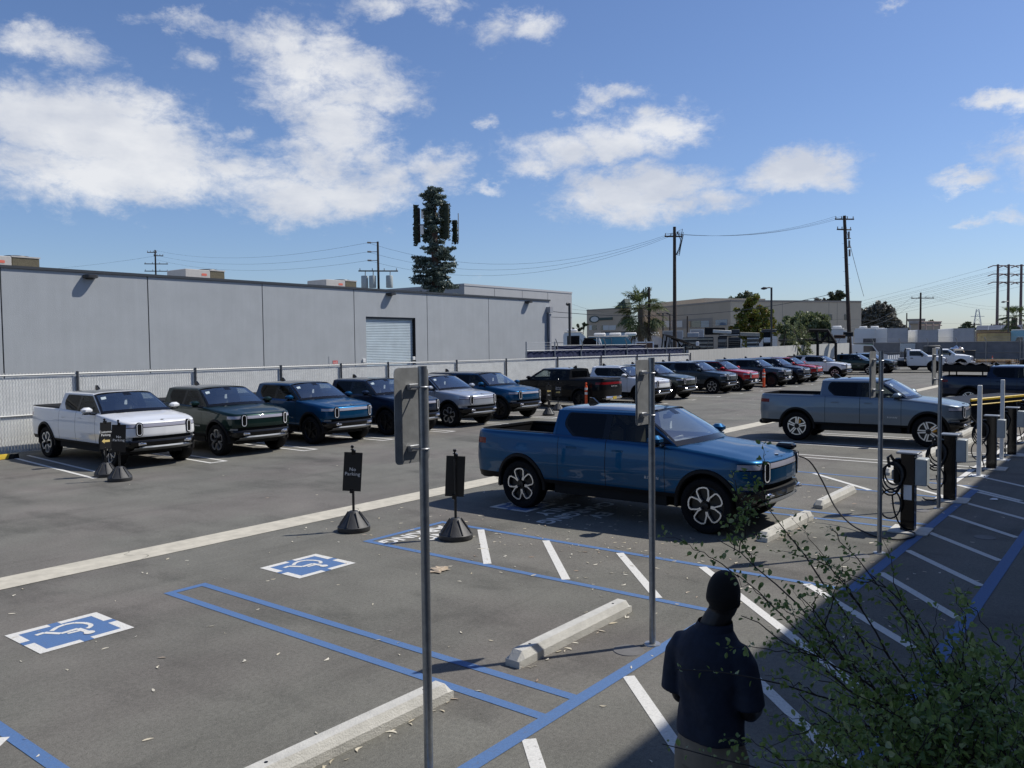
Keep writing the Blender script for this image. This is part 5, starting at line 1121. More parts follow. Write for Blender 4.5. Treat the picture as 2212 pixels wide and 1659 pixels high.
for z, dz in ((.1, .0), (1.05, 0), (1.95, 0)):
    P_ = TB-V(0, 0, z)-g_*1.05
    wire(TA-V(0, 0, z*.8), P_, 1.4); wire(P_, TC-V(0, 0, .5+z*.12), 2.6)
wire(TA-V(0, 0, 1), TA-V(0, 0, 2.0)-g_*60, 2); wire(TA-V(0, 0, 4), TA-V(0, 0, 5)-g_*60, 2)
for e1, e2 in ((0, 0), (1, 1), (1, 2)):
    if e1 < len(eC) and e2 < len(eD): wire(eC[e1], eD[e2], .9)
wire(PD(1100, 662, 75), TD-V(0, 0, 7.6), 1.6, 'thicker cable crossing low behind the palm to the leaning pole', r=.03)
wire(TD-V(0, 0, 11.3), eE[0], 1.0); wire(TD-V(0, 0, 11.5), eE[1], 1.3); wire(eE[3], PD(2260, 650, 220), 1.5); wire(eE[2], PD(2260, 655, 220), 1.8)
wire(PD(1236, 657, 120), TC-V(0, 0, 8.2), .7); wire(PD(1236, 668, 120), PD(1457, 672, 120), .3); wire(TD-V(0, 0, .6), PD(1866, 640, 130), .2, 'steel guy wire running down behind the leaning pole', r=.03)
wire(PD(1500, 697, 110), PD(1838, 688, 110), .3); wire(PD(1838, 690, 120), PD(2240, 694, 260), .6)
# lamp posts
def lamp(x, ytop, D, label, dirs=(-1,), L=1.1, hd=.5):
    T = PD(x, ytop, D); t = thing('street_lamp', label, 'street lamp', (T.x, T.y, 0), 0, 'dark street lamps'); MB().tube([V(0, 0, 0), V(0, 0, T.z)], .09, 8).build('pole', LT, t)
    for s_ in dirs:
        a = V(0, 0, T.z-.05); MB().tube([a, a+g_*s_*L*.4+V(0, 0, .05), a+g_*s_*L], .05, 6).build('arm', LT, t); MB().tube([a+g_*s_*(L-.05), a+g_*s_*(L+hd*.5)+V(0, 0, -.02), a+g_*s_*(L+hd)+V(0, 0, -.05)], [.08, .13, .05], 8).build('lamp_head', LT, t)
lamp(1666.5, 621, 75, 'dark street lamp with one arm to the left, in front of the willow', (-1,), .45, .45); lamp(1230, 655, 60, 'thin dark street lamp beside the right end of the warehouse', (-1,), .1, .15); lamp(1432, 676, 110, 'double-headed floodlight pole before the tan building', (-1, 1), .5, .35); lamp(2179, 651, 130, 'floodlight pole left of the dark palm at the right edge', (-1,), .5, .5)
# far lattice pylon
T = PD(2112, 668, 700); py = thing('lattice_pylon', 'faint lattice transmission pylon on the horizon', 'pylon', (T.x, T.y, 0)); lm = MB(); w0, w1 = 4.2, .8
for a in range(4):
    p, q = [(-1, -1), (1, -1), (1, 1), (-1, 1)][a], [(-1, -1), (1, -1), (1, 1), (-1, 1)][(a+1) % 4]; lm.tube([V(p[0]*w0, p[1]*w0, 0), V(p[0]*w1, p[1]*w1, T.z)], .2, 4)
    for k in range(8):
        z0, z1 = T.z*k/8, T.z*(k+1)/8; f0, f1 = w0+(w1-w0)*k/8, w0+(w1-w0)*(k+1)/8; lm.tube([V(p[0]*f0, p[1]*f0, z0), V(q[0]*f1, q[1]*f1, z1)], .12, 4)
lm.build('lattice', mat('pylon_grey', (.33, .38, .45), .8), py); MB().tube([V(0, 0, T.z*.8)-g_*5, V(0, 0, T.z*.8)+g_*5], .2, 4).build('crossarm', mat('pylon_grey', (.3, .3, .3)), py)
# ------------------------------------------------------------------ trees
def leafquads(mb, c, r, n, s, rg, squash=1.0, droop=0.0, mi=0):
    for _ in range(n):
        d = V(rg.gauss(0, 1), rg.gauss(0, 1), rg.gauss(0, 1)).normalized()*r*(rg.random()**.45); p = V(c[0]+d.x, c[1]+d.y, c[2]+d.z*squash)
        a = V(rg.gauss(0, 1), rg.gauss(0, 1), rg.gauss(0, .7)-droop).normalized(); b = a.cross(V(rg.gauss(0, 1), rg.gauss(0, 1), rg.gauss(0, 1))).normalized(); k = s*rg.uniform(.6, 1.3)
        mb.add([p-a*k*.6, p+b*k*.32, p+a*k*.6, p-b*k*.32], [(0, 1, 2, 3)], mi)
BARK = mat('bark', (.06, .045, .034), .9, vary=.3, vscale=5)
def tree(D, blobs, label, lm, seed, n=160, s=.34, name='broadleaf_tree', group=None, squash=.85, droop=0, trunk=.25, clump=.38):
    rg = random.Random(seed); x0 = sum(b[0] for b in blobs)/len(blobs); B = PD(x0, 745, D); t = thing(name, label, 'tree', (B.x, B.y, 0), 0, group); cr_ = MB(); tk = MB(); pm = D/FPX
    low = min(PD(b[0], b[1], D).z for b in blobs); tk.tube([V(0, 0, 0), V(.1, .1, low*.45), V(0, 0, low*.8)], [trunk, trunk*.8, trunk*.6], 8)
    for (x, y, r) in blobs:
        c = PD(x, y, D)-V(B.x, B.y, 0); c += V(_F.x, _F.y, 0)*rg.uniform(-.5, .5)*r*pm; rr = r*pm; tk.tube([V(0, 0, low*.6), c*.6+V(0, 0, low*.1), c], [trunk*.5, trunk*.35, .04], 6)
        for _ in range(max(6, int(21*(rr/1.5)**1.3))):
            d = V(rg.gauss(0, 1), rg.gauss(0, 1), rg.gauss(0, 1)).normalized()*rr*rg.uniform(.35, 1.0); leafquads(cr_, c+V(d.x, d.y, d.z*squash), rr*clump*rg.uniform(.6, 1.2), n//8, s, rg, squash, droop)
    tk.build('trunk', BARK, t); cr_.build('crown', lm, t, smooth=0); return t
LM1 = leafmat('leaf_maple', (.075, .105, .022), (.25, .27, .045), (.30, .13, .04)); LM2 = leafmat('leaf_dark', (.035, .052, .024), (.115, .135, .065)); LM3 = leafmat('leaf_willow', (.085, .115, .045), (.23, .26, .12), trans=.35); LM4 = leafmat('leaf_eucalyptus', (.10, .10, .08), (.26, .25, .21)); LM5 = leafmat('leaf_conifer', (.045, .072, .058), (.18, .225, .19)); LMP = leafmat('leaf_palm', (.035, .060, .018), (.13, .16, .055), rough=.75)
tree(100, [(1610, 690, 28), (1640, 680, 26), (1625, 655, 22), (1595, 715, 24), (1650, 712, 28), (1620, 720, 30), (1664, 695, 18), (1600, 668, 14)], 'yellow-green broadleaf tree turning autumn red on one side beside the lamp post', LM1, 11, 760, .26, clump=.3)
tree(160, [(1590, 655, 24), (1608, 648, 20), (1570, 662, 16), (1625, 662, 18)], 'dark rounded tree rising behind the tan building roof', LM2, 12, 340, .45, clump=.36)
wt = tree(90, [(1712, 700, 24), (1740, 696, 24), (1768, 697, 22), (1785, 708, 14), (1727, 708, 24), (1750, 708, 24), (1742, 735, 24), (1703, 722, 22), (1730, 722, 26), (1760, 722, 26), (1785, 725, 14), (1697, 740, 16), (1725, 745, 22), (1760, 745, 22)], 'rounded green willow with drooping foliage behind the concrete wall', LM3, 13, 1150, .27, 'willow_tree', squash=1.05, droop=1.6)
tree(150, [(1860, 690, 22), (1880, 680, 24), (1910, 685, 22), (1935, 698, 16), (1850, 665, 12), (1900, 665, 16), (1925, 672, 12), (1870, 710, 18), (1895, 708, 20), (1925, 712, 16), (1948, 712, 12)], 'wide grey-green eucalyptus right of the leaning pole', LM4, 14, 560, .42, trunk=.4, clump=.3)
tree(170, [(1803, 645, 15), (1815, 640, 13), (1795, 654, 10)], 'bushy tree peeking over the tan building near the leaning pole', LM2, 15, 320, .5, group=None); tree(170, [(1745, 656, 9), (1760, 655, 10), (1778, 653, 8)], 'small low tree tops over the tan building roof', LM4, 16, 110, .7)
tree(140, [(1252, 708, 9), (1263, 703, 7), (1240, 712, 8)], 'low green bush left of the tan building', LM2, 17, 120, .5)
for k, (x, y, r, D, lb) in enumerate(((2078, 712, 8, 200, 'small bright green tree behind the right box trailer'), (2088, 700, 5, 220, 'slender pale tree by the far poles'), (2012, 697, 6, 240, 'dark cypress beyond the box trailers'), (2100, 708, 5, 320, 'tiny hazy tree near the pylon foot'), (2130, 712, 5, 330, 'tiny hazy tree left of the masts'))): tree(D, [(x, y, r), (x+r*.7, y+r*.5, r*.8), (x-r*.6, y+r*.6, r*.7)], lb, LM2, 20+k, 90, .9, trunk=.2)
sp = MB(); rg = random.Random(31); base = PD(1710, 748, 78)
# shrub hanging over the wall
ov = thing('overhanging_shrub', 'pale feathery shrub spilling over the concrete wall', 'shrub', (base.x, base.y, 0)); om, ot = MB(), MB()
for k in range(34):
    a = V(rg.uniform(-1.6, 1.6), rg.uniform(-.4, .2), 2.5+rg.uniform(0, 2.2)); e = a+V(rg.uniform(-.9, .9), -.9-.4*rg.random(), -1.3-.7*rg.random()); pts = [V(a.x*.3, 1, 1.5), a, (a+e)/2+V(0, -.15, .3), e]; ot.tube(pts, .012, 4)
    for s in np.linspace(0, 1, 12): leafquads(om, a.lerp(e, s), .16, 6, .20, rg, 1, 1)
om.build('foliage', LM3, ov, smooth=0); ot.build('branches', BARK, ov)
def palm(x, ytop, D, label, seed, crown_r, n=46, trunk_r=.28):
    rg = random.Random(seed); T = PD(x, ytop, D); hc = T.z-crown_r*.75; t = thing('palm_tree', label, 'palm tree', (T.x, T.y, 0)); tk = MB(); tk.tube([V(0, 0, hc*k/8) for k in range(9)], [trunk_r*(1.15-.2*(k % 2)*.5) for k in range(9)], 12); tk.build('trunk', mat('palm_bark', (.15, .125, .10), .95, vary=.35, vscale=12), t)
    fr, dd = MB(), MB()
    for k in range(n):
        az_ = rg.uniform(0, 2*math.pi); el_ = rg.choice([rg.uniform(.1, 1.45), rg.uniform(-.6, .5), rg.uniform(-1.3, -.3)]); L = crown_r*rg.uniform(.75, 1.0); o = V(math.cos(az_)*math.cos(el_), math.sin(az_)*math.cos(el_), math.sin(el_)); dead = el_ < -.75; P_ = [V(0, 0, hc)]
        for s in range(1, 5): P_.append(P_[-1]+o*L*.17+V(0, 0, -.012*s*s*crown_r*.35)); 
        (dd if dead else fr).tube(P_, .018, 4); c = P_[-1]; ax = (P_[-1]-P_[-2]).normalized(); sd = ax.cross(V(0, 0, 1)); sd = sd.normalized() if sd.length > .1 else V(1, 0, 0); nn = sd.cross(ax)
        for j in range(20):                                            # fan of blades
            th = (j-12.5)/12.5*2.0; th *= 1.3; d = ax*math.cos(th)+sd*math.sin(th)+nn*rg.uniform(-.1, .1); LL = L*.40*rg.uniform(.8, 1.1)*(1-.25*abs(th)/2); w = .040*crown_r*.45; tp = c+d*LL+V(0, 0, -LL*rg.uniform(.05, .40)); s_ = d.cross(nn).normalized()*w; mid = c+d*LL*.6+V(0, 0, -.04)
            (dd if dead else fr).add([c, mid+s_, tp, mid-s_], [(0, 1, 2, 3)])
    fr.build('fronds', LMP, t, smooth=0); dd.build('dry_skirt', leafmat('dry_frond', (.12, .10, .06), (.26, .215, .135), rough=.9) if 'dry_frond' not in MATS else MATS['dry_frond'], t, smooth=0)
palm(1384, 616, 84, 'shaggy fan palm in front of the tan building', 41, 3.2, 66); palm(2192, 656, 140, 'dark fan palm at the right edge before the masts', 42, 2.7, 44, .35)
# ------------------------------------------------------------------ mast disguised as a conifer
T = PD(937, 402, 80); cx_ = thing('disguised_mast', 'phone mast dressed as a conifer with antenna panels at its top, behind the warehouse', 'phone mast', (T.x, T.y, 0)); BRN = mat('mast_bark', (.085, .055, .042), .9, vary=.3, vscale=8, bump=.5, bscale=12)
px = 80/FPX; zc = T.z-5.6; MB().tube([V(0, 0, 0), V(0, 0, T.z*.5), V(0, 0, zc), V(0, 0, T.z-1.2)], [.42, .38, .33, .15], 14).build('trunk', BRN, cx_); rg = random.Random(9); nd, br = MB(), MB(); bz = .0
z = 6.0
while z < T.z-.3:
    top = z > T.z-5.8; tip = z > T.z-2.0; k = 5 if not top else (5 if tip else 4); Lb = 2.05*rg.uniform(.8, 1.1) if not top else (rg.uniform(.6, 1.0) if tip else rg.uniform(.8, 1.5))
    for q in range(k):
        a = rg.uniform(0, 2*math.pi); L = Lb*rg.uniform(.75, 1.2); d = V(math.cos(a), math.sin(a), 0); P_ = [V(0, 0, z), V(0, 0, z)+d*L*.5+V(0, 0, .06), V(0, 0, z)+d*L+V(0, 0, rg.uniform(-.1, .35))]
        br.tube(P_, .035, 5)
        for s in np.linspace(.32 if not top else .1, 1.0, 9):
            c = P_[0].lerp(P_[2], s); w = .34*(1-abs(s-.65)*.9)
            for _ in range(5): leafquads(nd, c+V(rg.uniform(-w, w), rg.uniform(-w, w), rg.uniform(-.10, .12)-.05), .17, 7, .20, rg, .9, .7)
    z += rg.uniform(.34, .46) if not top else (.30 if tip else .45)
nd.build('needles', LM5, cx_, smooth=0); br.build('branches', BRN, cx_)
SOCK = leafmat('antenna_sock', (.016, .024, .012), (.045, .055, .026), trans=0)
F3 = V(_F.x, _F.y, 0)
for gx, gy, w, h, z0, nm in ((-1.75, -.2, .38, 3.7, zc+.1, 'sock'), (1.05, -.7, .85, 3.3, zc+.5, 'sock'), (-.45, -.9, .75, 1.6, zc+1.5, 'sock'), (1.95, .3, .45, 2.1, zc+.3, 'sock'), (-1.55, .4, .3, 3.3, zc+.3, 'bare')):
    c = g_*gx+F3*gy; ap = MB(); ap.bbox(-w/2, w/2, -.12, .12, z0, z0+h, .04, M=Matrix.Translation(c) @ Matrix.Rotation(YAW-math.pi/2+rg.uniform(-.5, .5), 4, 'Z')); a_ = ap.build('antenna_panel', mat('antenna_brown', (.09, .065, .05), .8) if nm == 'bare' else mat('antenna_green', (.025, .032, .018), .9), cx_)
    lf = MB()
    for _ in range(int(w*h*230)): p = c+g_*rg.uniform(-w*.6, w*.6)+F3*rg.uniform(-.2, .2)+V(0, 0, z0+rg.uniform(-.15, h)); leafquads(lf, p, .05, 1, .22, rg, 1, .8)
    if nm == 'sock': lf.build('needle_sock', SOCK, a_, smooth=0)
    MB().tube([V(0, 0, z0+h*.5), c+V(0, 0, z0+h*.5)], .04, 6).build('bracket', GALV, cx_)
for gx, z0 in ((-1.05, zc+2.5), (-1.15, zc+1.0), (.55, zc+2.4)): MB().bbox(-.17, .17, -.1, .1, 0, .85, .03, M=Matrix.Translation(g_*gx+V(0, 0, z0)+F3*-.3) @ Matrix.Rotation(YAW-math.pi/2, 4, 'Z')).build('radio_unit', PAPER, cx_)
MB().tube([g_*2.3+V(0, 0, zc+.4), g_*2.3+V(0, 0, zc+3.0)], .05, 6).build('whip_aerial', GALV, cx_)
# ------------------------------------------------------------------ tan building
TANW = mat('tan_stucco', (.46, .38, .285), .9, vary=.06, vscale=.4); TANL = mat('tan_stucco_sunlit', (.56, .47, .35), .9, vary=.05, vscale=.4); TAND = mat('tan_band', (.32, .28, .235), .9, vary=.05); WINL = mat('blinds_pale', (.55, .56, .54), .5); WIND = mat('window_dark', (.025, .03, .04), .12, coat=1); WINB = mat('window_blue', (.06, .12, .22), .1, coat=1)  # paler tan copy carries the brightness of the sunlit walls in its colour
D0 = 150; o0 = PD(1268, 745, D0); o0.z = 0
tbld = thing('tan_office', 'low tan office building with a dark green sign and strip windows beyond the yard', 'building', o0)
cn1, cn2, cn3 = PD(1358, 745, 142), PD(1578, 745, 128), PD(1860, 745, 142); z_a, z_b, z_c = PD(1268, 672, 150).z, PD(1358, 667, 142).z, PD(1578, 652, 128).z
def slab(nm, P0, P1, z0, z1, m, out=0.0, th=.3):
    a, b = V(P0.x, P0.y, 0)-o0, V(P1.x, P1.y, 0)-o0; a.z = b.z = 0; d = (b-a).normalized(); n = V(d.y, -d.x, 0)
    if n.dot(V(P0.x, P0.y, 0)) > 0: n = -n
    q = [a+n*out, b+n*out, b+n*(out-th), a+n*(out-th)]; mb = MB().add([p+V(0, 0, z0) for p in q]+[p+V(0, 0, z1) for p in q], [(0, 1, 2, 3), (4, 5, 6, 7), (0, 1, 5, 4), (1, 2, 6, 5), (2, 3, 7, 6), (3, 0, 4, 7)]); return mb.build(nm, m, tbld, smooth=0)
lp = lambda a, b, t: a.lerp(b, t)
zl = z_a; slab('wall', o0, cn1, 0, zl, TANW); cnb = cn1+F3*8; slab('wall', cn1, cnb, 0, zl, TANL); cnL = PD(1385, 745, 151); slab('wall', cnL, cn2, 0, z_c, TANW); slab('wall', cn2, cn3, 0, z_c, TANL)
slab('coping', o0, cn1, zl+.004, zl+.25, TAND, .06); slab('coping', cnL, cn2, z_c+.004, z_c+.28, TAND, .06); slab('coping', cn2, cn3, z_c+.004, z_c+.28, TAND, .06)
slab('roof_step', lp(cnL, cn2, .05)+F3*10, lp(cnL, cn2, .9)+F3*10, z_c, z_c+1.3, TANL, 0, 12)
Zw = lambda x, y, P0, P1: None
def frac(P0, P1, x):                                                   # where along a wall a sight line at picture column x meets it
    lo, hi = 0.0, 1.0
    for _ in range(40):
        m = (lo+hi)/2; p = lp(P0, P1, m)-CP; xx = 1106+FPX*p.dot(_r)/p.dot(_fw)
        if xx < x: lo = m
        else: hi = m
    return lo
def opening(nm, P0, P1, xa, xb, ya, yb, m, out=.04):
    fa, fb = frac(P0, P1, xa), frac(P0, P1, xb); a, b = lp(P0, P1, fa), lp(P0, P1, fb); Da, Db = math.hypot(a.x, a.y), math.hypot(b.x, b.y); z1, z0 = PD((xa+xb)/2, ya, (Da+Db)/2).z, PD((xa+xb)/2, yb, (Da+Db)/2).z
    return slab(nm, a, b, z0, z1, m, out, out+.03)
xF = lambda v: (1650+v/2.949)/1.3562
yF = lambda v: (800+v/2.949)/1.3562
for xa, xb, m_ in ((228, 250, WINL), (252, 290, WIND), (330, 345, WIND), (347, 395, WINL), (399, 458, WINL)): opening('window', o0, cn1, xF(xa), xF(xb), yF(452), yF(492), m_)
opening('band', cnL, cn2, xF(775), xF(1290), yF(402), yF(480), TAND, .025)
for xa, xb, m_ in ((778, 802, WIND), (805, 826, WINL), (875, 930, WINL), (932, 945, WINB), (975, 1030, WINL), (1085, 1190, WIND), (1192, 1262, WINB)): opening('window', cnL, cn2, xF(xa), xF(xb), yF(412), yF(468), m_, .05)
opening('window', cnL, cn2, xF(1318), xF(1418), yF(403), yF(452), WINB, .05)
for xa, xb in ((1800, 1818), (1822, 1845)): pass
for xa, xb in ((1783.5, 1797), (1823, 1836)): opening('window', cn2, cn3, xa, xb, 679, 691, WIND, .05)
for x in (1630, 1690, 1790, 1808): opening('panel_joint', cn2, cn3, x-.4, x+.4, 653, 720, TAND, .015)
# sign: pale oval and dark green script bar
gs = mat('sign_green', (.035, .060, .050), .6); sg_ = opening('sign_bar', o0, cn1, xF(312), xF(430), yF(385), yF(407), gs, .12); so_ = MB(); fa = frac(o0, cn1, xF(277)); c = lp(o0, cn1, fa)-o0; zc_ = PD(xF(277), yF(400), 149).z; dd_ = (cn1-o0); dd_.z = 0; dd_.normalize(); n_ = V(dd_.y, -dd_.x, 0); n_ = n_ if n_.dot(o0) < 0 else -n_
for rx, rz_, out, nm, m_ in ((1.35, .62, .10, 'sign_oval', gs), (1.0, .46, .14, 'sign_oval_face', WINL)):
    e = MB(); e.prism([(rx*math.cos(q), rz_*math.sin(q)) for q in np.linspace(0, 2*math.pi, 25)[:-1]], .02, out, lambda x, z, d: V(c.x, c.y, zc_)+dd_*(x-(.15 if out < .12 else 0))+V(0, 0, z)+n_*d); e.build(nm, m_, tbld, smooth=0)
lt_ = MB(); text_mb(lt_, 'Consumer Inc', .62, lambda x, y, d: V(0, 0, 0)) if False else None
aw = MB(); ca_ = lp(o0, cn1, frac(o0, cn1, xF(476)))-o0; aw.prism([(0, 0), (3.2, 0), (2.6, 1.6)], 0, 1.2, lambda x, z, d: ca_+dd_*(x+.2)+V(0, 0, PD(xF(480), yF(415), 142).z+z)+n_*d); aw.build('awning', gs, tbld, smooth=0)
for xa, xb, y0_, y1_ in ((857, 1005, 250, 288), (1312, 1472, 228, 265)):
    a, b = PD(xF(xa), yF(y1_), 152), PD(xF(xb), yF(y1_), 152); h = PD(xF(xa), yF(y0_), 152).z-a.z; t = thing('rooftop_plant', 'rooftop plant box on the tan building '+('right of the palm' if xa < 1000 else 'near the dark rounded tree'), 'air conditioner', a, math.atan2((b-a).y, (b-a).x), 'plant boxes on the tan building'); L = (b-a).length
    MB().bbox(0, L, 0, 3, -.9, h, .05).build('housing', ACG, t); MB().box(L*.06, L*.36, -.02, -.005, h*.1, h*.9).box(L*.62, L*.94, -.02, -.005, h*.1, h*.9).build('louvre', ACD, t, smooth=0)
# ------------------------------------------------------------------ yard beyond the boundary: trailers, campers, stacked gear
ZX = lambda v: (2300+v/3.16)/1.3562
ZY = lambda v: (780+v/3.16)/1.3562
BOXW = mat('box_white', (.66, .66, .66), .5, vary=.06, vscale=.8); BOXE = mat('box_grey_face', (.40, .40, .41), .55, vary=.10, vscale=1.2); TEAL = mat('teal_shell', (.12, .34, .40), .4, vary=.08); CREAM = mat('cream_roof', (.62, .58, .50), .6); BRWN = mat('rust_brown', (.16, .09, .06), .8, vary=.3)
def box_at(nm, xa, xb, ytop, D, depth, label, cat, m, ang=0, zb=.9, group=None, cap=None, wheels=True):
    a, b = PD(xa, ytop, D), PD(xb, ytop, D); z1 = (a.z+b.z)/2; a.z = b.z = 0; w = (b-a).length; t = thing(nm, label, cat, a, math.atan2((b-a).y, (b-a).x)+ang, group)
    MB().bbox(0, w, 0, depth, zb, z1, .05).build('box', m, t)
    e = MB()
    for x0, x1, z0, z1_ in ((0, .10, zb, z1), (w-.10, w, zb, z1), (.1, w-.1, z1-.10, z1), (.1, w-.1, zb, zb+.12)): e.box(x0, x1, -.02, -.003, z0, z1_)
    e.build('edge_trim', cap or GALV, t, smooth=0)
    if wheels:
        for y in (depth*.2, depth*.75):
            for x in (.2, w-.2): MB().lathe([(0, -.12), (.44, -.12), (.46, 0), (.44, .12), (0, .12)], 16, 'x', (x, y, .46)).build('wheel', RUB, t)
    return t, w, z1
GB = 'box trailers behind the end fence'
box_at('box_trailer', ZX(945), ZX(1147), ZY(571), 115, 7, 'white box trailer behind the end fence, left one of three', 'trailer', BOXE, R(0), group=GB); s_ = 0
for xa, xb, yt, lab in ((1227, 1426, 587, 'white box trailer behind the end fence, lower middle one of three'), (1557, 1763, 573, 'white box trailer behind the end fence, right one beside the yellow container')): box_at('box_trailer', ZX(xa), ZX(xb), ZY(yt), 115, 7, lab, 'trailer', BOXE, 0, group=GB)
for o in [o for o in COL.objects if o.name.startswith('box_trailer')]:      # long sides get a whiter material, sunlight painted into their colour
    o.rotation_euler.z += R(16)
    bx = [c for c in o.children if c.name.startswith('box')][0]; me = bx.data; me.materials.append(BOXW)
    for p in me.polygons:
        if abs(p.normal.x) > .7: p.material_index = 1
cnt, w, z1 = box_at('yellow_container', ZX(1772), ZX(2092), ZY(612), 118, 2.6, 'weathered yellow container right of the box trailers', 'container', mat('container_yellow', (.44, .35, .17), .7, vary=.28, vscale=1.4), zb=.1, cap=BRWN, wheels=False)
ri = MB()
for k in range(int(w/.28)): ri.box(.12+k*.28, .24+k*.28, -.035, -.004, .25, z1-.12)
ri.build('corrugation', mat('container_yellow', (.5, .36, .1)), cnt, smooth=0)
def camper(xa, xb, ytop, D, depth, label, m, roof=CREAM, cat='camper', units=2, ang=0, wins=3, cabover=None):
    a, b = PD(xa, ytop, D), PD(xb, ytop, D); z1 = (a.z+b.z)/2; a.z = b.z = 0; w = (b-a).length; t = thing('camper', label, cat, a, math.atan2((b-a).y, (b-a).x)+ang, 'campers and trailers in the yard')
    MB().prism(rounded([(0, .7), (w, .7), (w, z1-.5), (w-.5, z1), (.15, z1), (0, z1-.2)], [.05, .05, .3, .3, .1, .1]), 0, depth, lambda x, z, y: V(x, y, z)).build('shell', m, t)
    MB().bbox(.1, w-.3, -.03, depth+.03, z1-.02, z1+.08, .03).build('roof', roof, t)
    for k in range(units): MB().bbox(w*(.15+.35*k), w*(.15+.35*k)+1.0, depth*.3, depth*.7, z1+.08, z1+.36, .08).build('roof_unit', BOXW, t)
    for k in range(wins): MB().prism(rrect(w*(k+.3)/wins-.1, w*(k+.75)/wins-.1, z1*.52, z1*.72, .06), -.015, .0, lambda x, z, y: V(x, y, z)).build('window', WIND, t)
    MB().box(.05, w-.05, -.012, -.002, z1*.40, z1*.44).build('stripe', GALV, t, smooth=0)
    for x in (w*.22, w*.80): MB().lathe([(0, -.12), (.36, -.12), (.38, 0), (.36, .12), (0, .12)], 16, 'y', (x, .14, .38)).build('wheel', RUB, t)
    return t, w, z1
fX = lambda v: (1650+v/5.53)/1.3562
fY = lambda v: (830+v/5.53)/1.3562
camper(fX(0), fX(380), fY(800), 76, 2.6, 'white camper trailer left of the lamp post beside the warehouse', BOXW, units=1, wins=2)
tt, w, z1 = camper(fX(385), fX(1110), fY(868), 70, 2.5, 'teal motorhome with cream roof behind the blue screened fence', TEAL, units=3)
MB().tube([(w*.55, -.05, 1.0), (w*.55, -.05, z1-.1), (w*.2, -.05, z1-.1)], .04, 6).build('awning_frame', GALV, tt); MB().tube([(w*.28, -.2, z1-.15), (w*.45, -.2, 1.3)], .06, 6).build('awning_pole', PAPER, tt)
bt_, w, z1 = box_at('black_trailer', fX(62), fX(265), fY(850), 66, 3, 'black trailer with white lettering behind the blue fence', 'trailer', GBLK, cap=BLK, zb=.5)
l = MB(); text_mb(l, 'HAUL & MOVERS\nSTORAGE & CO', .25, lambda x, y, d: V(w/2+x, -.022, z1*.62+y)); l.build('lettering', WTX, bt_, smooth=0); MB().box(w*.35, w*.6, -.03, -.021, z1*.18, z1*.42).build('poster', PAPER, bt_, smooth=0)
bc, w, z1 = camper(fX(312), fX(600), fY(900), 66, 2.2, 'small black camper with a ladder beside the teal motorhome', GBLK, BLK, units=0, wins=1)
ld = MB(); ld.tube([(w*.80, -.08, .8), (w*.80, -.08, z1+.1)], .03, 6).tube([(w*.93, -.08, .8), (w*.93, -.08, z1+.1)], .03, 6)
for k in range(6): ld.tube([(w*.80, -.08, 1+.3*k), (w*.93, -.08, 1+.3*k)], .022, 5)
ld.build('ladder', PAPER, bc)
bp, w_, z_ = box_at('box_truck', fX(612), fX(1170), fY(782), 92, 2.5, 'long white box truck behind the teal motorhome', 'truck', mat('box_pale_blue', (.50, .58, .64), .5, vary=.05), cap=BLK); 
box_at('box_truck', fX(1170), fX(1360), fY(782), 94, 2.5, 'white box seen on both sides of the palm trunk', 'truck', BOXW, cap=BOXW); box_at('box_truck', fX(1610), fX(1945), fY(765), 86, 2.5, 'pale grey box body behind the tall dark pole', 'truck', BOXE, cap=BOXW)
box_at('box_truck', fX(2055), fX(2280), fY(745), 92, 2.5, 'white box body behind the stacked gear', 'truck', BOXE, cap=BOXW)
camper(fX(1370), fX(1610), fY(838), 96, 2.5, 'low cream camper right of the palm trunk', BOXE, units=1, wins=1)
box_at('brown_crate', fX(1165), fX(1470), fY(945), 66, 1.6, 'brown crate with a pale label at the palm foot', 'crate', BRWN, zb=.1, cap=PAPER, wheels=False)
# frames and stacked gear
gear = MB(); rg = random.Random(8); P0 = PD(fX(1570), fY(1040), 62); gr_ = thing('tube_frames', 'tangle of black tubular frames beside the tall dark pole', 'frames', (P0.x, P0.y, 0)); dv = (PD(fX(1950), fY(1040), 62)-P0); dv.z = 0; L = dv.length; dv.normalize()
for k in range(7): o = F3*rg.uniform(0, .8); gear.tube([dv*(.1+.1*k)+o+V(0, 0, 2.0), dv*(.25+.12*k)+o+V(0, 0, 3.6-.06*k), dv*(1.0+.4*k)+o+V(0, 0, 3.4-.17*k), dv*(L-.1*k)+o+V(0, 0, 2.5)], .05, 6)
for k in range(8): gear.tube([dv*(.3+.5*k)+V(0, 0, 0), dv*(.35+.5*k)+V(0, 0, 3.1-.1*k)], .04, 5)
gear.build('tubes', BLK, gr_)
JUNKC = [BLK, SATIN, GALV, mat('junk_tan', (.40, .37, .30), .7, vary=.2), mat('junk_dark', (.04, .045, .05), .7, vary=.3), mat('junk_pale', (.58, .58, .54), .6, vary=.12)]
jX = lambda v: (2000+v/4.424)/1.3562
jY = lambda v: (830+v/4.424)/1.3562
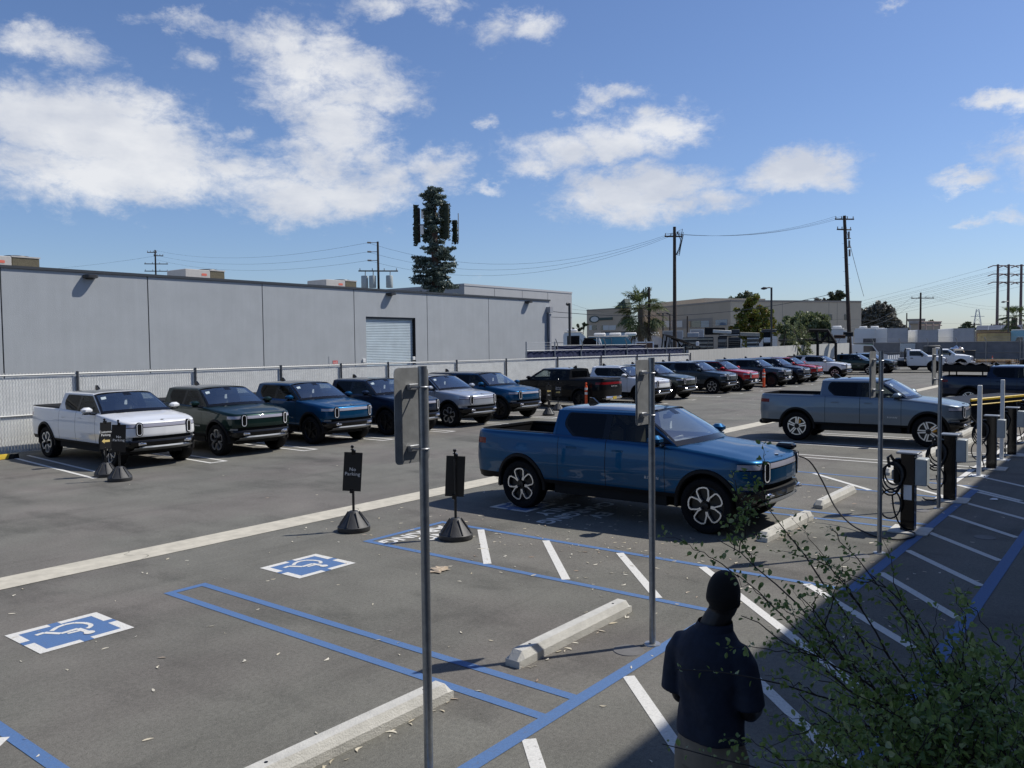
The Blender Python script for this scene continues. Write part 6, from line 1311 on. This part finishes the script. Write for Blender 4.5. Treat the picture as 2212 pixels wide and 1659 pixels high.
def block(xa, xb, ya, yb, D, depth, label, m, nm='stacked_crate', cat='crate', tilt=0, slats=0, m2=None):
    a, b = PD(jX(xa), jY(yb), D), PD(jX(xb), jY(yb), D); z0, z1 = a.z, PD(jX(xa), jY(ya), D).z; w = V(b.x-a.x, b.y-a.y, 0).length
    t = thing(nm, label, cat, (a.x, a.y, z0), math.atan2((b-a).y, (b-a).x), 'gear stacked behind the concrete wall'); M = Matrix.Rotation(tilt, 4, 'Y')
    MB().bbox(0, w, 0, depth, 0, z1-z0, .03, M=M).build('case', m, t)
    if slats:
        s_ = MB()
        for k in range(slats): z = (z1-z0)*(k+.3)/slats; s_.bbox(.03, w-.03, -.07, -.003, z, z+(z1-z0)*.35/slats, .01, M=M)
        s_.build('slats', m2 or GALV, t)
    return t
SG = 76
block(0, 400, 700, 1000, SG, 2, 'dark heap of gear left of the stacked cases behind the wall', JUNKC[4], slats=6, m2=JUNKC[3])
block(285, 550, 575, 665, SG, 1.5, 'black case on top of the stack behind the wall', BLK, slats=0); block(390, 630, 600, 642, SG-2, 1.2, 'pale green flat panel leaning on the black case', JUNKC[5], tilt=R(4)); block(610, 738, 598, 655, SG, 1.6, 'dark grey case on the right of the stack', JUNKC[4])
block(470, 740, 655, 690, SG, 1.5, 'black rack with two pale square holes under the cases', BLK, slats=1, m2=JUNKC[5]); block(455, 575, 690, 1000, SG, 1.5, 'grey locker standing under the case stack', JUNKC[4], slats=3, m2=SATIN); block(590, 750, 700, 1000, SG, 1.5, 'dark locker right of the grey one', JUNKC[4], slats=2, m2=BLK)
block(742, 1000, 632, 682, SG, 1.5, 'cream tarpaulin roof over boards', JUNKC[3], tilt=R(3)); block(830, 990, 690, 1000, SG, 1.2, 'stack of pale boards under the cream roof', JUNKC[4], slats=6, m2=JUNKC[5]); block(1020, 1220, 595, 640, SG, 1, 'black light frame beside the lamp post', BLK, slats=2, m2=SATIN); block(1045, 1140, 640, 1000, SG, 1, 'cage with white panels behind the lamp post', BLK, slats=2, m2=PAPER)
block(60, 210, 640, 700, SG+4, 2, 'grey box on the dark heap left', BOXE); block(170, 212, 755, 812, 70, .1, 'small white notice hung above the wall', PAPER)
camper(jX(740), jX(1225), jY(625), 110, 2.5, 'white roof of a camper behind the boards', BOXW, units=1, wins=2); camper(jX(1905), jX(2130), jY(590), 100, 2.5, 'white rounded camper end beside the leaning pole', BOXW, BOXW, units=1, wins=0); camper(jX(2060), jX(2212), jY(610), 112, 2.5, 'cream camper just behind the leaning pole', BOXW, units=0, wins=1)
block(1960, 2110, 670, 715, 84, 1, 'dark timbers stacked left of the leaning pole', BLK, slats=2, m2=BRWN); block(2080, 2212, 630, 690, 86, 1, 'dark stack behind the leaning pole', BLK, slats=3, m2=JUNKC[4])
fr_ = thing('black_a_frame', 'black steel frame of a hoist in front of the willow', 'frame', PD(jX(1640), 745, 78).xy.to_3d()); o = PD(jX(1640), 745, 78); o.z = 0; m = MB()
q = lambda x, y: PD(jX(x), jY(y), 78)-o
m.tube([q(1640, 610), q(1880, 612), q(1980, 770)], .16, 6).tube([q(1730, 625), q(1755, 770)], .12, 6).tube([q(1880, 650), q(1790, 770)], .11, 6).tube([q(1880, 620), q(1900, 780)], .07, 6).tube([q(1240, 740), q(1640, 730), q(1980, 770)], .10, 6); m.tube([q(1320, 700), q(1360, 775)], .06, 5)
for x in (1750, 1985): m.tube([q(x, 768), V(q(x, 768).x, q(x, 768).y, 0)], .12, 6)
m.build('frame', BLK, fr_)
# right side of the yard
camper(ZX(640), ZX(945), ZY(578), 120, 2.6, 'white motorhome with two roof units left of the box trailers', BOXW, BOXW, units=2, wins=1)
gt_ = thing('white_van', 'white van cab behind the end fence beside the leaning pole', 'van', PD(ZX(632), 745, 106).xy.to_3d(), math.atan2(-_R.y, -_R.x)*0+math.atan2(_R.y, _R.x)); MB().prism(rounded([(0, .5), (4.2, .5), (4.1, 1.3), (3.0, 1.6), (2.3, 2.5), (0, 2.6)], .15), 0, 2, lambda x, z, y: V(x, y, z)).build('body', BOXW, gt_); MB().prism(rounded([(1.2, 1.65), (2.75, 1.65), (2.25, 2.35), (1.2, 2.4)], .08), -.02, 0, lambda x, z, y: V(x, y, z)).build('side_window', WIND, gt_)
for x in (.8, 3.4): MB().lathe([(0, -.1), (.38, -.1), (.4, 0), (.38, .1), (0, .1)], 16, 'y', (x, .1, .4)).build('wheel', RUB, gt_)
tl, w, z1 = camper(ZX(2085), ZX(2400), ZY(590), 119, 2.6, 'pale blue motorhome at the right picture edge beside the yellow container', mat('pale_blue_shell', (.24, .46, .56), .4, vary=.05), BOXW, units=0, wins=0)
MB().prism(rounded([(.25, 1.9), (1.3, 1.9), (1.3, 3.2), (.7, 3.2)], .1), -.02, 0, lambda x, z, y: V(x, y, z)).build('side_window', WIND, tl); MB().box(0, 1.6, -.015, -.002, .8, 1.7).build('door_panel', BOXW, tl, smooth=0)
# solar roof
sr0, sr1 = PD(ZX(1765), ZY(590), 180), PD(ZX(2400), ZY(590), 180); so_ = thing('solar_roof_shed', 'long shed roofed with dark solar panels right of the yellow container', 'shed', (sr0.x, sr0.y, 0), math.atan2((sr1-sr0).y, (sr1-sr0).x)); w = (sr1-sr0).length; zt = PD(ZX(1900), ZY(545), 186).z; zl = sr0.z
MB().box(0, w, 2, 8, 0, zl).build('wall', TANL, so_, smooth=0); pn = mat('solar_panel', (.05, .055, .07), .5, spec=.2); rw = MB()
for k in range(int(w/2.1)):
    for j in range(2): y0, y1 = j*4, j*4+3.85; zz = lambda y: zl+(zt-zl)*y/8; rw.add([V(k*2.1, y0, zz(y0)), V(k*2.1+1.98, y0, zz(y0)), V(k*2.1+1.98, y1, zz(y1)), V(k*2.1, y1, zz(y1))], [(0, 1, 2, 3)])
rw.build('solar_panels', pn, so_, smooth=0); MB().add([V(0, 0, zl-.05), V(w, 0, zl-.05), V(w, 8, zt-.05), V(0, 8, zt-.05)], [(0, 1, 2, 3)]).build('roof', SATIN, so_, smooth=0)
# low far structures along the skyline
def farbox(xa, xb, yt, D, m, label, nm='distant_building', win=True):
    a, b = PD(xa, yt, D), PD(xb, yt, D); z = a.z; t = thing(nm, label, 'building', (a.x, a.y, 0), math.atan2((b-a).y, (b-a).x)); w = V(b.x-a.x, b.y-a.y, 0).length; MB().box(0, w, 0, 12, 0, z-.4).build('wall', m, t, smooth=0); MB().box(-.3, w+.3, -.3, 12.3, z-.396, z).build('roof', TAND, t, smooth=0)
    if win:
        q = MB()
        for k in range(max(2, int(w/4))): q.box(.8+k*4, 2.8+k*4, -.03, -.004, z*.45, z*.75)
        q.build('windows', WIND, t, smooth=0)
farbox(1963, 1996, 689, 230, BOXE, 'pale flat-roofed building behind the crossarm pole'); farbox(1968, 2030, 697, 210, TANW, 'low tan building beyond the box trailers'); farbox(2060, 2240, 716, 420, TANL, 'low pale buildings along the far skyline'); farbox(2145, 2230, 706, 330, BOXE, 'hazy pale block under the masts')
for k, (x, y, D) in enumerate(((2087, 698, 400), (2105, 697, 400), (2142, 700, 380), (2160, 697, 360))):
    P_ = PD(x, y, D); t = thing('distant_pole', 'tiny far utility pole on the skyline, '+('first', 'second', 'third', 'fourth')[k]+' from the left near the pylon', 'utility pole', (P_.x, P_.y, 0), 0, 'tiny far poles'); MB().tube([V(0, 0, 0), V(0, 0, P_.z)], .28, 6).build('pole', WOOD, t); MB().tube([V(0, 0, P_.z-.8)-g_*2.5, V(0, 0, P_.z-.8)+g_*2.5], .18, 5).build('crossarm', WOOD, t)
bk = thing('scaffold_rack', 'orange and white pipe rack standing above the box trailers', 'rack', PD(1985, 745, 150).xy.to_3d()); o = PD(1985, 745, 150); o.z = 0; m = MB(); q = lambda x, y: PD(x, y, 150)-o
for x in (1985, 2000, 2016, 2030): m.tube([q(x, 695), V(q(x, 695).x, q(x, 695).y, 0)], .09, 5)
for y in (695, 703): m.tube([q(1985, y), q(2035, y)], .09, 5)
m.build('pipes', mat('rack_rust', (.40, .30, .26), .7), bk)
rg = random.Random(77); fw_ = MB()
for k in range(170):
    D = rg.uniform(380, 620); x = rg.uniform(1236, 2260); P_ = PD(x, 745, D); h = rg.uniform(3.5, 8.5); leafquads(fw_, (P_.x, P_.y, h*.5), h*.6, 26, 1.8, rg, .8)
fw_.build('far_treeline', LM2, smooth=0, kind='stuff', label='low hazy line of far trees along the skyline', cat='treeline')
# small things on the lot
bn = thing('wheeled_bin', 'dark wheeled bin beside the farther work truck', 'bin', (103.0, 16.9, 0), R(20)); MB().prism([(-.55, 0), (.55, 0), (.70, 1.7), (-.70, 1.7)], -.6, .6, lambda x, z, y: V(x, y, z)).build('bin_body', mat('bin_blue', (.018, .032, .05), .5), bn); MB().bbox(-.75, .75, -.68, .68, 1.70, 1.80, .03).build('lid', BLK, bn); MB().box(.1, .4, -.66, -.61, .9, 1.15).build('label', PAPER, bn, smooth=0)
PLW = mat('pallet_wood', (.38, .24, .12), .8, vary=.25, vscale=5)
pl = thing('pallet_stack', 'low stack of pale timber pallets and planks by the end fence', 'pallets', (99.5, 12.6, 0), R(-70)); m = MB(); rg = random.Random(4)
for k in range(5):
    for j in range(5): m.box(-3.0+.2*rg.random(), .6+.4*rg.random(), -1+.42*j, -.7+.42*j, .12+.16*k, .16+.16*k)
    for j in range(3): m.box(-2.8+1.4*j, -2.7+1.4*j, -1, 1, .02+.16*k, .118+.16*k)
m.build('planks', PLW, pl, smooth=0); MB().bbox(1.2, 3.4, -.7, .7, .02, .9, .1).build('tarpaulin', BLK, pl)
dm = thing('parked_machine', 'dark compact machine with pale fittings behind the farther work truck', 'machine', (101, 19.6, 0), R(-60)); MB().bbox(-1.5, 1.6, -.9, .9, .5, 1.5, .1).bbox(-1.2, .2, -.8, .8, 1.5, 2.4, .12).build('body', JUNKC[4], dm); MB().tube([(1.2, -.6, 1.4), (2.2, -.6, 2.2), (2.6, -.6, 1.6)], .08, 6).tube([(1.2, .5, 1.4), (2.2, .5, 2.3), (2.7, .5, 1.7)], .08, 6).bbox(1.5, 2.6, -.7, .7, 1.7, 2.1, .1).build('arms', CHR, dm)
for x in (-1, 1):
    for y in (-.9, .9): MB().lathe([(0, -.15), (.42, -.15), (.45, 0), (.42, .15), (0, .15)], 16, 'y', (x, y, .45)).build('wheel', RUB, dm)
# crumpled paper on the asphalt
cpP = G(946, 1233); cp_ = MB(); rg = random.Random(6); rows = [[V((.11*(i-3)/3)+.03*rg.gauss(0, 1), .10*(j-2)/2+.025*rg.gauss(0, 1), .012+.035*rg.random()*(1 if 0 < i < 6 and 0 < j < 4 else .2)) for j in range(5)] for i in range(7)]; cp_.grid(rows); cp_.build('crumpled_paper', mat('paper_tan', (.42, .34, .25), .8, vary=.3, vscale=20), smooth=0, loc=(cpP.x, cpP.y, 0), label='crumpled tan paper lying on the asphalt left of the blue pickup', cat='litter')
cpf = MB(); rows = [[V(.09*(i-2)/2+.015*rg.gauss(0, 1), .05*(j-1)+.01*rg.gauss(0, 1), .008+.012*rg.random()) for j in range(3)] for i in range(5)]; cpf.grid(rows); cpf.build('paper_scrap', PAPER, smooth=0, loc=tuple(G(2148, 1079)), label='white paper scrap lying in the shaded walkway', cat='litter')
# fallen leaves
FL = leafmat('fallen_leaf', (.55, .48, .34), (.70, .66, .55), (.34, .22, .14), trans=.1, rough=.6); fl = MB(); rg = random.Random(21)
def leaf(x, y, L):
    a = rg.uniform(0, 6.28); c, s_ = math.cos(a), math.sin(a); w = L*rg.uniform(.10, .17); cu = rg.uniform(-.3, .3); rows = []
    for k in range(5):
        t = k/4-.5; bend = cu*L*(t*t*4-1); hw = w*math.cos(t*3.0); z = .006+.25*L*t*t*rg.uniform(.2, .5); rows.append([V(x+c*t*L-s_*(bend-hw), y+s_*t*L+c*(bend-hw), z+.003), V(x+c*t*L-s_*(bend+hw), y+s_*t*L+c*(bend+hw), z)])
    fl.grid(rows)
for _ in range(170): leaf(rg.uniform(2.2, 11), rg.uniform(1.6, 10.6), rg.uniform(.035, .085))
for _ in range(170): leaf(rg.uniform(8, 19), rg.uniform(1.6, 10.6), rg.uniform(.04, .10))
for _ in range(150): leaf(rg.gauss(10.2, 1.6), rg.gauss(6.8, 1.4), rg.uniform(.04, .09))
for x0, x1, yy in ((2.9, 4.8, 4.40), (5.6, 7.5, 4.32), (11.3, 13.3, 4.31)):
    for _ in range(16): leaf(rg.uniform(x0, x1), yy-abs(rg.gauss(0, .025)), rg.uniform(.04, .10))
for _ in range(60): leaf(rg.uniform(8, 45), rg.uniform(11.5, 18.5), rg.uniform(.05, .09))
fl.build('fallen_leaves', FL, smooth=0, kind='stuff', label='dry narrow leaves scattered over the asphalt', cat='leaf litter')
# ------------------------------------------------------------------ the man with his back to the viewer
def skin(name, pts, edges, mats, parent=None, sub=2):
    me = bpy.data.meshes.new(name); me.from_pydata([p[:3] for p in pts], [], []); me.edges.add(len(edges)); me.edges.foreach_set('vertices', [i for e in edges for i in e]); o = bpy.data.objects.new(name, me); COL.objects.link(o)
    md = o.modifiers.new('skin', 'SKIN'); md.use_smooth_shade = True; md.branch_smoothing = .6
    for i, p in enumerate(pts): r = p[3]; me.skin_vertices[0].data[i].radius = r if isinstance(r, tuple) else (r, r); me.skin_vertices[0].data[i].use_root = (i == 0)
    sb = o.modifiers.new('sub', 'SUBSURF'); sb.levels = sub; sb.render_levels = sub; bpy.context.view_layer.update()
    m2 = bpy.data.meshes.new_from_object(o.evaluated_get(bpy.context.evaluated_depsgraph_get())); bpy.data.objects.remove(o); ob = bpy.data.objects.new(name, m2); COL.objects.link(ob)
    m2.polygons.foreach_set('use_smooth', [True]*len(m2.polygons)); m2.materials.clear()
    for m in (mats if isinstance(mats, (list, tuple)) else [mats]): m2.materials.append(m)
    if parent: ob.parent = parent
    return ob
hp = G(1571, 1222, 1.79)
man = thing('person', 'person seen from behind in dark navy polo shirt and khaki trousers behind the bush', 'person', tuple((hp-_R*.075)*1.0)[:2]+(0,), YAW-math.pi/2-R(38))
# local frame: +y ahead of him, +x to his right, z up
SKN = mat('skin_dark', (.016, .0115, .0095), .5); SHIRT = mat('polo_navy', (.012, .018, .036), .85, vary=.2, vscale=25, bump=.4, bscale=14); KHAKI = mat('trousers_khaki', (.20, .165, .12), .9, vary=.12, vscale=10, bump=.4, bscale=12); HAIR = mat('hair_black', (.011, .009, .008), .95, bump=.2, bscale=200); SHOE = mat('shoe_dark', (.02, .018, .016), .5)
B = [(0, 0, .96, (.15, .11)), (0, .005, 1.15, (.145, .105)), (0, -.01, 1.33, (.140, .10)), (0, -.015, 1.42, (.10, .07)), (0, -.012, 1.49, .078), (.022, .006, 1.53, .076), (.046, .022, 1.58, (.066, .070)), (.055, .024, 1.64, (.06, .07)), (.055, .022, 1.69, (.05, .06)),
     (-.12, -.01, 1.40, .048), (-.162, -.01, 1.36, .046), (-.195, .01, 1.12, .040), (-.16, .20, 1.08, .034), (-.10, .31, 1.09, .026), (.12, -.01, 1.40, .048), (.162, -.01, 1.36, .046), (.195, .01, 1.12, .040), (.16, .20, 1.08, .034), (.10, .31, 1.09, .026),
     (-.10, 0, .88, .092), (-.11, .015, .50, .060), (-.115, -.01, .28, .052), (-.115, -.02, .09, .040), (-.12, .12, .04, .036), (.10, 0, .88, .092), (.11, .015, .50, .060), (.115, -.01, .28, .052), (.115, -.02, .09, .040), (.12, .12, .04, .036)]
E_ = [(0, 1), (1, 2), (2, 3), (3, 4), (4, 5), (5, 6), (6, 7), (7, 8), (3, 9), (9, 10), (10, 11), (11, 12), (12, 13), (3, 14), (14, 15), (15, 16), (16, 17), (17, 18), (0, 19), (19, 20), (20, 21), (21, 22), (22, 23), (0, 24), (24, 25), (25, 26), (26, 27), (27, 28)]
for sg, w in ((-1, 13), (1, 18)):                                      # palm, four fingers and thumb
    wx, wy, wz = B[w][:3]; k = len(B); B.append((wx-sg*.035, wy+.055, wz+.012, (.030, .016))); E_.append((w, k))
    for f, (dx, L) in enumerate(((.026, .070), (.009, .078), (-.009, .072), (-.026, .056))):
        a = len(B); B.append((wx-sg*.05, wy+.085, wz+.012+dx, .0088)); B.append((wx-sg*(.05+L*.35), wy+.085+L*.35, wz+.010+dx, .0082)); B.append((wx-sg*(.05+L*.75), wy+.085+L*.25, wz+.006+dx, .0075)); E_ += [(k, a), (a, a+1), (a+1, a+2)]
    a = len(B); B.append((wx-sg*.012, wy+.045, wz+.045, .0105)); B.append((wx-sg*.03, wy+.075, wz+.066, .0092)); E_ += [(k, a), (a, a+1)]
bd = skin('body', B, E_, SKN, man, 2)
hd = MB(); rows = []
for q in np.linspace(0, math.pi, 25):                                  # skull, jaw, nose and ears, fused with the body below
    z = math.cos(q); r_ = math.sin(q)**.85; rows.append([])
    for p in np.linspace(0, 2*math.pi, 33):
        x, y = math.cos(p), math.sin(p); k = max(0, -z); fx = 1-.24*k; fy = (1-.10*k) if y > 0 else (1-.34*k)
        rows[-1].append(V(.055+.081*r_*x*fx, .026+.101*r_*y*fy+.012*k, 1.652+(.118 if z > 0 else .120)*z))
hd.grid(rows)
hd.add([p.co for p in bd.data.vertices], [tuple(p.vertices) for p in bd.data.polygons])
def blob(c, rx, ry, rz): hd.grid([[V(c[0]+rx*math.sin(q)*math.cos(p), c[1]+ry*math.sin(q)*math.sin(p), c[2]+rz*math.cos(q)) for p in np.linspace(0, 2*math.pi, 13)] for q in np.linspace(0, math.pi, 9)])
for sg in (-1, 1): blob((.055+sg*.080, .020, 1.640), .012, .018, .032); blob((.055+sg*.032, .112, 1.668), .013, .008, .008)
blob((.055, .128, 1.640), .014, .018, .022); blob((.055, .118, 1.595), .024, .010, .008); blob((.055, .108, 1.55), .026, .016, .018)
bpy.data.objects.remove(bd); bo_ = hd.build('body', SKN, None, smooth=60, merge=1e-4)
rm = bo_.modifiers.new('r', 'REMESH'); rm.mode = 'VOXEL'; rm.voxel_size = .0055; rm.use_smooth_shade = True; sm_ = bo_.modifiers.new('s', 'SMOOTH'); sm_.factor = .5; sm_.iterations = 3
bpy.context.view_layer.update(); bm_ = bpy.data.meshes.new_from_object(bo_.evaluated_get(bpy.context.evaluated_depsgraph_get())); bpy.data.objects.remove(bo_)
bd = bpy.data.objects.new('body', bm_); COL.objects.link(bd); bd.parent = man; bm_.polygons.foreach_set('use_smooth', [True]*len(bm_.polygons)); bm_.materials.clear(); bm_.materials.append(SKN)
bd.data.materials.append(HAIR)
for p in bd.data.polygons:                                             # close-cropped hair over crown and nape
    if p.center.z > 1.60+.25*max(0, p.center.y+.02) and (p.center.y < .045 or p.center.z > 1.715) and abs(p.center.x-.055) < .0825: p.material_index = 1
def ring(z, rx, ry, cx=0, cy=0, n=28, fold=0.0, ph=0): return [V(cx+(rx+fold*math.sin(5*q+ph+z*9))*math.cos(q), cy+(ry+fold*math.sin(4*q+ph-z*7))*math.sin(q), z) for q in np.linspace(0, 2*math.pi, n+1)]
cl = MB().grid([ring(1.480, .108, .098, .008, -.006), ring(1.520, .092, .088, .018, .002), ring(1.534, .087, .083, .020, .004), ring(1.50, .080, .076, .012, .0)], flip=True)
ts = [ring(.985, .178, .140, 0, .004, fold=.009), ring(1.05, .174, .134, 0, .004, fold=.010), ring(1.10, .170, .133, 0, .004, fold=.013, ph=1), ring(1.15, .168, .130, 0, .003, fold=.011, ph=2), ring(1.21, .171, .131, 0, 0, fold=.009, ph=2.5), ring(1.28, .178, .134, 0, -.006, fold=.007), ring(1.34, .184, .134, 0, -.012, fold=.004), ring(1.39, .184, .126, 0, -.016), ring(1.43, .170, .112, 0, -.017), ring(1.462, .145, .102, .003, -.014), ring(1.488, .118, .096, .007, -.009), ring(1.505, .098, .090, .011, -.003)]
tor = MB().grid(ts, flip=True).add(ts[0], [tuple(range(28))]).add(ts[-1], [tuple(range(27, -1, -1))])
for sg in (-1, 1): tor.tube([(sg*.10, -.014, 1.405), (sg*.150, -.014, 1.395), (sg*.180, -.010, 1.35), (sg*.198, -.002, 1.27), (sg*.208, .006, 1.165)], [.066, .070, .069, .067, .073], 18)
to = tor.build('shirt', SHIRT, None, smooth=60, merge=1e-4)
rm = to.modifiers.new('r', 'REMESH'); rm.mode = 'VOXEL'; rm.voxel_size = .010; rm.use_smooth_shade = True; sm_ = to.modifiers.new('s', 'SMOOTH'); sm_.factor = .5; sm_.iterations = 7
bpy.context.view_layer.update(); shm = bpy.data.meshes.new_from_object(to.evaluated_get(bpy.context.evaluated_depsgraph_get())); bpy.data.objects.remove(to)
sh_ = bpy.data.objects.new('shirt', shm); COL.objects.link(sh_); sh_.parent = man; shm.polygons.foreach_set('use_smooth', [True]*len(shm.polygons))
if not shm.materials: shm.materials.append(SHIRT)
cl.build('collar', SHIRT, sh_, smooth=60)
tz_ = MB()
for sg in (-1, 1): tz_.tube([(sg*.085, .0, 1.0), (sg*.095, .0, .90), (sg*.11, .012, .68), (sg*.112, .014, .50), (sg*.116, -.005, .28), (sg*.116, -.012, .05)], [.075, .100, .094, .080, .074, .072], 18)
tz_.grid([ring(.86, .172, .128, 0, 0), ring(.95, .162, .124, 0, 0), ring(1.07, .148, .112, 0, .003)], flip=True); tz_.build('trousers', KHAKI, man, smooth=60)
for sg in (-1, 1): MB().bbox(sg*.12-.05, sg*.12+.05, -.10, .20, 0, .075, .03).build('shoe', SHOE, man)
man.scale = (.91, .97, 1)
# ------------------------------------------------------------------ shrub in front of the viewer
BUSHL = leafmat('bush_leaf', (.110, .185, .042), (.260, .350, .105), (.37, .42, .22), trans=.4, rough=.45); TWIG = mat('twig', (.030, .022, .018), .8); rg = random.Random(12)
bP = G(2130, 1720, .9); bush = thing('bush', 'leafy shrub with long arching twigs in the lower right foreground', 'bush', (bP.x, bP.y, 0)); bo = V(bP.x, bP.y, 0); lf, tw = MB(), MB()
def bleaf(p, d, L):
    n = V(rg.gauss(0, .7), rg.gauss(0, .7), 1).normalized(); s_ = d.cross(n); s_ = s_.normalized() if s_.length > .05 else V(1, 0, 0); n = s_.cross(d); w = L*rg.uniform(.26, .40); f = rg.uniform(.05, .25)*L
    pts = [p, p+d*L*.28+s_*w*.8+n*f, p+d*L*.62+s_*w+n*f*1.1, p+d*L*.92+s_*w*.5+n*f*.4, p+d*L, p+d*L*.92-s_*w*.5+n*f*.4, p+d*L*.62-s_*w+n*f*1.1, p+d*L*.28-s_*w*.8+n*f, p+d*L*.3, p+d*L*.65]
    lf.add(pts, [(0, 1, 8), (1, 2, 9, 8), (2, 3, 4, 9), (4, 5, 6, 9), (6, 7, 8, 9), (7, 0, 8)])
def shoot(a, b, sag, r0, dens, L0, side=0.0, bare=.15):
    pts = [a.lerp(b, s)+V(0, 0, sag*4*s*(1-s))+V(rg.gauss(0, .003), rg.gauss(0, .003), rg.gauss(0, .003)) for s in np.linspace(0, 1, 12)]; tw.tube(pts, [r0*(1-.75*i/11) for i in range(12)], 5); ln = sum((q-p).length for p, q in zip(pts[:-1], pts[1:])); n = int(ln*dens)
    for k in range(n):
        s = bare+(1-bare)*rg.random(); i = min(10, int(s*11)); p = pts[i].lerp(pts[i+1], s*11-i); ax = (pts[i+1]-pts[i]).normalized(); o = V(rg.gauss(0, 1), rg.gauss(0, 1), rg.gauss(0, 1)); o = (o-ax*o.dot(ax)).normalized(); d = (o+ax*rg.uniform(-.1, .9)).normalized(); q = p+d*rg.uniform(.004, .012); bleaf(q, d, L0*rg.uniform(.55, 1.25)*(1-.45*max(0, s-.6)))
    return pts
def at(x, y, z): d = ray(x, y).normalized(); return CP+d*z-bo
root = at(2160, 1780, 2.0)
tips = [(1630, 1060, 2.15), (1555, 1165, 2.1), (1815, 1165, 2.1), (1770, 1195, 2.0), (1592, 1240, 1.95), (1730, 1290, 1.9), (1600, 1330, 1.95), (1465, 1445, 1.9), (1430, 1610, 1.9), (1700, 1400, 1.85), (1780, 1350, 1.85), (1880, 1240, 2.0), (1960, 1370, 1.9), (1720, 1500, 1.8), (1850, 1440, 1.85), (2010, 1450, 1.9), (2080, 1470, 1.9), (2120, 1490, 1.8), (2180, 1440, 1.8), (2205, 1530, 1.75), (1960, 1520, 1.8), (1800, 1560, 1.8), (1900, 1560, 1.8), (2050, 1560, 1.8), (1700, 1640, 1.75), (1980, 1600, 1.75)]
for (x, y, z) in tips:
    far = math.hypot(x-2160, y-1780); r_ = root+V(rg.uniform(-.14, .14), rg.uniform(-.14, .14), rg.uniform(-.15, .05)); P_ = shoot(r_, at(x, y, z), .02+.05*rg.random(), .0038, 55 if far > 500 else 80, .0145, bare=.30 if far > 520 else .12)
    for k in range(4 if far > 450 else 8):
        i = rg.randint(3, 11); e = P_[i]+(P_[min(11, i+1)]-P_[i-1]).normalized()*rg.uniform(.05, .17)+V(rg.gauss(0, .06), rg.gauss(0, .06), rg.gauss(.01, .045)); shoot(P_[i], e, .008, .0014, 160, .0135, bare=0)
for k in range(190):                                                   # dense heart of the shrub
    x, y = rg.gauss(2040, 170), rg.gauss(1630, 75)
    if x < 1760 or x > 2290 or y < 1455+.20*max(0, 2000-x)-.12*max(0, x-2000): continue
    z = rg.uniform(1.55, 2.1); c = at(x, y, z); shoot(c+V(rg.gauss(0, .05), rg.gauss(0, .05), -.12), c+V(rg.gauss(0, .07), rg.gauss(0, .07), .05), .008, .0014, 210, .0145, bare=0)
for x, y, z in ((2000, 1720, 1.9), (2080, 1720, 1.8), (2150, 1700, 1.85), (2200, 1650, 1.8)): q = at(x, y, z); tw.tube([V(rg.gauss(0, .05), rg.gauss(0, .05), 0), V(q.x*.5, q.y*.5, q.z*.5), q], [.02, .016, .01], 6)
# tuft at the tip that stands before the pickup wheel
for k in range(11):
    c = at(rg.gauss(1612, 24), rg.gauss(1100, 36), 2.14); shoot(c, c+V(rg.gauss(0, .025), rg.gauss(0, .025), rg.gauss(0, .04)), 0, .0016, 130, .0145, bare=0)
lf.build('leaves', BUSHL, bush, smooth=0); tw.build('branches', TWIG, bush)
